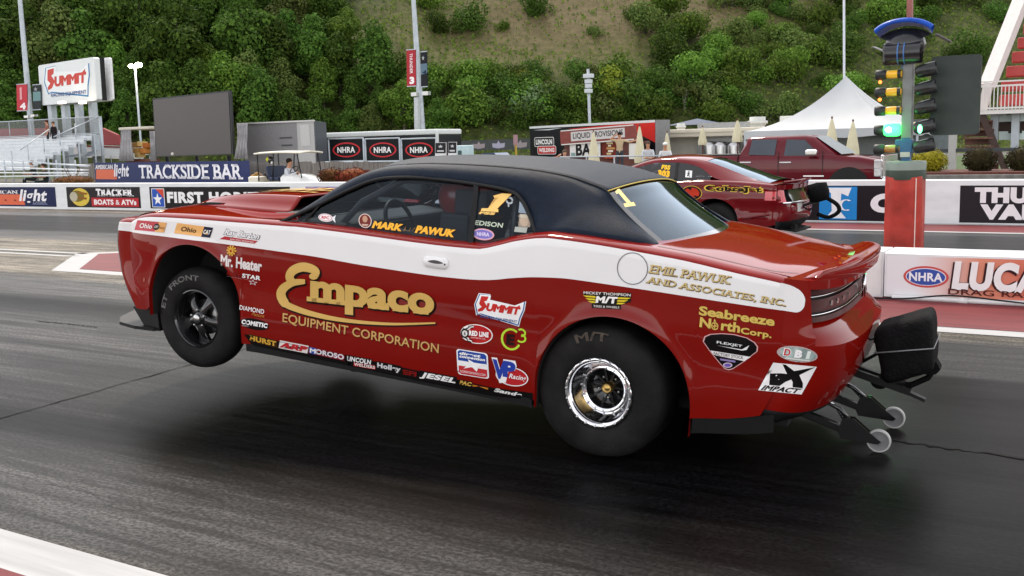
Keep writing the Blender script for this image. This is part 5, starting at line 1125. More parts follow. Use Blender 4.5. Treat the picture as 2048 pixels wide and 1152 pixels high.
# video screen
sc = empty('video_screen', (0, 0, 0), 'large dark grey video screen standing behind the fence', 'video screen'); O = at(312, 314, 42); U = at(466, 309, 40.5)-O; V = at(305, 197, 42)-O; D = Vector((-U.y, U.x, 0)).normalized()*.14
mb = MB(); mb.prism(rect(0, 0, 1, 1), O, U, V, D); mb.build('screen_cabinet', mat('screen_black', (.02, .02, .022), .6), sc); mb = MB(); mb.flat = True; f_ = flat(O, U, V); mb.add([f_(*q, .02) for q in ((.012, .01), (.985, .01), (.985, .975), (.012, .975))], [(0, 1, 2, 3)]); mb.build('screen_face', mat('led_panel', (.062, .052, .050), .5, var=.25, scale=28), sc)
mb = MB(); [mb.tube([(O.x+U.x*k, O.y+U.y*k+.3, 0), (O.x+U.x*k, O.y+U.y*k+.3, O.z)], .12, 8) for k in (.1, .5, .9)]; mb.build('screen_leg', BLACK, sc); mb = MB(); mb.ball(at(345, 308, 40.8), .09); mb.build('small_lamp', paint('#d8d4cc'), sc)
# canopied stand with drapes beside it
st = empty('draped_stand', (0, 0, 0), 'small stand with pale flat canopy and grey drapes beside the video screen', 'stand'); Y = 43
mb = MB(); c0, c1 = at(250, 258, Y), at(309, 258, Y); mb.box(((c0.x+c1.x)/2, Y+.6, c0.z), (c1.x-c0.x, 2.2, .16), None, .04); mb.build('canopy', mat('cream_canvas', (.60, .55, .46), .7), st)
DRAPE = mat('grey_drape', (.33, .32, .33), .8, var=.15, scale=5)
def drape(pts, Yd, par):
    mb = MB(); n_ = 13; P = []
    for (lx, rx, py) in pts: P.append([at(lx+(rx-lx)*i/(n_-1), py, Yd)+Vector((0, .09*sin(i*2.1+py*.02), 0)) for i in range(n_)])
    mb.grid(P); o = mb.build('drape', DRAPE, par); o.modifiers.new('s', 'SOLIDIFY').thickness = .05
drape(((244, 264, 258), (243, 264, 280), (240, 266, 300), (238, 268, 322)), Y-.4, st); drape(((301, 309, 262), (302, 312, 290), (302, 313, 322)), Y-.4, st)
for px, py, w_, c in ((272, 290, .6, '#b98a4a'), (285, 288, .5, '#d8b878'), (296, 291, .5, '#a8622c'), (274, 301, .7, '#c79a56'), (292, 302, .6, '#b5763a'), (280, 310, .5, '#c9a86a')): mb = MB(); mb.box(at(px, py, Y+.3), (w_, .5, .32), None, .06); mb.build('goods_box', paint(c), st)
mb = MB(); q = at(283, 313, Y+.3); mb.box((q.x, Y+.4, q.z-.3), (2.2, .8, .3)); mb.build('counter', BRN, st)
# grey trailer
tr_ = empty('grey_trailer', (0, 0, 0), 'grey box trailer with a pale end door and dark side behind the golf cart', 'trailer'); A_ = at(490, 320, 43); B_ = at(633, 324, 40.5); C_ = at(656, 322, 43.5); top = at(633, 241, 40.5).z; tl_ = at(490, 247, 43).z
mb = MB(); zz = (B_.z+A_.z)/2-.8; mb.add([(A_.x, A_.y, zz), (B_.x, B_.y, zz), (B_.x, B_.y, top), (A_.x, A_.y, tl_)], [(0, 1, 2, 3)]); mb.cur = 1; mb.add([(B_.x, B_.y, zz), (C_.x, C_.y, zz), (C_.x, C_.y, top), (B_.x, B_.y, top)], [(0, 1, 2, 3)]); mb.cur = 0
E2 = A_+(C_-B_); mb.add([(A_.x, A_.y, tl_), (B_.x, B_.y, top), (C_.x, C_.y, top), (E2.x, E2.y, tl_)], [(0, 1, 2, 3)]); mb.add([(A_.x, A_.y, zz), (E2.x, E2.y, zz), (E2.x, E2.y, tl_), (A_.x, A_.y, tl_)], [(0, 1, 2, 3)]); mb.add([(E2.x, E2.y, zz), (C_.x, C_.y, zz), (C_.x, C_.y, top), (E2.x, E2.y, tl_)], [(0, 1, 2, 3)])
mb.build('body', [mat('grey_panel', (.20, .195, .20), .6, var=.08), mat('dark_grey_panel', (.075, .085, .10), .5)], tr_, auto=30)
f_ = flat((A_.x, A_.y, 0), (B_.x-A_.x, B_.y-A_.y, 0), (0, 0, 1)); mb = MB(); mb.flat = True; mb.add([f_(u, z, .02) for u, z in ((.775, zz), (.995, zz), (.995, top-.03), (.775, top-.05))], [(0, 1, 2, 3)]); dr = mb.build('end_door', paint('#aeadac'), tr_); mb = MB(); mb.flat = True; h_ = top-zz; mb.add([f_(u, z, .035) for u, z in ((.82, zz+h_*.55), (.94, zz+h_*.55), (.94, zz+h_*.94), (.82, zz+h_*.94))], [(0, 1, 2, 3)]); mb.build('door_panel', paint('#bdbcba'), dr)
mb = MB(); mb.bar((A_.x, A_.y-.03, tl_), (B_.x, B_.y-.03, top), .1, .08); mb.build('roof_rail', paint('#c9c8c4'), tr_); a = Art(); [a.poly(rect(.53+.02*i, zz+h_*(.70-.14*i), .70, zz+h_*(.73-.14*i)), '#4c4a4e') for i in (0, 1)]; a.put('side_marking', f_, tr_, base=.012)
drape(((476, 496, 246), (477, 496, 270), (474, 495, 292), (468, 496, 318)), 40.2, tr_)
# board fence, banner, shrubs
fc = empty('board_fence', (0, 0, 0), 'weathered grey board fence running behind the barrier', 'fence'); O = at(165, 367, 36); E2 = at(800, 366, 29.5); zt3 = at(480, 322, 33).z; zf = at(700, 325, 30.2).z
n_ = 90; mb = MB()
for i in range(n_):
    t = (i+.5)/n_; p = O.lerp(E2, t); d = (E2-O)/n_; z = zt3+(zf-zt3)*t+random.uniform(-.04, .04); mb.bar((p.x, p.y+random.uniform(0, .02), z/2), (p.x+.0001, p.y, z/2+.001), .01); 
    M = Matrix.Rotation(atan2(d.y, d.x), 3, 'Z'); mb.v = mb.v[:-8]; mb.f = mb.f[:-6]; mb.mi = mb.mi[:-6]; mb.sm = mb.sm[:-6]; mb.box((p.x, p.y+random.uniform(0, .02), z/2), (d.length*.93, .03, z), M)
mb.build('board', WOOD, fc); mb = MB(); mb.tube([(E2.x, E2.y-.05, zf+.02), (at(640, 322, 31).x, 31, zf+.02)], .03, 6); mb.tube([(E2.x, E2.y-.06, zf-.5), (at(560, 322, 31).x, 31.8, zf-.5)], .03, 6); mb.build('rail', GALV, fc)
O = at(191, 361, 34.2); U = at(501, 361, 30.6)-O; V = at(191, 325, 34.2)-O; U.z = 0; V = Vector((0, 0, V.z)); V2 = at(501, 322, 30.6).z-O.z; V.z = (V.z+V2)/2
a = Art(); a.poly(rect(0, -.25, 1, 1), '#26305e'); b = Art(); b.poly([(.06, .08), (.62, .08), (.59, .62), (.08, .62)], '#d56a4c'); b.text('AMERICAN', (.06, .64, .54, .88), '#e4e0e4', .03, 0, 1); b.text('light', (.55, .05, .95, .92), '#e4e2ea', .035, .25); b.xf((.29, 0, -.01, 0, 1, 0)); a.L += b.L; a.text('TRACKSIDE BAR', (.335, .14, .965, .86), '#eceaf2', .022, 0, .85)
bn = a.put('banner', flat(O, U, V), None, .006); tag(bn, 'navy cloth banner reading trackside bar hung on the board fence', 'banner'); bn.modifiers.new('s', 'SOLIDIFY').thickness = .004
# black trailer with three fence banners
bt_ = empty('black_trailer', (0, 0, 0), 'black trailer with white roof behind three black oval logo banners', 'trailer'); Y = 46; O = at(652, 330, Y); U = at(876, 330, Y)-O; U.z = 0; zt4 = at(760, 263, Y).z
mb = MB(); mb.box((O.x+U.x/2, Y+1.2, (zt4-.3)/2+.2), (U.x, 2.4, zt4-.5), None, .05); mb.build('body', mat('trailer_black', (.014, .016, .018), .3, 0, .3), bt_); mb = MB(); mb.box((O.x+U.x/2, Y+1.2, zt4-.12), (U.x+.04, 2.44, .3), None, .08); mb.bar((O.x+U.x+.02, Y-.02, zt4-.1), (O.x+U.x+.02, Y-.02, .6), .12); mb.build('roof', paint('#d6dad8'), bt_)
for i, (l, r) in enumerate(((660, 729), (733, 801), (805, 874))):
    bf = empty('barrier_banner', (0, 0, 0), ('leftmost', 'middle', 'rightmost')[i]+' of three black oval logo banners standing in front of the black trailer', 'banner', 'black oval logo banners')
    O = at(l, 326, 41.5); U = at(r, 326, 41.5)-O; U.z = 0; z0 = at(l, 319, 41.5).z-.0; z1 = at((l+r)/2, 277, 41.5).z; O.z = z0-.1; H_ = z1-O.z
    a = Art(); a.poly(rect(0, 0, 1, 1), '#15181b'); q = Art(); art_nhra(q, '#c2343a', '#16181a', '#16181a', '#e6e4e4', (.18, .30, .82, .70)); q.xf((.80, 0, .10, 0, .66, .17)); a.L += q.L; a.put('banner_face', flat(O, U, (0, 0, H_)), bf, .006); mb = MB(); mb.flat = True; mb.prism(rect(0, 0, 1, 1), O+Vector((0, .01, 0)), U, (0, 0, H_), (0, .02, 0)); mb.build('banner_back', BLACK, bf)
    mb = MB(); [mb.tube(pp, .045, 6) for pp in ([(O.x, 41.48, 0), (O.x, 41.48, z1)], [(O.x, 41.48, z1), (O.x+U.x, 41.48, z1)], [(O.x+U.x, 41.48, z1), (O.x+U.x, 41.48, 0)], [(O.x, 41.48, O.z), (O.x+U.x, 41.48, O.z)])]; mb.build('banner_frame', GALV, bf)
for i, (l, r, t_, b_) in enumerate(((871, 893, 285, 322), (897, 914, 284, 322))):
    O = at(l, b_, 40); U = at(r, b_, 40)-O; V = at(l, t_, 40)-O; a = Art(); a.poly(rect(0, 0, 1, 1), '#d8d8d8'); a.poly(rect(.03, .42, .97, .98), '#26272b'); a.poly(star(.5, .78, .26, .10), '#c9c9cc'); a.poly(rect(.2, .50, .8, .58), '#c9c9cc'); o = a.put('notice_board', flat(O, U, V), None, .006); o.modifiers.new('s', 'SOLIDIFY').thickness = -.03; tag(o, ('wider', 'narrower')[i]+' black and white notice board right of the black trailer', 'sign')
o = empty('cooler_box', (0, 0, 0), 'pale blue and white cooler cabinet right of the notice boards', 'cabinet'); mb = MB(); q = at(929, 306, 42); mb.box((q.x, 42, q.z/2+.2), (.8, .5, q.z+.35), None, .05); mb.build('cabinet', paint('#b9cfd2'), o); mb = MB(); mb.box((q.x-.1, 41.74, q.z), (.2, .03, .25)); mb.build('cabinet_door', paint('#4a5a5c'), o)
# distant mesh fence with plain wing emblems, yellow post, parked car
mf = empty('mesh_fence', (0, 0, 0), 'dark mesh fence with pale wing emblems below the hillside', 'fence'); O = at(876, 303, 66); U = at(1500, 288, 60)-O; V = Vector((0, 0, at(876, 283, 66).z-O.z)); mb = MB(); mb.flat = True; mb.prism(rect(0, 0, 1, 1), O, U, V, (0, .05, 0)); mb.build('mesh_panel', mat('dark_mesh', (.055, .06, .06), .8), mf)
for k in (.075, .165, .24, .32): a = Art(); a.poly([(-.022, .25), (.0, .15), (.022, .25), (.024, .65), (.006, .62), (.0, .9), (-.006, .62), (-.024, .65)], '#9c8f94' if k != .24 else '#a9a6bc'); a.xf((1, 0, k, 0, 1, 0)); a.put('wing_emblem', flat(O, U, V), mf, .01)
ys = empty('marker_post', (0, 0, 0), 'yellow post with a small pinkish sign below the hillside', 'post'); q = at(1034, 306, 55); mb = MB(); t = at(1031, 285, 55); mb.bar((q.x, 55, 0), t, .10); mb.build('post', paint('#c2a04a'), ys); mb = MB(); mb.box(at(1031, 280, 54.9), (.28, .06, .62)); mb.build('sign_plate', paint('#b08a92'), ys)
pcar = empty('parked_car', (0, 0, 0), 'blue parked car with only its roof showing over the race car', 'car'); q = at(977, 306, 58)
mb = MB(); mb.prism([(-2.2, .3), (2.2, .3), (2.25, .8), (1.4, .95), (.8, q.z), (-.9, q.z), (-1.6, .95), (-2.2, .9)], (q.x, 58, 0), (.55, .0, 0), (0, 0, 1), (0, 1.7, 0)); mb.build('body', mat('blue_car_paint', (.05, .09, .18), .3, 0, .8), pcar); mb = MB(); mb.prism([(1.25, .95), (.74, q.z-.08), (-.85, q.z-.08), (-1.45, .95)], (q.x, 57.98, 0), (.55, .0, 0), (0, 0, 1), (0, .02, 0)); mb.build('window', GBLACK, pcar)
# red and black trailer
rt = empty('show_trailer', (0, 0, 0), 'black and red show trailer behind the drinks bar', 'trailer'); O = at(1061, 320, 52); E2 = at(1311, 318, 46.5); U = Vector((E2.x-O.x, E2.y-O.y, 0)); zt5 = (at(1061, 252, 52).z+at(1311, 241, 46.5).z)/2; O.z = .35; H_ = zt5-.35; D = Vector((-U.y, U.x, 0)).normalized()*.9
mb = MB(); mb.prism(rect(0, 0, 1, 1), O, U, (0, 0, H_), D); mb.build('body', mat('trailer_grey_end', (.2, .2, .2), .5), rt)
a = Art(); a.poly(rect(0, 0, 1, 1), '#14161a'); a.poly([(0, 0), (.5, 0), (.36, .2), (.24, .30), (.16, .26), (0, .24)], '#c5261f'); a.poly([(.34, .90), (.72, .95), (1, .97), (1, .55), (.86, .78), (.6, .86)], '#c5261f'); a.poly([(0, .95), (1, .95), (1, 1), (0, 1)], '#d0d3d2'); a.poly([(.03, .91), (.30, .93), (.18, .895)], '#c9ccd0'); a.poly(rrect(.045, .52, .225, .74, .012, 4), '#dad7d6'); a.poly(rrect(.05, .535, .22, .725, .01, 4), '#1b1b1d'); a.text('LINCOLN', (.06, .57, .21, .69), '#e8e6e4', .05); a.poly(rrect(.075, .34, .245, .54, .012, 4), '#dad7d6'); a.poly(rrect(.08, .355, .24, .525, .01, 4), '#c22a26'); a.text('WELDING', (.09, .39, .23, .49), '#efe6e4', .05); a.poly(rect(.05, .265, .26, .285), '#c9c9cc'); a.put('side_graphics', flat(O, U, (0, 0, H_)), rt, .006)
mb = MB(); q = O+U*.17; mb.lathe([(.2, -.02), (.47, 0), (.5, -.12)], 24, Matrix.Translation((q.x, q.y-.03, .5)) @ Matrix.Rotation(pi/2, 4, 'X')); mb.build('wheel', RUBBER, rt)
# drinks bar
lb_ = empty('drinks_bar', (0, 0, 0), 'brown wooden drinks bar with a liquid provisions sign', 'bar'); Y = 45; O = at(1127, 322, Y); U = at(1272, 322, Y)-O; U.z = 0; zs0, zs1 = at(1200, 284, Y).z, at(1200, 256, Y).z; O.z = 0
mb = MB(); mb.box((O.x+U.x/2, Y+1.2, zs0/2), (U.x, 2.2, zs0)); mb.build('wall', BRN, lb_); mb = MB(); M_ = Matrix.Rotation(-.045, 3, 'Y'); mb.box((O.x+U.x/2, Y-.1, (zs0+zs1)/2), (U.x+.1, .2, zs1-zs0), M_); mb.build('fascia', mat('red_brown_fascia', (.20, .035, .025), .6, var=.2, scale=5), lb_)
f_ = flat((O.x+U.x/2, Y-.21, (zs0+zs1)/2), M_ @ Vector((U.x/2, 0, 0)), M_ @ Vector((0, 0, (zs1-zs0)/2))); a = Art(); a.poly(rect(-.72, -.62, .76, .72), '#c3c0be'); a.text('LIQUID PROVISIONS', (-.66, -.42, .71, .52), '#3a3638', .02); a.line([(-1, 1), (1, 1)], .05, '#cfcdc8', .3); a.line([(-1, -1), (1, -1)], .05, '#cfcdc8', .3); a.put('fascia_sign', f_, lb_, .006)
O2 = at(1140, 315, Y-.1); U2 = at(1201, 315, Y-.1)-O2; U2.z = 0; V2 = Vector((0, 0, at(1140, 284, Y-.1).z-O2.z)); a = Art(); a.poly(rect(0, 0, 1, 1), '#d6d4d2'); a.text('BAR', (.20, .10, .95, .90), '#1d1b1d', .04); a.poly(rect(.04, .05, .18, .30), '#7f9a98'); a.put('bar_sign', flat(O2, U2, V2), lb_, .006)
O2 = at(1204, 318, Y-.05); U2 = at(1235, 318, Y-.05)-O2; V2 = at(1204, 283, Y-.05)-O2; a = Art(); a.poly(rect(0, 0, 1, 1), '#6a2a20'); [a.poly(rect(.3+.1*(i % 2), .25+.15*i, .6+.12*(i % 3), .36+.15*i), ('#c9b48a', '#d8d0c0', '#b98a50', '#cfc3a8')[i % 4]) for i in range(5)]; [a.poly(ell(.3+.25*i, .1, .12, .08), '#a84a2a') for i in range(3)]; a.put('menu_board', flat(O2, U2, V2), lb_, .006)
for l, r, c in ((1258, 1274, '#d9d6d0'), (1286, 1300, '#1f1818')): O2 = at(l, 318, Y-.06); U2 = at(r, 318, Y-.06)-O2; V2 = at(l, 287, Y-.06)-O2; a = Art(); a.poly(rect(0, 0, 1, 1), c); a.put('wall_panel', flat(O2, U2, V2), lb_)
# concession building
cb = empty('concession_building', (0, 0, 0), 'long low cream concession building with roof vents behind the pickup', 'building'); Y = 50; zr = at(1400, 258, Y).z; x0, x1 = at(1276, 280, Y).x, at(1850, 260, Y).x; zw = at(1400, 274, Y).z
mb = MB(); mb.box(((x0+x1)/2, Y+3, zw/2), (x1-x0, 6, zw)); mb.build('wall', mat('cream_wall', (.62, .60, .54), .6, var=.06, scale=2), cb); mb = MB(); mb.box(((x0+x1)/2, Y+2.6, (zw+zr)/2), (x1-x0+.4, 7.4, zr-zw), None, .05); mb.box(((x0+x1)/2, Y-1.13, (zw+zr)/2+.05), (x1-x0+.4, .05, .06)); mb.build('fascia', mat('cream_fascia', (.60, .55, .45), .6, var=.05, scale=2), cb)
O2 = at(1402, 322, Y-.06); U2 = at(1500, 322, Y-.06)-O2; mb = MB(); mb.box((O2.x+U2.x/2, Y-.3, 1.3), (U2.x, .5, 2.6)); mb.build('counter_wall', mat('grey_metal_counter', (.30, .31, .31), .45, .3), cb)
for px in (1418, 1440, 1468): mb = MB(); q = at(px, 296, Y-.9); mb.lathe([(.34, -.6), (.36, .1), (.30, .3), (.0005, .34)], 20, Matrix.Translation((q.x, Y-.8, q.z))); mb.build('drum', STEEL, cb)
for px, py, r, h in ((1515, 246, .42, .55), (1362, 258, .22, .35), (1440, 256, .15, .3), (1700, 252, .3, .3)): q = at(px, py, Y+2); mb = MB(); mb.lathe([(r, 0), (r, h*.35), (r*1.22, h*.36), (r*1.22, h*.62), (r*.95, h*.66), (r*.95, h), (.0005, h)], 24, Matrix.Translation((q.x, q.y, zr))); mb.build('roof_vent', paint('#c5c6c2'), cb)
q = at(1590, 240, Y+3); mb = MB(); mb.box((q.x, Y+3, zr+.25), (1.3, 1, .6), None, .04); mb.build('roof_unit', paint('#d0d1cc'), cb)
O2 = at(1640, 322, Y-.05); U2 = at(1860, 318, Y-.05)-O2; mb = MB(); mb.box((O2.x+U2.x/2, Y-.1, 1.2), (U2.x, .1, 2.5)); mb.build('shaded_opening', mat('dim_grey_green', (.07, .085, .08), .6), cb); mb = MB(); q = at(1700, 285, Y-.1); mb.box((q.x+1, Y-.2, 1.5), (7, .06, 1.2)); mb.build('window', mat('dull_window', (.16, .20, .21), .2), cb)  # flat slab: the shade inside the openings is put into its colour
q = at(1395, 237, 62); mb = MB(); zc_ = at(1395, 250, 62).z; mb.add([q, *[Vector((q.x+1.5*a, 62+1.5*b, zc_)) for a, b in ((-1, -1), (1, -1), (1, 1), (-1, 1))]], [(0, 1, 2), (0, 2, 3), (0, 3, 4), (0, 4, 1)]); o = mb.build('canopy_tent', mat('navy_canvas', (.04, .06, .11), .7)); tag(o, 'dark blue pointed canopy peeping over the concession roof', 'canopy'); mb = MB(); [mb.tube([(q.x+1.45*a, 62+1.45*b, 0), (q.x+1.45*a, 62+1.45*b, zc_)], .03, 6) for a in (-1, 1) for b in (-1, 1)]; mb.build('tent_leg', GALV, o)
# peaked white tent
tn = empty('peaked_tent', (0, 0, 0), 'white high peaked tent behind the pickup bonnet', 'tent'); Y = 46; pk_ = at(1692, 152, Y+3); ze = at(1692, 257, Y).z; l, r = at(1548, 262, Y).x, at(1838, 262, Y).x; cx = pk_.x; wd = max(cx-l, r-cx)
mb = MB(); P = []; K = 14
for i in range(K+1):
    t = i/K; hgt = ze+(pk_.z-ze)*(t**1.45*.72+t**3*.28); ring = []
    for s in range(4):
        c0 = [(-1, -1), (1, -1), (1, 1), (-1, 1)][s]; c1 = [(1, -1), (1, 1), (-1, 1), (-1, -1)][s]
        for j in range(10): q = j/10; u, v = c0[0]+(c1[0]-c0[0])*q, c0[1]+(c1[1]-c0[1])*q; k = 1-t; ring.append((cx+wd*u*k, Y+3+3.2*v*k, hgt-.22*sin(pi*q)*(1-t)*t*3))
    P.append(ring+[ring[0]])
mb.grid(P); mb.grid([P[0], [(x, y, z-.35-.05*sin(i*1.3)) for i, (x, y, z) in enumerate(P[0])]]); WT = mat('white_tent_canvas', (.44, .46, .48), .6, var=.04, scale=1.5); mb.build('canopy', WT, tn)
mb = MB(); [mb.tube([(cx+wd*.99*a, Y+3+3.15*b, 0), (cx+wd*.99*a, Y+3+3.15*b, ze)], .05, 6) for a in (-1, 1) for b in (-1, 1)]; mb.build('tent_pole', GALV, tn)
fp = MB(); q0, q1 = at(1692, 170, 54), at(1688, -30, 54); fp.tube([(q0.x, 54, 0), q1], .06, 8); tag(fp.build('flag_pole', paint('#c4cad0')), 'thin white flag pole rising behind the peak of the tent', 'pole')
# closed umbrellas
UM = mat('cream_umbrella', (.60, .55, .38), .75, var=.07, scale=4)
UL = ['in front of the bar sign letters', 'between the bar and the man with spread arms', 'low behind the man in the white cap', 'short by the concession wall', 'tall left of the pickup cab', 'behind the pickup cab roof', 'wider of the two beyond the pickup windscreen', 'narrower of the two beyond the pickup windscreen']
for i, (px, t_, b_, Y, wpx) in enumerate(((1187, 264, 334, 40, 12), (1279, 253, 326, 40, 11), (1334, 266, 318, 46, 9), (1405, 255, 290, 47, 9), (1475, 241, 284, 46, 11), (1531, 254, 290, 47, 12), (1664, 238, 312, 38, 15), (1706, 244, 312, 38, 14))):
    u = empty('closed_umbrella', (0, 0, 0), 'closed cream umbrella '+UL[i], 'umbrella', 'closed cream umbrellas'); p = at(px, t_, Y); q = at(px, b_, Y); w_ = (at(px+wpx, b_, Y)-q).length; H_ = p.z-q.z; mb = MB(); P = []
    for k in range(11):
        t = k/10; r = (.03+w_*(t**.8)*.9) if t < .9 else w_*(.92-(t-.9)*.6); z = p.z-H_*t; P.append([(p.x+r*(1+.10*cos(8*a))*cos(a), Y+r*(1+.10*cos(8*a))*sin(a)*.9, z) for a in [2*pi*j/32 for j in range(33)]])
    mb.grid(P); mb.build('canopy', UM, u); mb = MB(); mb.tube([(p.x, Y, 0), (p.x, Y, p.z+.06)], .025, 6); mb.ball((p.x, Y, p.z+.06), .04, 6, 4); mb.build('pole', BRN, u)
# spectator rail and platform
rl = empty('spectator_rail', (0, 0, 0), 'low grey rail where the three men lean', 'railing'); O, E2 = at(1120, 314, 38.5), at(1345, 311, 38); mb = MB(); mb.tube([O, E2], .03, 6); [mb.tube([O.lerp(E2, k), Vector((O.lerp(E2, k).x, 38.3, 0))], .03, 6) for k in (0, .25, .5, .75, 1)]; mb.build('rail', GALV, rl)
pf = MB(); pf.box(((O.x+E2.x)/2, 42.6, .2), (E2.x-O.x+4, 8, .4)); o = pf.build('deck_platform', WOOD); tag(o, 'low wooden deck in front of the drinks bar', 'deck')
# right-hand stair tower
tw_ = empty('stair_tower', (0, 0, 0), 'red seating tower with white railing and brown stairs at the right edge', 'tower'); Y = 40
WR = mat('white_steel', (.66, .62, .60), .5, var=.05); 
def tq(px, py, Yq=Y): return at(px, py, Yq)
zf_ = tq(1990, 221).z; x0, x1 = tq(1929, 221).x, tq(2100, 219).x; zr_ = tq(1990, 172).z; zr2 = tq(1990, 163).z
mb = MB(); mb.box(((x0+x1)/2, Y+1.5, zf_-.05), (x1-x0, 3, .14)); mb.build('landing', WR, tw_); mb = MB(); mb.bar((x0, Y, zr_), (x1, Y, zr_), .06); mb.bar((x0, Y, zr2), (x1, Y, zr2), .05); mb.bar((x0, Y, zf_+.08), (x1, Y, zf_+.08), .06); mb.build('rail', WR, tw_)
for i in range(24): x = x0+(x1-x0)*i/23; mb = MB(); mb.bar((x, Y, zf_), (x, Y, zr_), .05, .03); mb.build('baluster', WR, tw_)
mb = MB(); a_, b_ = tq(1975, 172, Y+.6), tq(2048, -14, Y+2.5); mb.bar(a_, b_, .5, .3); a_ = tq(1966, 165, Y+.6); mb.bar((a_.x, Y+.6, zf_), (a_.x+.2, Y+.6, a_.z), .3); mb.build('stringer', WR, tw_)
RS = mat('red_seat_plastic', (.42, .045, .04), .5, var=.1, scale=2)
for k in range(9):
    z = zf_+.15+.52*k; px = 1985+(2052-1985)*max(0, k-1.2)/7.5; xx = tq(px, 200).x+.1; mb = MB(); mb.box((xx+2.5, Y+1.4+.32*k, z+.22), (5, .5, .40), None, .05); mb.build('seat_row', RS, tw_)
mb = MB(); a_ = tq(1937, 168); mb.bar((a_.x, Y-.05, zf_-.8), (a_.x, Y-.05, zr2), .22, .1); mb.build('grey_post', GALV, tw_)
for k in range(6): z = zf_-.35-.3*k; xa = tq(1925, 240).x; mb = MB(); mb.box((xa+.42+.05*k, Y+.4-.05*k, z), (1.0, .5, .06)); mb.box((xa+.42+.05*k, Y+.62, z-.12), (1.0, .04, .24)); mb.build('stair_tread', mat('brown_step', (.11, .045, .03), .7, var=.3), tw_)
mb = MB(); q = tq(1962, 226); mb.bar((q.x, Y+.2, zf_-.1), (q.x+.9, Y+.2, .3), .22); mb.box((q.x+1.6, Y+1.8, tq(2000, 252).z), (3.4, .3, .4)); mb.build('dark_beam', mat('brown_beam', (.045, .022, .016), .7), tw_)
for (l, t_, b_) in ((1994, 226, 244), (1998, 263, 280)): O2 = tq(l, b_, Y+1.2); U2 = Vector((3, 0, 0)); V2 = tq(l, t_, Y+1.2)-O2; a = Art(); a.poly(rect(0, 0, 1, 1), '#cfdcda'); [a.poly(rect(.1+.1*i, .75, .15+.1*i, 1.0), '#3a3f3f') for i in range(5)]; o = a.put('sign_board', flat(O2, U2, V2), tw_)
for px in (1988, 2030): mb = MB(); q = tq(px, 280, Y+1); mb.bar((q.x, Y+1, 0), (q.x, Y+1, zf_), .25); mb.build('support_column', GALV, tw_)
rf = empty('post_and_rail_fence', (0, 0, 0), 'dark rail fence on a pale post behind the round bushes', 'fence'); mb = MB(); q = at(1905, 300, 33); mb.bar((q.x, 33, 0), (q.x, 33, at(1905, 268, 33).z), .26, .2); mb.build('post', paint('#a8a6a2'), rf); mb = MB(); a_, b_ = at(1770, 303, 33), at(2070, 298, 33); mb.bar(a_, b_, .14, .1); mb.build('rail', mat('dark_rail', (.03, .035, .04), .6), rf)
pl_ = empty('planter_bed', (0, 0, 0), 'raised concrete planter bed along the top of the far barrier', 'planter'); zp = at(1950, 349, 24).z; xa, xb = at(1800, 350, 24).x, at(2120, 350, 24).x; mb = MB(); mb.box(((xa+xb)/2, 25, zp/2), (xb-xa, 2.2, zp), None, .02); mb.build('kerb', mat('mossy_concrete', (.13, .125, .115), .8, var=.3), pl_); mb = MB(); mb.box(((xa+xb)/2, 25, zp+.02), (xb-xa-.3, 1.9, .06)); mb.build('mulch', mat('red_mulch', (.10, .03, .02), .9, var=.4, scale=30), pl_)
# ================================================================== the second race car in the far lane
MR = mat('maroon_car_paint', (.145, .004, .007), .3, 0, .8, .05, 3, spec=0)
mu = empty('drag_coupe', (-5.78, 16.95, 0), 'dark red fastback drag coupe launching in the far lane', 'race car')
mu.matrix_world = Matrix.Translation((-5.78, 16.95, 0)) @ (Matrix(((-1, 0, 0), (0, -1, 0), (0, 0, 1))) @ Matrix.Rotation(-.035, 3, 'Y')).to_4x4()
MI = mu.matrix_world.inverted()
def mside(px, py, y=.95):                    # picture point on the plane y of this car
    o, d = MI @ CPOS, MI.to_3x3() @ ray(px, py); return o+d*((y-o.y)/d.y)
mW = spl([(-.98, .80), (-.92, .845), (-.8, .885), (-.5, .93), (0, .955), (.5, .945), (1.2, .93), (2.4, .935), (2.75, .95), (3.1, .93), (3.4, .86)])
mTop = spl([(-1.0, 1.015), (-.8, 1.035), (-.3, 1.065), (.2, 1.07), (.6, 1.04), (1.2, 1.02), (2.2, 1.0), (2.7, .97), (3.2, .90), (3.45, .80)])
mA = ((0, .40, .395), (2.72, .40, .385))
def mBot(x):
    for cx, cz, r in mA:
        if abs(x-cx) < r: return cz+sqrt(r*r-(x-cx)**2)
    return .26+max(0, (-.4-x))*.25
def my(x, z):
    y = mW(x)-.10*max(0, .55-z)**1.5-.02*max(0, z-.85)+.018*math.exp(-((z-.80)/.05)**2)*(1 if x < 1.2 else .6)-.018*math.exp(-((z-.62)/.09)**2)
    for cx, cz, r in mA:
        e = math.hypot(x-cx, z-cz)-r
        if z > cz-.1 and -.03 < e < .2: y += .02*math.exp(-(e/.05)**2)
    return y
us = sorted(set([round(v, 4) for v in [-.96+.04*i for i in range(15)]+[cx+s*(r*cos(pi*i/24)*.9999) for cx, cz, r in mA for i in range(13) for s in (-1, 1)]+[cx+s*(r+.001) for cx, cz, r in mA for s in (-1, 1)]+[.45+.15*i for i in range(13)]+[3.14, 3.2, 3.3, 3.4]]))
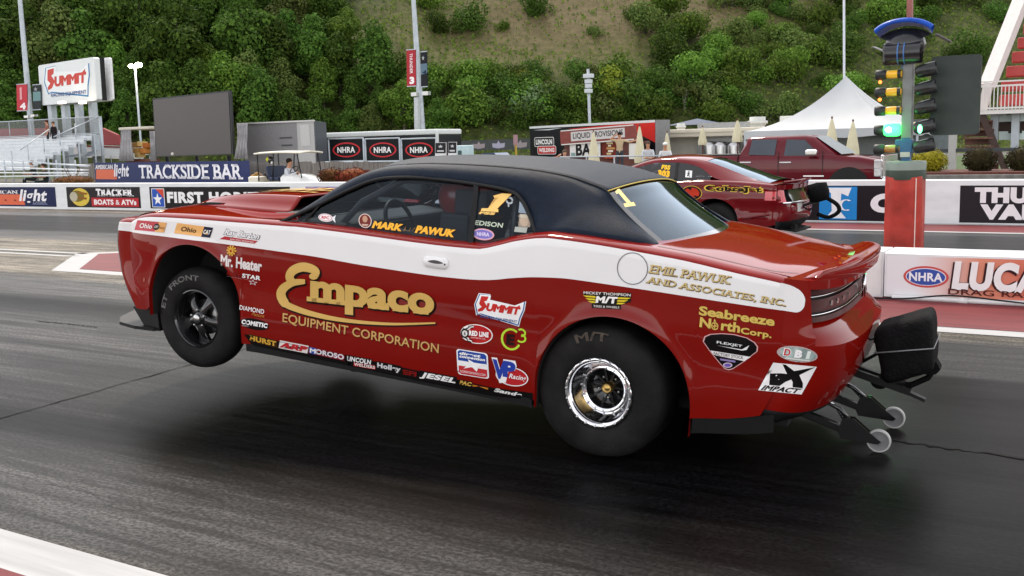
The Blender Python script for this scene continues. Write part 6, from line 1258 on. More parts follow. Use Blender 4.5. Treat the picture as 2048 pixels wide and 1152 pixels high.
def msec(u, sg):
    zb, zt_0 = mBot(u), mTop(u); r = []
    for i in range(15): z = zb+(zt_0-.03-zb)*i/14; r.append((u, sg*my(u, z), z))
    y0 = my(u, zt_0-.03)
    for i in range(1, 5): t = i/4; r.append((u, sg*(y0-.08*(1-cos(t*pi/2))-.01*t), zt_0-.03+.045*sin(t*pi/2)))
    for i in range(1, 7): t = i/6; r.append((u-(.0 if u > 0 else .14*(t)**.7*max(0, (-.5-u)/.46)), sg*(y0-.09)*(1-t), zt_0+.015+.02*sin(t*pi/2)))
    return r
mb = MB(); 
for sg in (1, -1):
    S_ = [msec(u, sg) for u in us]; b = mb.add([p for q in S_ for p in q], []); n_ = len(S_[0])
    for i in range(len(us)-1):
        for j in range(n_-1):
            if 17 < j and -.75 < us[i] < 1.9: continue
            mb.face((b+i*n_+j, b+i*n_+j+1, b+(i+1)*n_+j+1, b+(i+1)*n_+j))
mb.build('body', MR, mu)
mb = MB(); mb.box((1.3, 0, .45), (3.9, 1.1, .4)); mb.box((1.35, 0, .5), (1.9, 1.75, .42)); mb.box((-.7, 0, .55), (.4, 1.5, .4)); mb.box((1.0, 0, .95), (2.2, 1.5, .1)); mb.build('chassis', DARK, mu)
# tail
def mtail(t, z, ins=0):
    s = abs(t); a = s**.9*pi/2; y = mW(-.96)*(sin(a)**.7 if s else 0)*(1 if t >= 0 else -1); x = -.96-.20*(cos(a)**.65 if s < 1 else 0); k = 1-s**4
    bul = spl([(.28, -.16), (.38, -.05), (.50, .02), (.62, .035), (.72, .02), (.80, -.01), (.95, -.06), (1.03, -.05)])(z); return Vector((x-bul*k+ins, y*my(-.96, min(z, .98))/mW(-.96), z))
TT2 = [-1+2*i/48 for i in range(49)]; ZZ2 = [.30, .34, .40, .46, .52, .58, .64, .70, .745, .75, .80, .85, .90, .955, .96, 1.0, mTop(-.96)+.015]
mb = MB(); n_ = 49; b = mb.add([mtail(t, z, .05 if .748 < z < .957 and abs(t) < .80 else 0) for z in ZZ2 for t in TT2], [])
for j in range(len(ZZ2)-1):
    for i in range(48): mb.cur = 1 if (.748 < (ZZ2[j]+ZZ2[j+1])/2 < .957 and abs(TT2[i]+1/48) < .8) else (2 if ZZ2[j] < .42 else 0); mb.face((b+j*n_+i, b+j*n_+i+1, b+(j+1)*n_+i+1, b+(j+1)*n_+i))
mb.build('rear_bumper', [MR, GBLACK, BLACK], mu, auto=35)
TLM = mat('red_lamp_lens', (.55, .015, .03), .2, 0, .8, .1)
for sg in (1, -1):
    for i in range(3):
        P = [[mtail(sg*(.975-.125*i-.115*k), z, -.006) for k in (0, .5, 1)] for z in (.765, .86, .95)]; mb = MB(); mb.grid(P); mb.build('tail_lamp', TLM, mu)
for sg in (1, -1): mb = MB(); mb.grid([[(x, sg*(my(x, z)+.004), z) for x in (-.80, -.85, -.90, -.96)] for z in (.79+.0, .86, .93)]); mb.build('tail_lamp', TLM, mu)
mb = MB(); mb.tube([mtail(t, .75, -.012) for t in [-.8+1.6*i/30 for i in range(31)]], .018, 6); mb.build('lamp_trim', CHROME, mu)
mb = MB(); P = []
for i in range(31):
    v = -1+2*i/30; x = -1.03-.14*(1-v*v); y = v*.80; P.append([(x+.14, y, 1.045+.02*(1-v*v)), (x, y, 1.075+.02*(1-v*v)), (x-.035, y, 1.10+.02*(1-v*v)), (x-.03, y, 1.07+.02*(1-v*v)), (x+.06, y, 1.02)])
mb.grid(P); mb.build('spoiler', MR, mu)
# fastback roof, glass
mLO = [(2.05, .78, 1.02), (1.70, .74, 1.16), (1.30, .66, 1.305), (.95, .645, 1.345), (.60, .66, 1.33), (.33, .72, 1.26), (.10, .83, 1.13), (-.15, .86, 1.075), (-.55, .83, 1.06), (-.85, .76, 1.045)]
mHI = [(2.1, .74, 1.03), (1.78, .68, 1.19), (1.38, .58, 1.355), (1.0, .56, 1.415), (.60, .56, 1.415), (.30, .56, 1.375), (.02, .57, 1.29), (-.25, .60, 1.20), (-.58, .64, 1.10), (-.80, .66, 1.06)]
ml, mh = crom(mLO, 6), crom(mHI, 6); mb = MB()
for sg in (1, -1): mb.grid([[(p.x, sg*(p.y+.015*sin(pi*0)), p.z) for p in (a.lerp(c, q/4)+Vector((0, .7, .7))*.018*sin(pi*q/4) for q in range(5))] for a, c in zip(ml, mh)])
rr_ = [p for p in mh if .28 < p.x < 1.40]; mb.grid([[(p.x, p.y*v, p.z+.05*(1-v*v)) for v in [-1+2*j/16 for j in range(17)]] for p in rr_]); mb.build('roof', MR, mu)
rw_ = [p for p in mh if p.x <= .32]; mb = MB(); mb.grid([[(p.x-.06*(1-v*v)*max(0, (-.1-p.x)), p.y*v, p.z+.045*(1-v*v)-.003) for v in [-1+2*j/16 for j in range(17)]] for p in rw_]); mb.build('rear_window', RGLASS, mu)
fw_ = [p for p in mh if p.x >= 1.36]; mb = MB(); mb.grid([[(p.x+.22*(1-v*v)*(p.x-1.2)/.9, p.y*v, p.z+.04*(1-v*v)) for v in [-1+2*j/16 for j in range(17)]] for p in fw_]); mb.build('windshield', WGLASS, mu)
mgy = lambda z: .895-(z-1.06)*.80
zt_m = spl([(p.x, p.z) for p in ml if p.x > .11])
DG = glass('dark_side_glass', (.16, .20, .24), .04)
for sg in (1, -1):
    mb = MB(); P = []
    for i in range(25): x = 1.98-(1.98-.13)*i/24; zb = 1.04+.03*max(0, 1-x); zt0 = max(zb+.005, zt_m(x)); P.append([(x, sg*(mgy(zb+(zt0-zb)*k/4)-.006), zb+(zt0-zb)*k/4) for k in range(5)])
    mb.grid(P); mb.build('side_window', DG, mu)
    mb = MB(); mb.bar((.72, sg*(mgy(1.08)), 1.08), (.78, sg*(mgy(1.34)), 1.34), .05, .015); mb.build('window_pillar', BLACK, mu)
mb = MB(); mb.box((1.0, 0, 1.05), (.15, 1.2, .5), None, .04); mb.tube([(.7, -.5, .95), (.7, -.5, 1.33), (.7, .5, 1.33), (.7, .5, .95)], .03); mb.build('interior', DARK, mu)
def mwheel(x, y, z, R, W_d, sg):
    M = Matrix.Translation((x, y, z)) @ Matrix.Rotation(-sg*pi/2, 4, 'X'); mb = MB(); mb.lathe([(.19, -.01), (.24, .01), (R-.04, 0), (R, -.04), (R, -W_d+.04), (R-.04, -W_d), (.2, -W_d)], 40, M); t = mb.build('wheel', RUBBER, mu); mb = MB(); mb.lathe([(.19, -.01), (.17, -.03), (.16, -.08), (.03, -.06), (.0005, -.05)], 32, M); mb.build('rim', BLACK, t)
for sg in (1, -1): mwheel(0, sg*.90, .355, .37, .28, sg); mwheel(2.72, sg*.90, .36, .34, .15, sg)
mb = MB(); 
for sg in (1, -1):
    for cx, cz, r in mA: mb.grid([[(cx+r*cos(a), sg*yy, cz+r*sin(a)) for yy in (.93, .55)] for a in [pi*i/24 for i in range(25)]])
mb.build('wheel_well', DARK, mu)
def mdeco(name, art, bl, br, tl, fn=None):
    bl, br, tl = Vector(bl), Vector(br), Vector(tl)
    def f(u, v, h):
        q = bl+(br-bl)*u+(tl-bl)*v; y = .9
        for _ in range(6): p = mside(q.x, q.y, y); y = (mgy(p.z)-.006) if fn else my(p.x, p.z)
        p.y += h*1.2+.003; return p
    art.put(name, f, mu, .002, (.25, .5))
zm = Zm(1230, 290, 4.357)
a = Art(); a.text('CobraJet', (-.03, -.14, 1.03, 1.12), '#e8c24a', .10, 0, 1.2); a.text('CobraJet', (0, 0, 1, 1), '#15100c', .045, 0, 1.2); mdeco('car_lettering', a, zm(790, 408), zm(1280, 424), zm(790, 352))
a = Art(); a.text('FSS', (.25, .62, .95, 1), '#f0c030', .05, .15); a.text('303', (0, 0, .95, .56), '#f0b42c', .07, .1); mdeco('race_number', a, zm(370, 274), zm(482, 284), zm(378, 168), 1)
a = Art(); a.poly(rect(0, 0, 1, 1), '#d8dadc'); a.line([(.5, .75), (.45, .45), (.25, .15)], .14, '#1c1c1e', 1); a.line([(.45, .45), (.65, .12)], .13, '#1c1c1e'); a.line([(.3, .6), (.7, .55)], .1, '#1c1c1e'); a.poly(ell(.52, .84, .10, .09), '#1c1c1e'); mdeco('window_sticker', a, zm(614, 280), zm(670, 284), zm(618, 220), 1)
a = Art(); a.poly(ell(.5, .5, .52, .52), '#d8a93c'); a.poly(ell(.5, .5, .48, .48), '#2a1414'); a.poly(star(.5, .5, .40, .40, 9, .5), '#b8321c'); mdeco('round_emblem', a, zm(580, 470), zm(752, 485), zm(590, 350))
mb = MB(); mb.tube([mside(*zm(1112, 640), .93)+Vector((0, .02, 0)), mside(*zm(1300, 612), .88)+Vector((-.0, .03, 0)), mside(*zm(1515, 590), .62)], .018, 6); mb.build('bumper_crease', MR, mu)
mb = MB(); mb.box((-1.18, .25, .66), (.02, .26, .14), Matrix.Rotation(.1, 3, 'Y')); mb.build('number_plate', paint('#c9c9c6'), mu)
ck = MB(); ck.lathe([(.0005, -.16), (.15, -.14), (.175, 0), (.15, .14), (.0005, .16)], 28, Matrix.Translation((-1.42, .05, .90)) @ Matrix.Rotation(.2, 4, 'Y')); ck.build('parachute_pack', FABRIC, mu)
mb = MB(); mb.tube(crom([(-1.5, .05, .84), (-1.72, .05, .72), (-1.76, .05, .60), (-1.6, .05, .50), (-1.42, .05, .55)], 5), .035, 6); mb.build('parachute_strap', FABRIC, mu); mb = MB(); mb.bar((-1.05, .05, .62), (-1.42, .05, .76), .04); mb.tube([(-1.15, .0, .66), (-1.3, .1, .60), (-1.38, 0, .68), (-1.25, -.1, .72)], .012, 6); mb.build('parachute_bracket', BLACK, mu)
mb = MB(); mb.bar((-.8, .0, .32), (-1.2, .0, .28), .9, .03); mb.bar((-.9, .3, .40), (-1.16, .3, .33), .12, .08); mb.build('diffuser', BLACK, mu)
# ================================================================== pickup truck behind the barrier
PY = 28; pk = empty('pickup_truck', (at(1600, 300, PY).x, PY+1, 0), 'maroon crew cab pickup truck parked behind the far barrier', 'pickup truck'); ox = pk.location.x
pp = lambda px, py: (at(px, py, PY).x-ox, at(px, py, PY).z)
MP = mat('pickup_maroon', (.105, .005, .011), .3, 0, .7, .05, 3, spec=0)
def loft_profile(name, secs, m, par, caps=True):  # secs: list of (x, [(y, z)...]) mirrored cross-sections
    mb = MB(); P = [[(x, y, z) for y, z in s]+[(x, -y, z) for y, z in s[::-1]] for x, s in secs]; mb.grid(P); n_ = len(P[0])
    if caps: mb.face(range(n_)); mb.face([(len(P)-1)*n_+i for i in range(n_)][::-1])
    return mb.build(name, m, par, auto=40)
zb_ = pp(1560, 310)[1]; xr = pp(1478, 310)[0]; xf, zf_h = pp(1757, 319); xw, zw_ = pp(1681, 309)
def bsec(zt_, w=1.0, zl=.5): return [(w*.93, zl), (w*.99, zl+.12), (w, zl+.35), (w*.99, zt_-.16), (w*.965, zt_-.03), (w*.93, zt_)]
loft_profile('body', [(xr-.02, bsec(zb_)), (xr+.6, bsec(zb_+.005)), (xw-.35, bsec(zb_)), (xw-.05, bsec(zb_-.05)), (xf-.5, bsec(zb_-.09)), (xf-.12, bsec(zf_h-.01)), (xf, bsec(zf_h-.06, .985)), (xf+.06, bsec(zf_h-.16, .95, .55))], MP, pk)
loft_profile('cargo_bed', [(xr-1.95, bsec(zb_-.02)), (xr-1.9, bsec(zb_-.0)), (xr-.06, bsec(zb_-.0))], MP, pk)
mb = MB(); mb.box((xr-1.0, 0, zb_+.015), (1.9, 1.86, .04)); mb.build('bed_cover', BLACK, pk)
zr0 = pp(1560, 272)[1]; xa, xb = pp(1490, 275)[0], pp(1618, 273)[0]
def csec(z0, z1, w0=.93, w1=.76): return [(w0, z0), ((w0*.45+w1*.55)+.02, z0+(z1-z0)*.6), (w1+.02, z1-.06), (w1-.08, z1)]
loft_profile('cab', [(xr+.0, csec(zb_, zb_+.02, .93, .92)), (xa-.0, csec(zb_, zr0-.03)), (xa+.15, csec(zb_, zr0)), (xb-.15, csec(zb_, zr0+.005)), (xb+.08, csec(zb_, zr0-.04)), (xw-.06, csec(zb_-.08, zb_-.03, .93, .90))], MP, pk)
def sidew(name, pts):
    mb = MB(); mb.flat = True
    for sg in (-1,):
        vs = []
        for px, py in pts: x, z = pp(px, py); t = (z-zb_)/(zr0-zb_); vs.append((x, sg*(.945-.14*t+.012), z))
        mb.add(vs, [tuple(range(len(vs)))])
    return mb.build(name, GW, pk)
GW = mat('dark_truck_glass', (.015, .025, .04), .06, 0, .6, .3, 2)
sidew('rear_side_window', [(1496, 310), (1548, 311), (1551, 279), (1501, 279)]); sidew('front_side_window', [(1567, 312), (1626, 312), (1624, 296), (1607, 280), (1570, 279)])
mb = MB(); mb.grid([[(xb+.10+(xw+.0-xb-.10)*t, y*(.68+.2*t), zr0-.045-(zr0-.045-zb_+.02)*t+.015) for y in (-1, -.5, 0, .5, 1)] for t in (0, .5, 1)]); mb.build('windscreen', mat('windscreen_glass', (.20, .23, .26), .35, 0, .2), pk)
for px in (1482, 1562): x, z = pp(px+9, 325); mb = MB(); mb.box((x, -1.01, z), (.32, .04, .045), None, .015); mb.build('door_handle', CHROME, pk)
x, z = pp(1625, 305); mb = MB(); mb.box((x, -1.12, z), (.32, .16, .17), None, .05); mi_ = mb.build('wing_mirror', CHROME, pk); mb = MB(); mb.bar((x+.02, -.95, z-.12), (x+.02, -1.1, z-.07), .1); mb.build('mirror_arm', MP, mi_)
for px in (1476, 1556, 1645): x, _z = pp(px, 330); mb = MB(); mb.box((x, -1.001, .95), (.018, .012, .85)); mb.build('door_seam', SEAM, pk)
for i, (pz, h_) in enumerate(((329, .13), (345, .12))): x, z = pp(1752, pz); mb = MB(); mb.box((x+.05, -.72, z), (.20, .62, h_*1.9), None, .03); hl = mb.build('headlamp', mat('clear_headlamp', (.55, .55, .56), .1, .5, 1), pk); 
x, z = pp(1752, 345); mb = MB(); mb.box((x+.02, -1.0, z), (.14, .05, .1), None, .02); mb.build('turn_signal', mat('orange_signal', (.6, .14, .02), .3, 0, .5), pk)
mb = MB(); mb.box((xf+.08, 0, (zf_h+.55)/2+.1), (.08, 1.9, .62), None, .03); mb.bar((xf+.12, -.95, zf_h-.08), (xf+.12, .95, zf_h-.08), .05); mb.box((xf+.16, 0, .55), (.16, 1.96, .26), None, .05); mb.build('grille', CHROME, pk)
x, z = pp(1627, 352); mb = MB(); mb.box((x, -1.005, z), (.55, .012, .035)); mb.build('side_badge', CHROME, pk)
wx = pp(1697, 350)[0]
for x_0 in (wx, wx-3.75):
    for sg in (-1, 1):
        mb = MB(); M = Matrix.Translation((x_0, sg*.98, .42)) @ Matrix.Rotation(-sg*pi/2, 4, 'X'); mb.lathe([(.26, .0), (.30, .02), (.40, .01), (.42, -.04), (.42, -.22), (.38, -.25)], 36, M); t = mb.build('wheel', RUBBER, pk); mb = MB(); mb.lathe([(.26, 0), (.24, -.03), (.08, -.05), (.0005, -.03)], 30, M); mb.build('rim', STEEL, t)
    for sg in (-1, 1): mb = MB(); mb.flat = True; mb.add([(x_0, sg*1.004, .55)]+[(x_0+.54*cos(a), sg*1.004, .42+.52*sin(a)) for a in [pi*i/20 for i in range(21)]], [(0, i+1, i+2) for i in range(20)]); mb.build('wheel_arch', DARK, pk)
# ================================================================== golf cart
GY = 27; gc = empty('golf_cart', (at(570, 350, GY).x, GY, 0), 'white golf cart with a cream canopy driven along behind the barrier', 'golf cart'); gx = gc.location.x
g = lambda px, py: (at(px, py, GY).x-gx, at(px, py, GY).z)
CRM = mat('cream_plastic', (.70, .66, .55), .35, 0, .5, .04)
(xa, za), (xb, zb2) = g(531, 306), g(623, 304); mb = MB(); P = []
for i in range(13): t = i/12; z = za+(zb2-za)*t+.05*sin(pi*t)*.6; P.append([(xa+(xb-xa)*t, y, z+.045*(1-(y/.6)**2)-(.03 if abs(y) > .58 else 0)) for y in (-.6, -.58, -.3, 0, .3, .58, .6)])
mb.grid(P); o = mb.build('canopy', CRM, gc); o.modifiers.new('s', 'SOLIDIFY').thickness = .05
mb = MB()
for y in (-.52, .52): mb.tube([(xa+.1, y, za), (xa+.12, y, .7)], .022, 6); mb.tube([(xb-.2, y, zb2), (g(624, 350)[0], y, .8)], .02, 6); mb.tube([(g(568, 306)[0], y, za), (g(566, 350)[0], y, .7)], .02, 6)
mb.build('canopy_post', BLACK, gc)
xn, zn = g(600, 347); mb = MB(); P = []
for i in range(11):
    t = i/10; x = g(583, 350)[0]+(g(638, 362)[0]-g(583, 350)[0])*t; zt_ = g(600, 346.5)[1]*sqrt(max(.0, 1-max(0, (t-.25)/.78)**2.2))+.0; P.append([(x, y, zz) for y, zz in ((-.56, .35), (-.56, max(.36, zt_*.86)), (-.42, max(.37, zt_*.97)), (0, max(.38, zt_)), (.42, max(.37, zt_*.97)), (.56, max(.36, zt_*.86)), (.56, .35))])
mb.grid(P); mb.build('front_cowl', mat('white_plastic', (.74, .74, .72), .3, 0, .6, .03), gc)
mb = MB(); mb.box((g(545, 360)[0], 0, .5), (1.6, 1.1, .22), None, .05); mb.box((g(528, 360)[0], 0, .72), (.5, 1.1, .3), None, .06); mb.build('body', CRM, gc)
NV = mat('navy_seat', (.02, .03, .07), .6); xs = g(566, 350)[0]; mb = MB(); mb.box((xs, 0, .78), (.5, 1.0, .16), None, .05); mb.box((xs-.28, 0, 1.02), (.12, 1.0, .42), Matrix.Rotation(-.12, 3, 'Y'), .05); mb.build('seat', NV, gc)
q = g(598, 336); mb = MB(); mb.lathe([(.16+.015*cos(a), .015*sin(a)) for a in [2*pi*i/8 for i in range(8)]], 20, Matrix.Translation((q[0], -.25, q[1]-.05)) @ Matrix.Rotation(-.8, 4, 'Y'), True); mb.tube([(q[0], -.25, q[1]-.05), (q[0]+.25, -.25, .8)], .02); mb.build('steering_wheel', BLACK, gc)
for x_0 in (g(535, 360)[0], g(612, 360)[0]):
    for sg in (-1, 1): mb = MB(); mb.lathe([(.0005, .02), (.12, .0), (.2, .02), (.23, -.02), (.23, -.14), (.0005, -.15)], 24, Matrix.Translation((x_0, sg*.55, .23)) @ Matrix.Rotation(-sg*pi/2, 4, 'X')); mb.build('wheel', RUBBER, gc)
bag = empty('golf_cart_load', (0, 0, 0), 'tan and orange bags loaded on the back of the golf cart', 'luggage')
for px, py, r, c in ((515, 352, .16, '#8a6a34'), (508, 355, .13, '#b5803c'), (522, 356, .15, '#5a3426'), (540, 349, .15, '#c09a62'), (534, 353, .17, '#1c1412'), (503, 357, .08, '#d0a03c')): mb = MB(); mb.ball(at(px, py, GY), r, 12, 8, (1.1, .8, .9)); mb.build('bag', paint(c), bag)
hm = empty('hanging_helmet', (0, 0, 0), 'black and yellow helmet hung from the golf cart canopy', 'helmet'); mb = MB(); q = at(541, 320, GY-.3); mb.ball(q, .12, 14, 10, (1, 1, 1.15)); mb.build('shell', GBLACK, hm); mb = MB(); mb.ball(q+Vector((-.05, -.06, .02)), .085, 12, 8); mb.build('visor', paint('#c9c83c'), hm); mb = MB(); mb.ball(q+Vector((.10, -.03, -.10)), .06, 10, 6); mb.build('chin_pad', paint('#dcdcd8'), hm)
# ================================================================== people
def person(label, loc, rz, J, shirt, legs, hair, skin='#b98468', cap=None, sleeves=False, scale=1):
    base = dict(pel=(0, 0, .95, .135), wst=(0, 0, 1.10, .125), cst=(0, .01, 1.30, .15), nkb=(0, 0, 1.45, .085), nck=(0, .01, 1.53, .055), hd0=(0, .035, 1.585, .075), hd1=(0, .03, 1.665, .098), hd2=(0, .015, 1.735, .075),
        shl=(-.185, 0, 1.41, .065), ell=(-.235, .0, 1.14, .045), wrl=(-.25, .06, .90, .032), hal=(-.25, .09, .82, .038), fil=(-.245, .11, .75, .018), thl=(-.22, .125, .81, .014), shr=(.185, 0, 1.41, .065), elr=(.235, .0, 1.14, .045), wrr=(.25, .06, .90, .032), har=(.25, .09, .82, .038), fir=(.245, .11, .75, .018), thr=(.22, .125, .81, .014),
        hil=(-.095, 0, .88, .095), knl=(-.105, .02, .50, .065), anl=(-.11, -.01, .10, .042), tol=(-.12, .15, .045, .038), hir=(.095, 0, .88, .095), knr=(.105, .02, .50, .065), anr=(.11, -.01, .10, .042), tor=(.12, .15, .045, .038))
    for k, v in J.items(): base[k] = (*v, base[k][3]) if len(v) == 3 else v
    E_ = [('pel', 'wst', 0), ('wst', 'cst', 0), ('cst', 'nkb', 0), ('nkb', 'nck', 2), ('nck', 'hd0', 2), ('hd0', 'hd1', 2), ('hd1', 'hd2', 2)]
    for s in 'lr': E_ += [('cst', 'sh'+s, 0), ('sh'+s, 'el'+s, 0), ('el'+s, 'wr'+s, 0 if sleeves else 2), ('wr'+s, 'ha'+s, 2), ('ha'+s, 'fi'+s, 2), ('ha'+s, 'th'+s, 2), ('pel', 'hi'+s, 1), ('hi'+s, 'kn'+s, 1), ('kn'+s, 'an'+s, 1), ('an'+s, 'to'+s, 3)]
    ks = list(base); me = bpy.data.meshes.new('person'); me.from_pydata([base[k][:3] for k in ks], [(ks.index(a), ks.index(b)) for a, b, _ in E_], [])
    ob = bpy.data.objects.new('person_tmp', me); COL.objects.link(ob); ob.modifiers.new('k', 'SKIN').use_smooth_shade = True
    for i, k in enumerate(ks): sv = me.skin_vertices[0].data[i]; sv.radius = (base[k][3],)*2; sv.use_root = k == 'pel'
    ob.modifiers.new('s', 'SUBSURF').levels = 1
    dg = bpy.context.evaluated_depsgraph_get(); m2 = bpy.data.meshes.new_from_object(ob.evaluated_get(dg)); bpy.data.objects.remove(ob)
    m2.materials.clear(); [m2.materials.append(m) for m in (paint(shirt, .8), paint(legs, .8), mat('skin_'+skin.lstrip('#'), skin, .55, var=.05), paint('#2a2422', .7))]
    segs = [(Vector(base[a][:3]), Vector(base[b][:3]), c) for a, b, c in E_]
    for p in m2.polygons:
        c = p.center; best = None
        for a, b, k in segs:
            t = max(0, min(1, (c-a).dot(b-a)/max(1e-9, (b-a).length_squared))); d = (c-a-(b-a)*t).length
            if best is None or d < best[0]: best = (d, k)
        p.material_index = best[1]; p.use_smooth = True
    o = bpy.data.objects.new('person', m2); COL.objects.link(o); o.location = loc; o.rotation_euler = (0, 0, rz); o.scale = (scale,)*3; tag(o, label, 'person')
    h0 = Vector(base['hd1'][:3]); mb = MB()
    if cap: mb.ball(h0+Vector((0, -.005, .045)), .108, 14, 8, (1, 1.08, .75)); mb.box(h0+Vector((0, .13, .035)), (.15, .12, .015)); mb.build('cap', paint(cap, .8), o)
    else: mb.ball(h0+Vector((0, -.025, .03)), .108, 14, 8, (1, 1, .9)); mb.build('hair', paint(hair, .8), o)
    mb = MB(); mb.ball(h0+Vector((0, .103, -.02)), .02, 8, 6, (.8, .9, 1.3)); mb.build('nose', MATS['skin_'+skin.lstrip('#')], o)
    return o
zpl = .40
def stand(px, py_head, Y, **k): q = at(px, py_head, Y); return Vector((q.x, Y, q.z-1.78))
person('man in tan vest standing, one hand at his cap, other arm stretched out', stand(1239, 264, 41.5), radians(200), dict(elr=(.40, .10, 1.46), wrr=(.20, .16, 1.62), har=(.12, .15, 1.68), fir=(.06, .13, 1.71), thr=(.11, .17, 1.64), ell=(-.46, .05, 1.33), wrl=(-.72, .08, 1.40), hal=(-.80, .08, 1.43), fil=(-.87, .08, 1.46), thl=(-.80, .1, 1.48)), '#b5a184', '#3f4148', '#3a2c24', cap='#1e1c20')
ar = dict(cst=(0, .10, 1.28), nkb=(0, .14, 1.42), nck=(0, .17, 1.50), hd0=(0, .20, 1.555), hd1=(0, .20, 1.635), hd2=(0, .19, 1.705), shl=(-.19, .13, 1.37), shr=(.19, .13, 1.37), ell=(-.25, .22, 1.10), elr=(.25, .22, 1.10), wrl=(-.08, .42, 1.06), wrr=(.08, .42, 1.07), hal=(.0, .44, 1.07), har=(.0, .45, 1.09), fil=(.07, .45, 1.08), fir=(-.07, .45, 1.1), thl=(-.01, .42, 1.12), thr=(.02, .44, 1.13))
person('man in a pale open collar shirt leaning on the rail with folded arms', stand(1297, 281, 39.0), radians(195), ar, '#c2c6cc', '#3a3c44', '#54443a')
person('man in a white shirt and pale cap leaning on the rail', stand(1331, 283, 38.9), radians(200), ar, '#d6d6d8', '#4a4c52', '#4a3c34', cap='#d8d8d4')
person('person with bent bare arms resting at the left end of the rail', stand(1128, 298, 39.2)+Vector((0, 0, 0)), radians(215), dict(ar, elr=(.42, .22, 1.34), wrr=(.30, .4, 1.50), har=(.22, .42, 1.55), fir=(.16, .42, 1.58), thr=(.22, .44, 1.5)), '#cfc6c0', '#6a5c54', '#5a4a40', '#c29078')
sit = dict(pel=(0, 0, .0), wst=(0, -.02, .14), cst=(0, .02, .36), nkb=(0, .03, .52), nck=(0, .05, .60), hd0=(0, .085, .655), hd1=(0, .08, .735), hd2=(0, .065, .805), shl=(-.185, .03, .48), shr=(.185, .03, .48), ell=(-.25, .12, .24), elr=(.25, .12, .24), wrl=(-.17, .36, .22), wrr=(.17, .36, .22), hal=(-.15, .44, .25), har=(.15, .44, .25), fil=(-.12, .50, .26), fir=(.12, .50, .26), thl=(-.10, .45, .30), thr=(.10, .45, .30), hil=(-.1, .04, -.01), hir=(.1, .04, -.01), knl=(-.13, .44, .02), knr=(.13, .44, .02), anl=(-.13, .46, -.40), anr=(.13, .46, -.40), tol=(-.13, .60, -.44), tor=(.13, .60, -.44))
q = at(575, 318, GY-.2); person('driver in white sleeves and a dark vest sitting in the golf cart', Vector((q.x, GY-.2, q.z-.83)), radians(-80), dict(sit, elr=(.28, .16, .26), wrr=(.12, .42, .36), har=(.08, .48, .40)), '#c9cbd2', '#22242e', '#2c221c', sleeves=True)
vs_ = None
q = at(66, 322, 29.6); person('spectator in a dark green top seated at the low bleacher, left of a pair', Vector((q.x, 29.6, q.z-.83)), radians(160), sit, '#26302a', '#2c3030', '#6a5446')
q = at(89, 327, 29.3); person('spectator in a dark top seated at the low bleacher, right of a pair', Vector((q.x, 29.3, q.z-.83)), radians(170), sit, '#202824', '#2a2e30', '#3e322a')
q = at(93, 240, 42.6); person('person with a brown top and bare arms standing high on the grandstand', Vector((q.x, 42.6, q.z-1.78)), radians(150), dict(elr=(.36, .1, 1.2)), '#8a5a50', '#2c3036', '#4a2c22')
q = at(106, 243, 43.0); person('person in a dark jacket standing beside another on the grandstand', Vector((q.x, 43.0, q.z-1.78)), radians(190), {}, '#2a2426', '#3a4048', '#5a4634', sleeves=True)

q = CO+CM @ Vector((1.36, .40, .60)); lean = {}
for k_, v_ in sit.items():
    x_, y_, z_ = v_; lean[k_] = (x_, y_-.42*max(0, z_), z_*.93) if k_[:3] not in ('knl', 'knr', 'anl', 'anr', 'tol', 'tor') else v_
dr = person('helmeted driver in a dark suit sitting inside the red and white race car', q, pi/2-PSI*-1, dict(lean, elr=(.26, .10, .20), ell=(-.26, .10, .20), wrl=(-.14, .34, .34), wrr=(.14, .34, .34), hal=(-.12, .40, .38), har=(.12, .40, .38), fil=(-.09, .43, .42), fir=(.09, .43, .42), thl=(-.07, .40, .42), thr=(.07, .40, .42)), '#1b1d22', '#1b1d22', '#202226', sleeves=True)
for c_ in list(dr.children): bpy.data.objects.remove(c_)
h0 = Vector(lean['hd1']); mb = MB(); mb.ball(h0+Vector((0, .01, .01)), .142, 18, 12, (.9, 1.05, 1.0)); mb.build('helmet', mat('dark_red_helmet', (.26, .03, .025), .3, 0, .5), dr); mb = MB(); mb.ball(h0+Vector((0, .085, .01)), .098, 14, 8, (.95, .75, .55)); mb.build('visor', GBLACK, dr)
# ================================================================== hillside and planting
HA = radians(27)
def hdl(x, y): return -sin(HA)*x+cos(HA)*y, cos(HA)*x+sin(HA)*y
def hxy(d, l): return -sin(HA)*d+cos(HA)*l, cos(HA)*d+sin(HA)*l
def hz_(d, l):
    t = d-96-6*sin(l*.03)
    if t <= 0: return 0.0
    t = t if t < 110 else 110+(t-110)*.2
    k = .58
    return t*k*min(1, .35+t*.06)+1.2*noise.noise(Vector((d*.05, l*.05, 0)))*min(1, t*.1)+.5*noise.noise(Vector((d*.17, l*.17, 3)))*min(1, t*.1)
mb = MB(); nd, nl = 90, 150; P = []
for i in range(nd):
    d = 88+(i/(nd-1))**1.6*190; P.append([(*hxy(d, l), hz_(d, l)-.012) for l in [-190+340*j/(nl-1) for j in range(nl)]])
mb.grid(P)
m = bpy.data.materials.new('hillside_ground'); m.use_nodes = True; n = m.node_tree.nodes; L = m.node_tree.links; p_ = n['Principled BSDF']; p_.inputs['Roughness'].default_value = .9; p_.inputs['Specular IOR Level'].default_value = .2
tc = n.new('ShaderNodeTexCoord'); n1 = n.new('ShaderNodeTexNoise'); n1.inputs['Scale'].default_value = .045; n1.inputs['Detail'].default_value = 4; n2 = n.new('ShaderNodeTexNoise'); n2.inputs['Scale'].default_value = 1.3; n2.inputs['Detail'].default_value = 8; n2.inputs['Roughness'].default_value = .7
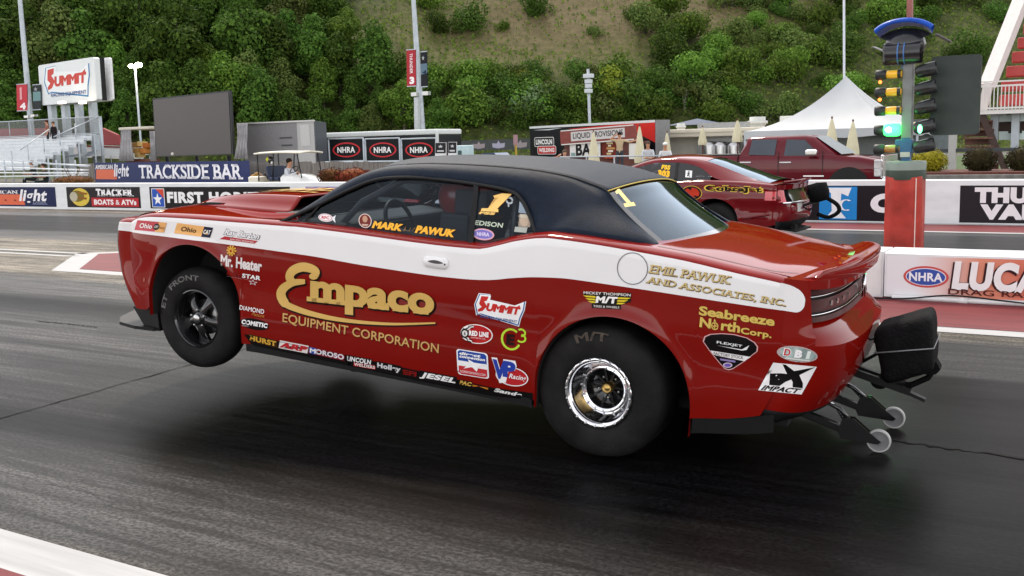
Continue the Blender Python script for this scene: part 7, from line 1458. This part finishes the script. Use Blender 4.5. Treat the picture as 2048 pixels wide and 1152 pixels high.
mp = n.new('ShaderNodeMapping'); mp.vector_type = 'POINT'; L.new(tc.outputs['Object'], mp.inputs[0])
hc = hxy(131, 8); mp.inputs['Location'].default_value = (0, 0, 0); L.new(tc.outputs['Object'], n1.inputs['Vector']); L.new(tc.outputs['Object'], n2.inputs['Vector'])
mp.inputs['Rotation'].default_value = (0, 0, 0)
su = n.new('ShaderNodeVectorMath'); su.operation = 'SUBTRACT'; L.new(tc.outputs['Object'], su.inputs[0]); su.inputs[1].default_value = (hc[0], hc[1], 0)
def dotn(v):
    q = n.new('ShaderNodeVectorMath'); q.operation = 'DOT_PRODUCT'; L.new(su.outputs[0], q.inputs[0]); q.inputs[1].default_value = v; return q.outputs['Value']
cb_ = n.new('ShaderNodeCombineXYZ'); L.new(dotn((cos(HA)/30, sin(HA)/30, 0)), cb_.inputs[0]); L.new(dotn((-sin(HA)/15-.4*cos(HA)/15, cos(HA)/15-.4*sin(HA)/15, 0)), cb_.inputs[1])
vd = n.new('ShaderNodeVectorMath'); vd.operation = 'LENGTH'; L.new(cb_.outputs[0], vd.inputs[0])
mr = n.new('ShaderNodeMapRange'); mr.inputs[1].default_value = .45; mr.inputs[2].default_value = 1.25; mr.inputs[3].default_value = .62; mr.inputs[4].default_value = 0; L.new(vd.outputs['Value'], mr.inputs[0])
ad = n.new('ShaderNodeMath'); ad.operation = 'MULTIPLY_ADD'; L.new(n2.outputs['Fac'], ad.inputs[0]); ad.inputs[1].default_value = .9; L.new(mr.outputs[0], ad.inputs[2])
rp = n.new('ShaderNodeValToRGB'); L.new(ad.outputs[0], rp.inputs[0]); e = rp.color_ramp.elements; e[0].position = .36; e[0].color = (.040, .058, .012, 1); e[1].position = 1.0; e[1].color = (.122, .096, .045, 1); k_ = e.new(.68); k_.color = (.085, .088, .026, 1)
mx = n.new('ShaderNodeMix'); mx.data_type = 'RGBA'; mx.blend_type = 'MULTIPLY'; mx.inputs[0].default_value = .8; L.new(rp.outputs[0], mx.inputs[6]); r2_ = n.new('ShaderNodeValToRGB'); L.new(n2.outputs['Fac'], r2_.inputs[0]); r2_.color_ramp.elements[0].position = .3; r2_.color_ramp.elements[0].color = (.45, .45, .45, 1); r2_.color_ramp.elements[1].position = .7; r2_.color_ramp.elements[1].color = (1.3, 1.3, 1.3, 1); L.new(r2_.outputs[0], mx.inputs[7]); L.new(mx.outputs[2], p_.inputs[0])
o = mb.build('hillside', m); o['kind'] = 'structure'
sheet('grass_verge', [(-60, 50), (30, 50), (10, 96), (-130, 60)], .004, mat('mown_grass', (.05, .085, .018), .9, var=.3, scale=.8))
def hit(px, py):
    d = ray(px, py); t = 80.0
    while t < 330:
        p = CPOS+d*t; a, b = hdl(p.x, p.y)
        if p.z < hz_(a, b) and a > 90: return p
        t += .8
    return None
def leafmat(name, c1, c2):
    m = bpy.data.materials.new(name); m.use_nodes = True; n = m.node_tree.nodes; L = m.node_tree.links; p = n['Principled BSDF']; p.inputs['Roughness'].default_value = .65; p.inputs['Specular IOR Level'].default_value = .06
    g = n.new('ShaderNodeNewGeometry'); oi = n.new('ShaderNodeObjectInfo'); r = n.new('ShaderNodeValToRGB'); r.color_ramp.elements[0].color = (*c1, 1); r.color_ramp.elements[1].color = (*c2, 1); L.new(g.outputs['Random Per Island'], r.inputs[0])
    h = n.new('ShaderNodeHueSaturation'); mr = n.new('ShaderNodeMapRange'); mr.inputs[3].default_value = .62; mr.inputs[4].default_value = 1.45; L.new(oi.outputs['Random'], mr.inputs[0]); L.new(mr.outputs[0], h.inputs['Value']); m3 = n.new('ShaderNodeMapRange'); m3.inputs[3].default_value = .485; m3.inputs[4].default_value = .515; L.new(oi.outputs['Random'], m3.inputs[0]); L.new(m3.outputs[0], h.inputs['Hue']); L.new(r.outputs[0], h.inputs['Color']); L.new(h.outputs[0], p.inputs['Base Color'])
    t = n.new('ShaderNodeBsdfTranslucent'); L.new(h.outputs[0], t.inputs[0]); x = n.new('ShaderNodeMixShader'); x.inputs[0].default_value = .25; L.new(p.outputs[0], x.inputs[1]); L.new(t.outputs[0], x.inputs[2]); L.new(x.outputs[0], n['Material Output'].inputs[0]); return m
BARK = mat('bark', (.10, .085, .065), .9, var=.3, scale=8)
def leaves(mb, blobs, n, s, rnd, flat_=.7):
    tot = sum(b[3]**2 for b in blobs)
    for (cx, cy, cz, r, sq) in blobs:
        for _ in range(int(n*r*r/tot)):
            u = rnd.uniform(-1, 1); a = rnd.uniform(0, 2*pi); q = sqrt(1-u*u); d = Vector((q*cos(a), q*sin(a), u)); k = rnd.uniform(.55, 1.05)**.7
            c = Vector((cx+d.x*r*k, cy+d.y*r*k, cz+d.z*r*k*sq)); nn = (d+Vector((rnd.uniform(-1, 1), rnd.uniform(-1, 1), rnd.uniform(-.4, 1)))*flat_).normalized()
            t = nn.orthogonal().normalized(); t = Quaternion(nn, rnd.uniform(0, 6.28)) @ t; b = nn.cross(t); w_ = s*rnd.uniform(.6, 1.3); h_ = w_*rnd.uniform(.5, .9)
            mb.add([c-t*w_*.5, c-b*h_*.5+nn*w_*.12, c+t*w_*.5, c+b*h_*.5+nn*w_*.10], [(0, 1, 2, 3)], flat=True)
def proto(name, kind, seed, lm, H=8, nleaf=1500, ls=.5):
    rnd = random.Random(seed); root = bpy.data.objects.new(name, None); tm = MB(); cm = MB(); bl = []
    if kind == 'tree':
        tm.tube([(0, 0, -.5), (.05, 0, H*.25), (rnd.uniform(-.2, .2), .1, H*.55), (0, 0, H*.8)], [.16, .13, .09, .03], 7)
        for i in range(11):
            a = rnd.uniform(0, 6.28); rr = rnd.uniform(.3, 1.0)*H*.25; z = H*rnd.uniform(.36, .86); rr *= 1.15-abs(z/H-.55)*1.2; bl.append((rr*cos(a), rr*sin(a), z, H*rnd.uniform(.10, .18), .8))
            tm.tube([(0, 0, z*.55), (rr*.5*cos(a), rr*.5*sin(a), z*.85), (rr*cos(a), rr*sin(a), z)], [.06, .04, .02], 5)
        bl.append((0, 0, H*.90, H*.12, 1.0)); bl.append((0, 0, H*.6, H*.24, 1.1))
    elif kind == 'bare':
        tm.tube([(0, 0, -.3), (.1, 0, H*.3), (-.25, 0, H*.62)], [.17, .15, .06], 7); tm.tube([(.1, 0, H*.28), (.5, .1, H*.66)], [.12, .05], 6)
        for i in range(7): a = rnd.uniform(0, 6.28); rr = rnd.uniform(.4, 1)*H*.34; bl.append((rr*cos(a), rr*sin(a), H*rnd.uniform(.56, .86), H*rnd.uniform(.12, .19), .62)); tm.tube([(0, 0, H*.45), (rr*cos(a)*.8, rr*sin(a)*.8, bl[-1][2])], [.06, .02], 5)
    else:
        for i in range(9): a = rnd.uniform(0, 6.28); rr = rnd.uniform(.1, 1)*H*.46; bl.append((rr*cos(a), rr*sin(a), H*rnd.uniform(.18, .62), H*rnd.uniform(.22, .36), .85)); tm.tube([(0, 0, -.2), (rr*.5*cos(a), rr*.5*sin(a), H*.2), (rr*cos(a), rr*sin(a), bl[-1][2])], [.06, .045, .02], 5)
    leaves(cm, bl, nleaf, ls, rnd); me1 = tm.mesh(name+'_trunk', BARK); me2 = cm.mesh(name+'_crown', lm); return name, me1, me2
_first = {}
def plant(pr, loc, sc_, label, cat, group=None, rz=None):
    name, tm, cm = pr; r = bpy.data.objects.new(name, None); COL.objects.link(r); r.location = loc; r.scale = (sc_,)*3 if not isinstance(sc_, tuple) else sc_; r.rotation_euler = (0, 0, random.uniform(0, 6.28) if rz is None else rz); tag(r, label, cat, group)
    t = bpy.data.objects.new('trunk', tm); COL.objects.link(t); t.parent = r; c = bpy.data.objects.new('crown', cm); COL.objects.link(c); c.parent = r; return r
G1 = leafmat('leaf_deep_green', (0.025, 0.058, 0.010), (0.101, 0.178, 0.029)); G2 = leafmat('leaf_mid_green', (0.046, 0.101, 0.014), (0.161, 0.264, 0.040)); G3 = leafmat('leaf_yellow_green', (.11, .15, .018), (.26, .28, .035)); G4 = leafmat('leaf_grey_green', (0.081, 0.128, 0.055), (0.182, 0.238, 0.121)); G5 = leafmat('leaf_olive', (0.053, 0.088, 0.019), (0.152, 0.191, 0.051))
TP = [proto('hill_tree', 'tree', 11+i, (G1, G1, G2, G1, G5)[i], 8.5, 5200, .34) for i in range(5)]
SP = [proto('hill_shrub', 'shrub', 31+i, (G2, G1, G5, G2)[i], 3.2, 2200, .22) for i in range(4)]
random.seed(21)
FL = {0: 'deep green broadleaf tree in the wood covering the left hillside', 1: 'deep green broadleaf tree in the wood covering the left hillside', 2: 'brighter green broadleaf tree in the wood covering the left hillside', 3: 'deep green broadleaf tree in the wood covering the left hillside', 4: 'olive green broadleaf tree in the wood covering the left hillside'}
def edge(py): return 690-.25*(120-py) if py < 120 else 690+1.35*(py-120)
py = -105
while py < 300:
    px = -70+random.uniform(0, 40)
    while px < edge(py):
        p = hit(px+random.uniform(-14, 14), py+random.uniform(-12, 12))
        if p: k = random.choice((0, 0, 1, 1, 2, 3, 3, 4)); plant(TP[k], (p.x, p.y, p.z-.3), random.uniform(.72, 1.32)*(.85 if px > 560 else 1)*(.8 if py > 240 else 1), FL[k], 'tree', 'woodland trees on the left hillside')
        px += 62
    py += 44
# singled-out shrubs and trees on the open slope
one_off = [(945, 62, 1.35, 1, 'round dark green bush alone on the bare slope right of the tall pole'), (880, 66, 1.0, 1, 'dark bush left of the round bush on the bare slope'), (1068, 34, 1.2, 1, 'dark bush high on the bare slope at the top of the photo'), (1268, 40, .7, 1, 'small dark bush on the upper bare slope'), (1192, 72, .55, 2, 'tiny bush in the middle of the bare slope'), (1005, 60, .55, 0, 'small low bush between the dark bushes on the slope'), (1325, 18, .7, 1, 'small bush at the crest of the bare slope'), (860, 20, 1.2, 0, 'green bush at the edge of the wood near the tall pole'), (1510, 18, .9, 2, 'olive bush above the bushy slope')]
for px, py, s, k, lb in one_off:
    p = hit(px, py)
    if p: plant(SP[k], (p.x, p.y, p.z-.2), s, lb, 'bush')
for px, py, s, lm, kd, lb in ((1225, 226, 1.0, G3, 'tree', 'small bright yellow green tree on the slope behind the concession roof'), (1370, 232, .92, G5, 'bare', 'tree with a pale bare trunk on the lower slope'), (1072, 236, 1.25, G4, 'shrub', 'pale grey green shrub on the lower slope'), (1035, 170, .75, G3, 'shrub', 'yellowish bush on the middle of the slope')):
    p = hit(px, py); nm = 'young_tree' if kd != 'shrub' else 'pale_shrub'
    if kd == 'bare': BT = mat('pale_bark', (.24, .22, .17), .9); sv, BARK_ = BARK, BT
    pr = proto(nm, kd, 77+px, lm, 5.0 if kd != 'shrub' else 3.4, 1500, .30)
    if kd == 'bare': pr[1].materials[0] = BT
    plant(pr, (p.x, p.y, p.z-.2), s, lb, 'tree' if kd != 'shrub' else 'bush')
SL = 'leafy green shrub in the thicket on the right hillside'; SLs = {0: 'mid green shrub in the thicket on the right hillside', 1: 'dark green shrub in the thicket on the right hillside', 2: 'olive shrub in the thicket on the right hillside', 3: 'mid green shrub in the thicket on the right hillside'}
def dens(px, py):
    if px < 1000: return .9 if py > 165 else .0
    if px < 1300: lim = 190-(px-1000)*.18; return .72 if py > lim else .04
    if px < 1500: return .95 if 70 < py < 215 else (.25 if py < 70 else .4)
    if px < 1700: return .6 if py < 180 else .22
    return .7 if py < 55 else (.12 if py < 230 else .2)
py = -40; cnt = 0
while py < 262:
    px = 700+random.uniform(0, 30)
    while px < 2080:
        if px > edge(py)-20 and random.random() < dens(px, py):
            p = hit(px+random.uniform(-12, 12), py+random.uniform(-10, 10))
            if p and cnt < 190: k = random.choice((0, 1, 1, 2, 3)); plant(SP[k], (p.x, p.y, p.z-.3), random.uniform(.7, 1.5), SLs[k], 'bush', 'shrubs on the right hillside'); cnt += 1
        px += 44
    py += 27
# grass and weeds as one mass
gm = MB(); rnd = random.Random(5)
for _ in range(42000):
    d = rnd.uniform(94, 165); l = rnd.uniform(-50, 75); dist = (Vector((*hxy(d, l), hz_(d, l)))-Vector((*hc, hz_(131, 8)))).length
    if dist < 22 and rnd.random() < .55: continue
    x, y = hxy(d, l); c = Vector((x, y, hz_(d, l)+.08)); a = rnd.uniform(0, 6.28); t = Vector((cos(a), sin(a), 0)); s = rnd.uniform(.14, .40); gm.add([c-t*s*.5, c+t*s*.5, c+t*s*.3+Vector((rnd.uniform(-.1, .1), rnd.uniform(-.1, .1), s*.7)), c-t*s*.3+Vector((0, 0, s*.6))], [(0, 1, 2, 3)], flat=True)
gr = link('grass', gm.mesh('grass', leafmat('weed_leaf', (0.061, 0.108, 0.017), (0.169, 0.218, 0.043)))); tag(gr, 'rough grass and weeds over the hillside', 'grass', kind='stuff')
# garden bushes by the barrier
def bush(name, p, r, lm, n_, ls, label, sq=.9, seed=1):
    rnd = random.Random(seed); o = empty(name, p, label, 'bush'); mb = MB(); bl = [(0, 0, r*sq*.75, r*.86, sq)]+[(r*.45*cos(a), r*.45*sin(a), r*sq*(.6+.3*rnd.random()), r*.55, sq) for a in [2*pi*i/7 for i in range(7)]]
    leaves(mb, bl, n_, ls, rnd, .6); link('foliage', mb.mesh('foliage', lm), o); mb = MB(); [mb.tube([(0, 0, 0), (r*.4*cos(a), r*.4*sin(a), r*.8)], .012, 5) for a in (0, 1.6, 3.1, 4.6)]; mb.ball((0, 0, r*sq*.72), r*.70, 16, 10, (1, 1, sq)); mb.build('stems', lm, o); return o
def px_bush(l, r_, t_, b_, Y): c = at((l+r_)/2, b_, Y); return Vector((c.x, Y, c.z)), (at(r_, b_, Y)-at(l, b_, Y)).length/2, (at(l, t_, Y).z-c.z)
for l, r_, t_, b_, lm, nm, lb in ((1818, 1899, 296, 346, leafmat('leaf_gold', (.26, .26, .012), (.48, .45, .04)), 'round_bush', 'clipped yellow green round bush on the planter'), (1921, 1997, 289, 346, leafmat('leaf_brown', (.018, .016, .009), (.055, .045, .018)), 'round_bush', 'clipped dark brownish round bush left of another like it'), (2004, 2086, 289, 346, None, 'round_bush', 'clipped dark brownish round bush at the right photo edge')):
    if lm is None: lm = [m_ for m_ in bpy.data.materials if m_.name == 'leaf_brown'][0]
    p, r, h_ = px_bush(l, r_, t_, b_, 24.9); bush(nm, p, r, lm, 2600, .05, lb, h_/r/1.62, l)
RD = leafmat('leaf_russet', (.07, .018, .010), (.26, .06, .03)); RG = leafmat('leaf_russet_green', (.04, .04, .012), (.20, .07, .03)); 
for l, r_, t_, b_, lm, lb in ((640, 690, 333, 370, RG, 'russet and green leafy shrub left of another before the board fence'), (676, 740, 333, 370, RD, 'russet red leafy shrub before the board fence near the race car roof'), (120, 176, 350, 372, RG, 'low russet shrub beside the low bleacher')):
    p, r, h_ = px_bush(l, r_, t_, b_, 26.5); bush('russet_shrub', p, r, lm, 1500, .08, lb, h_/r/1.62, l)
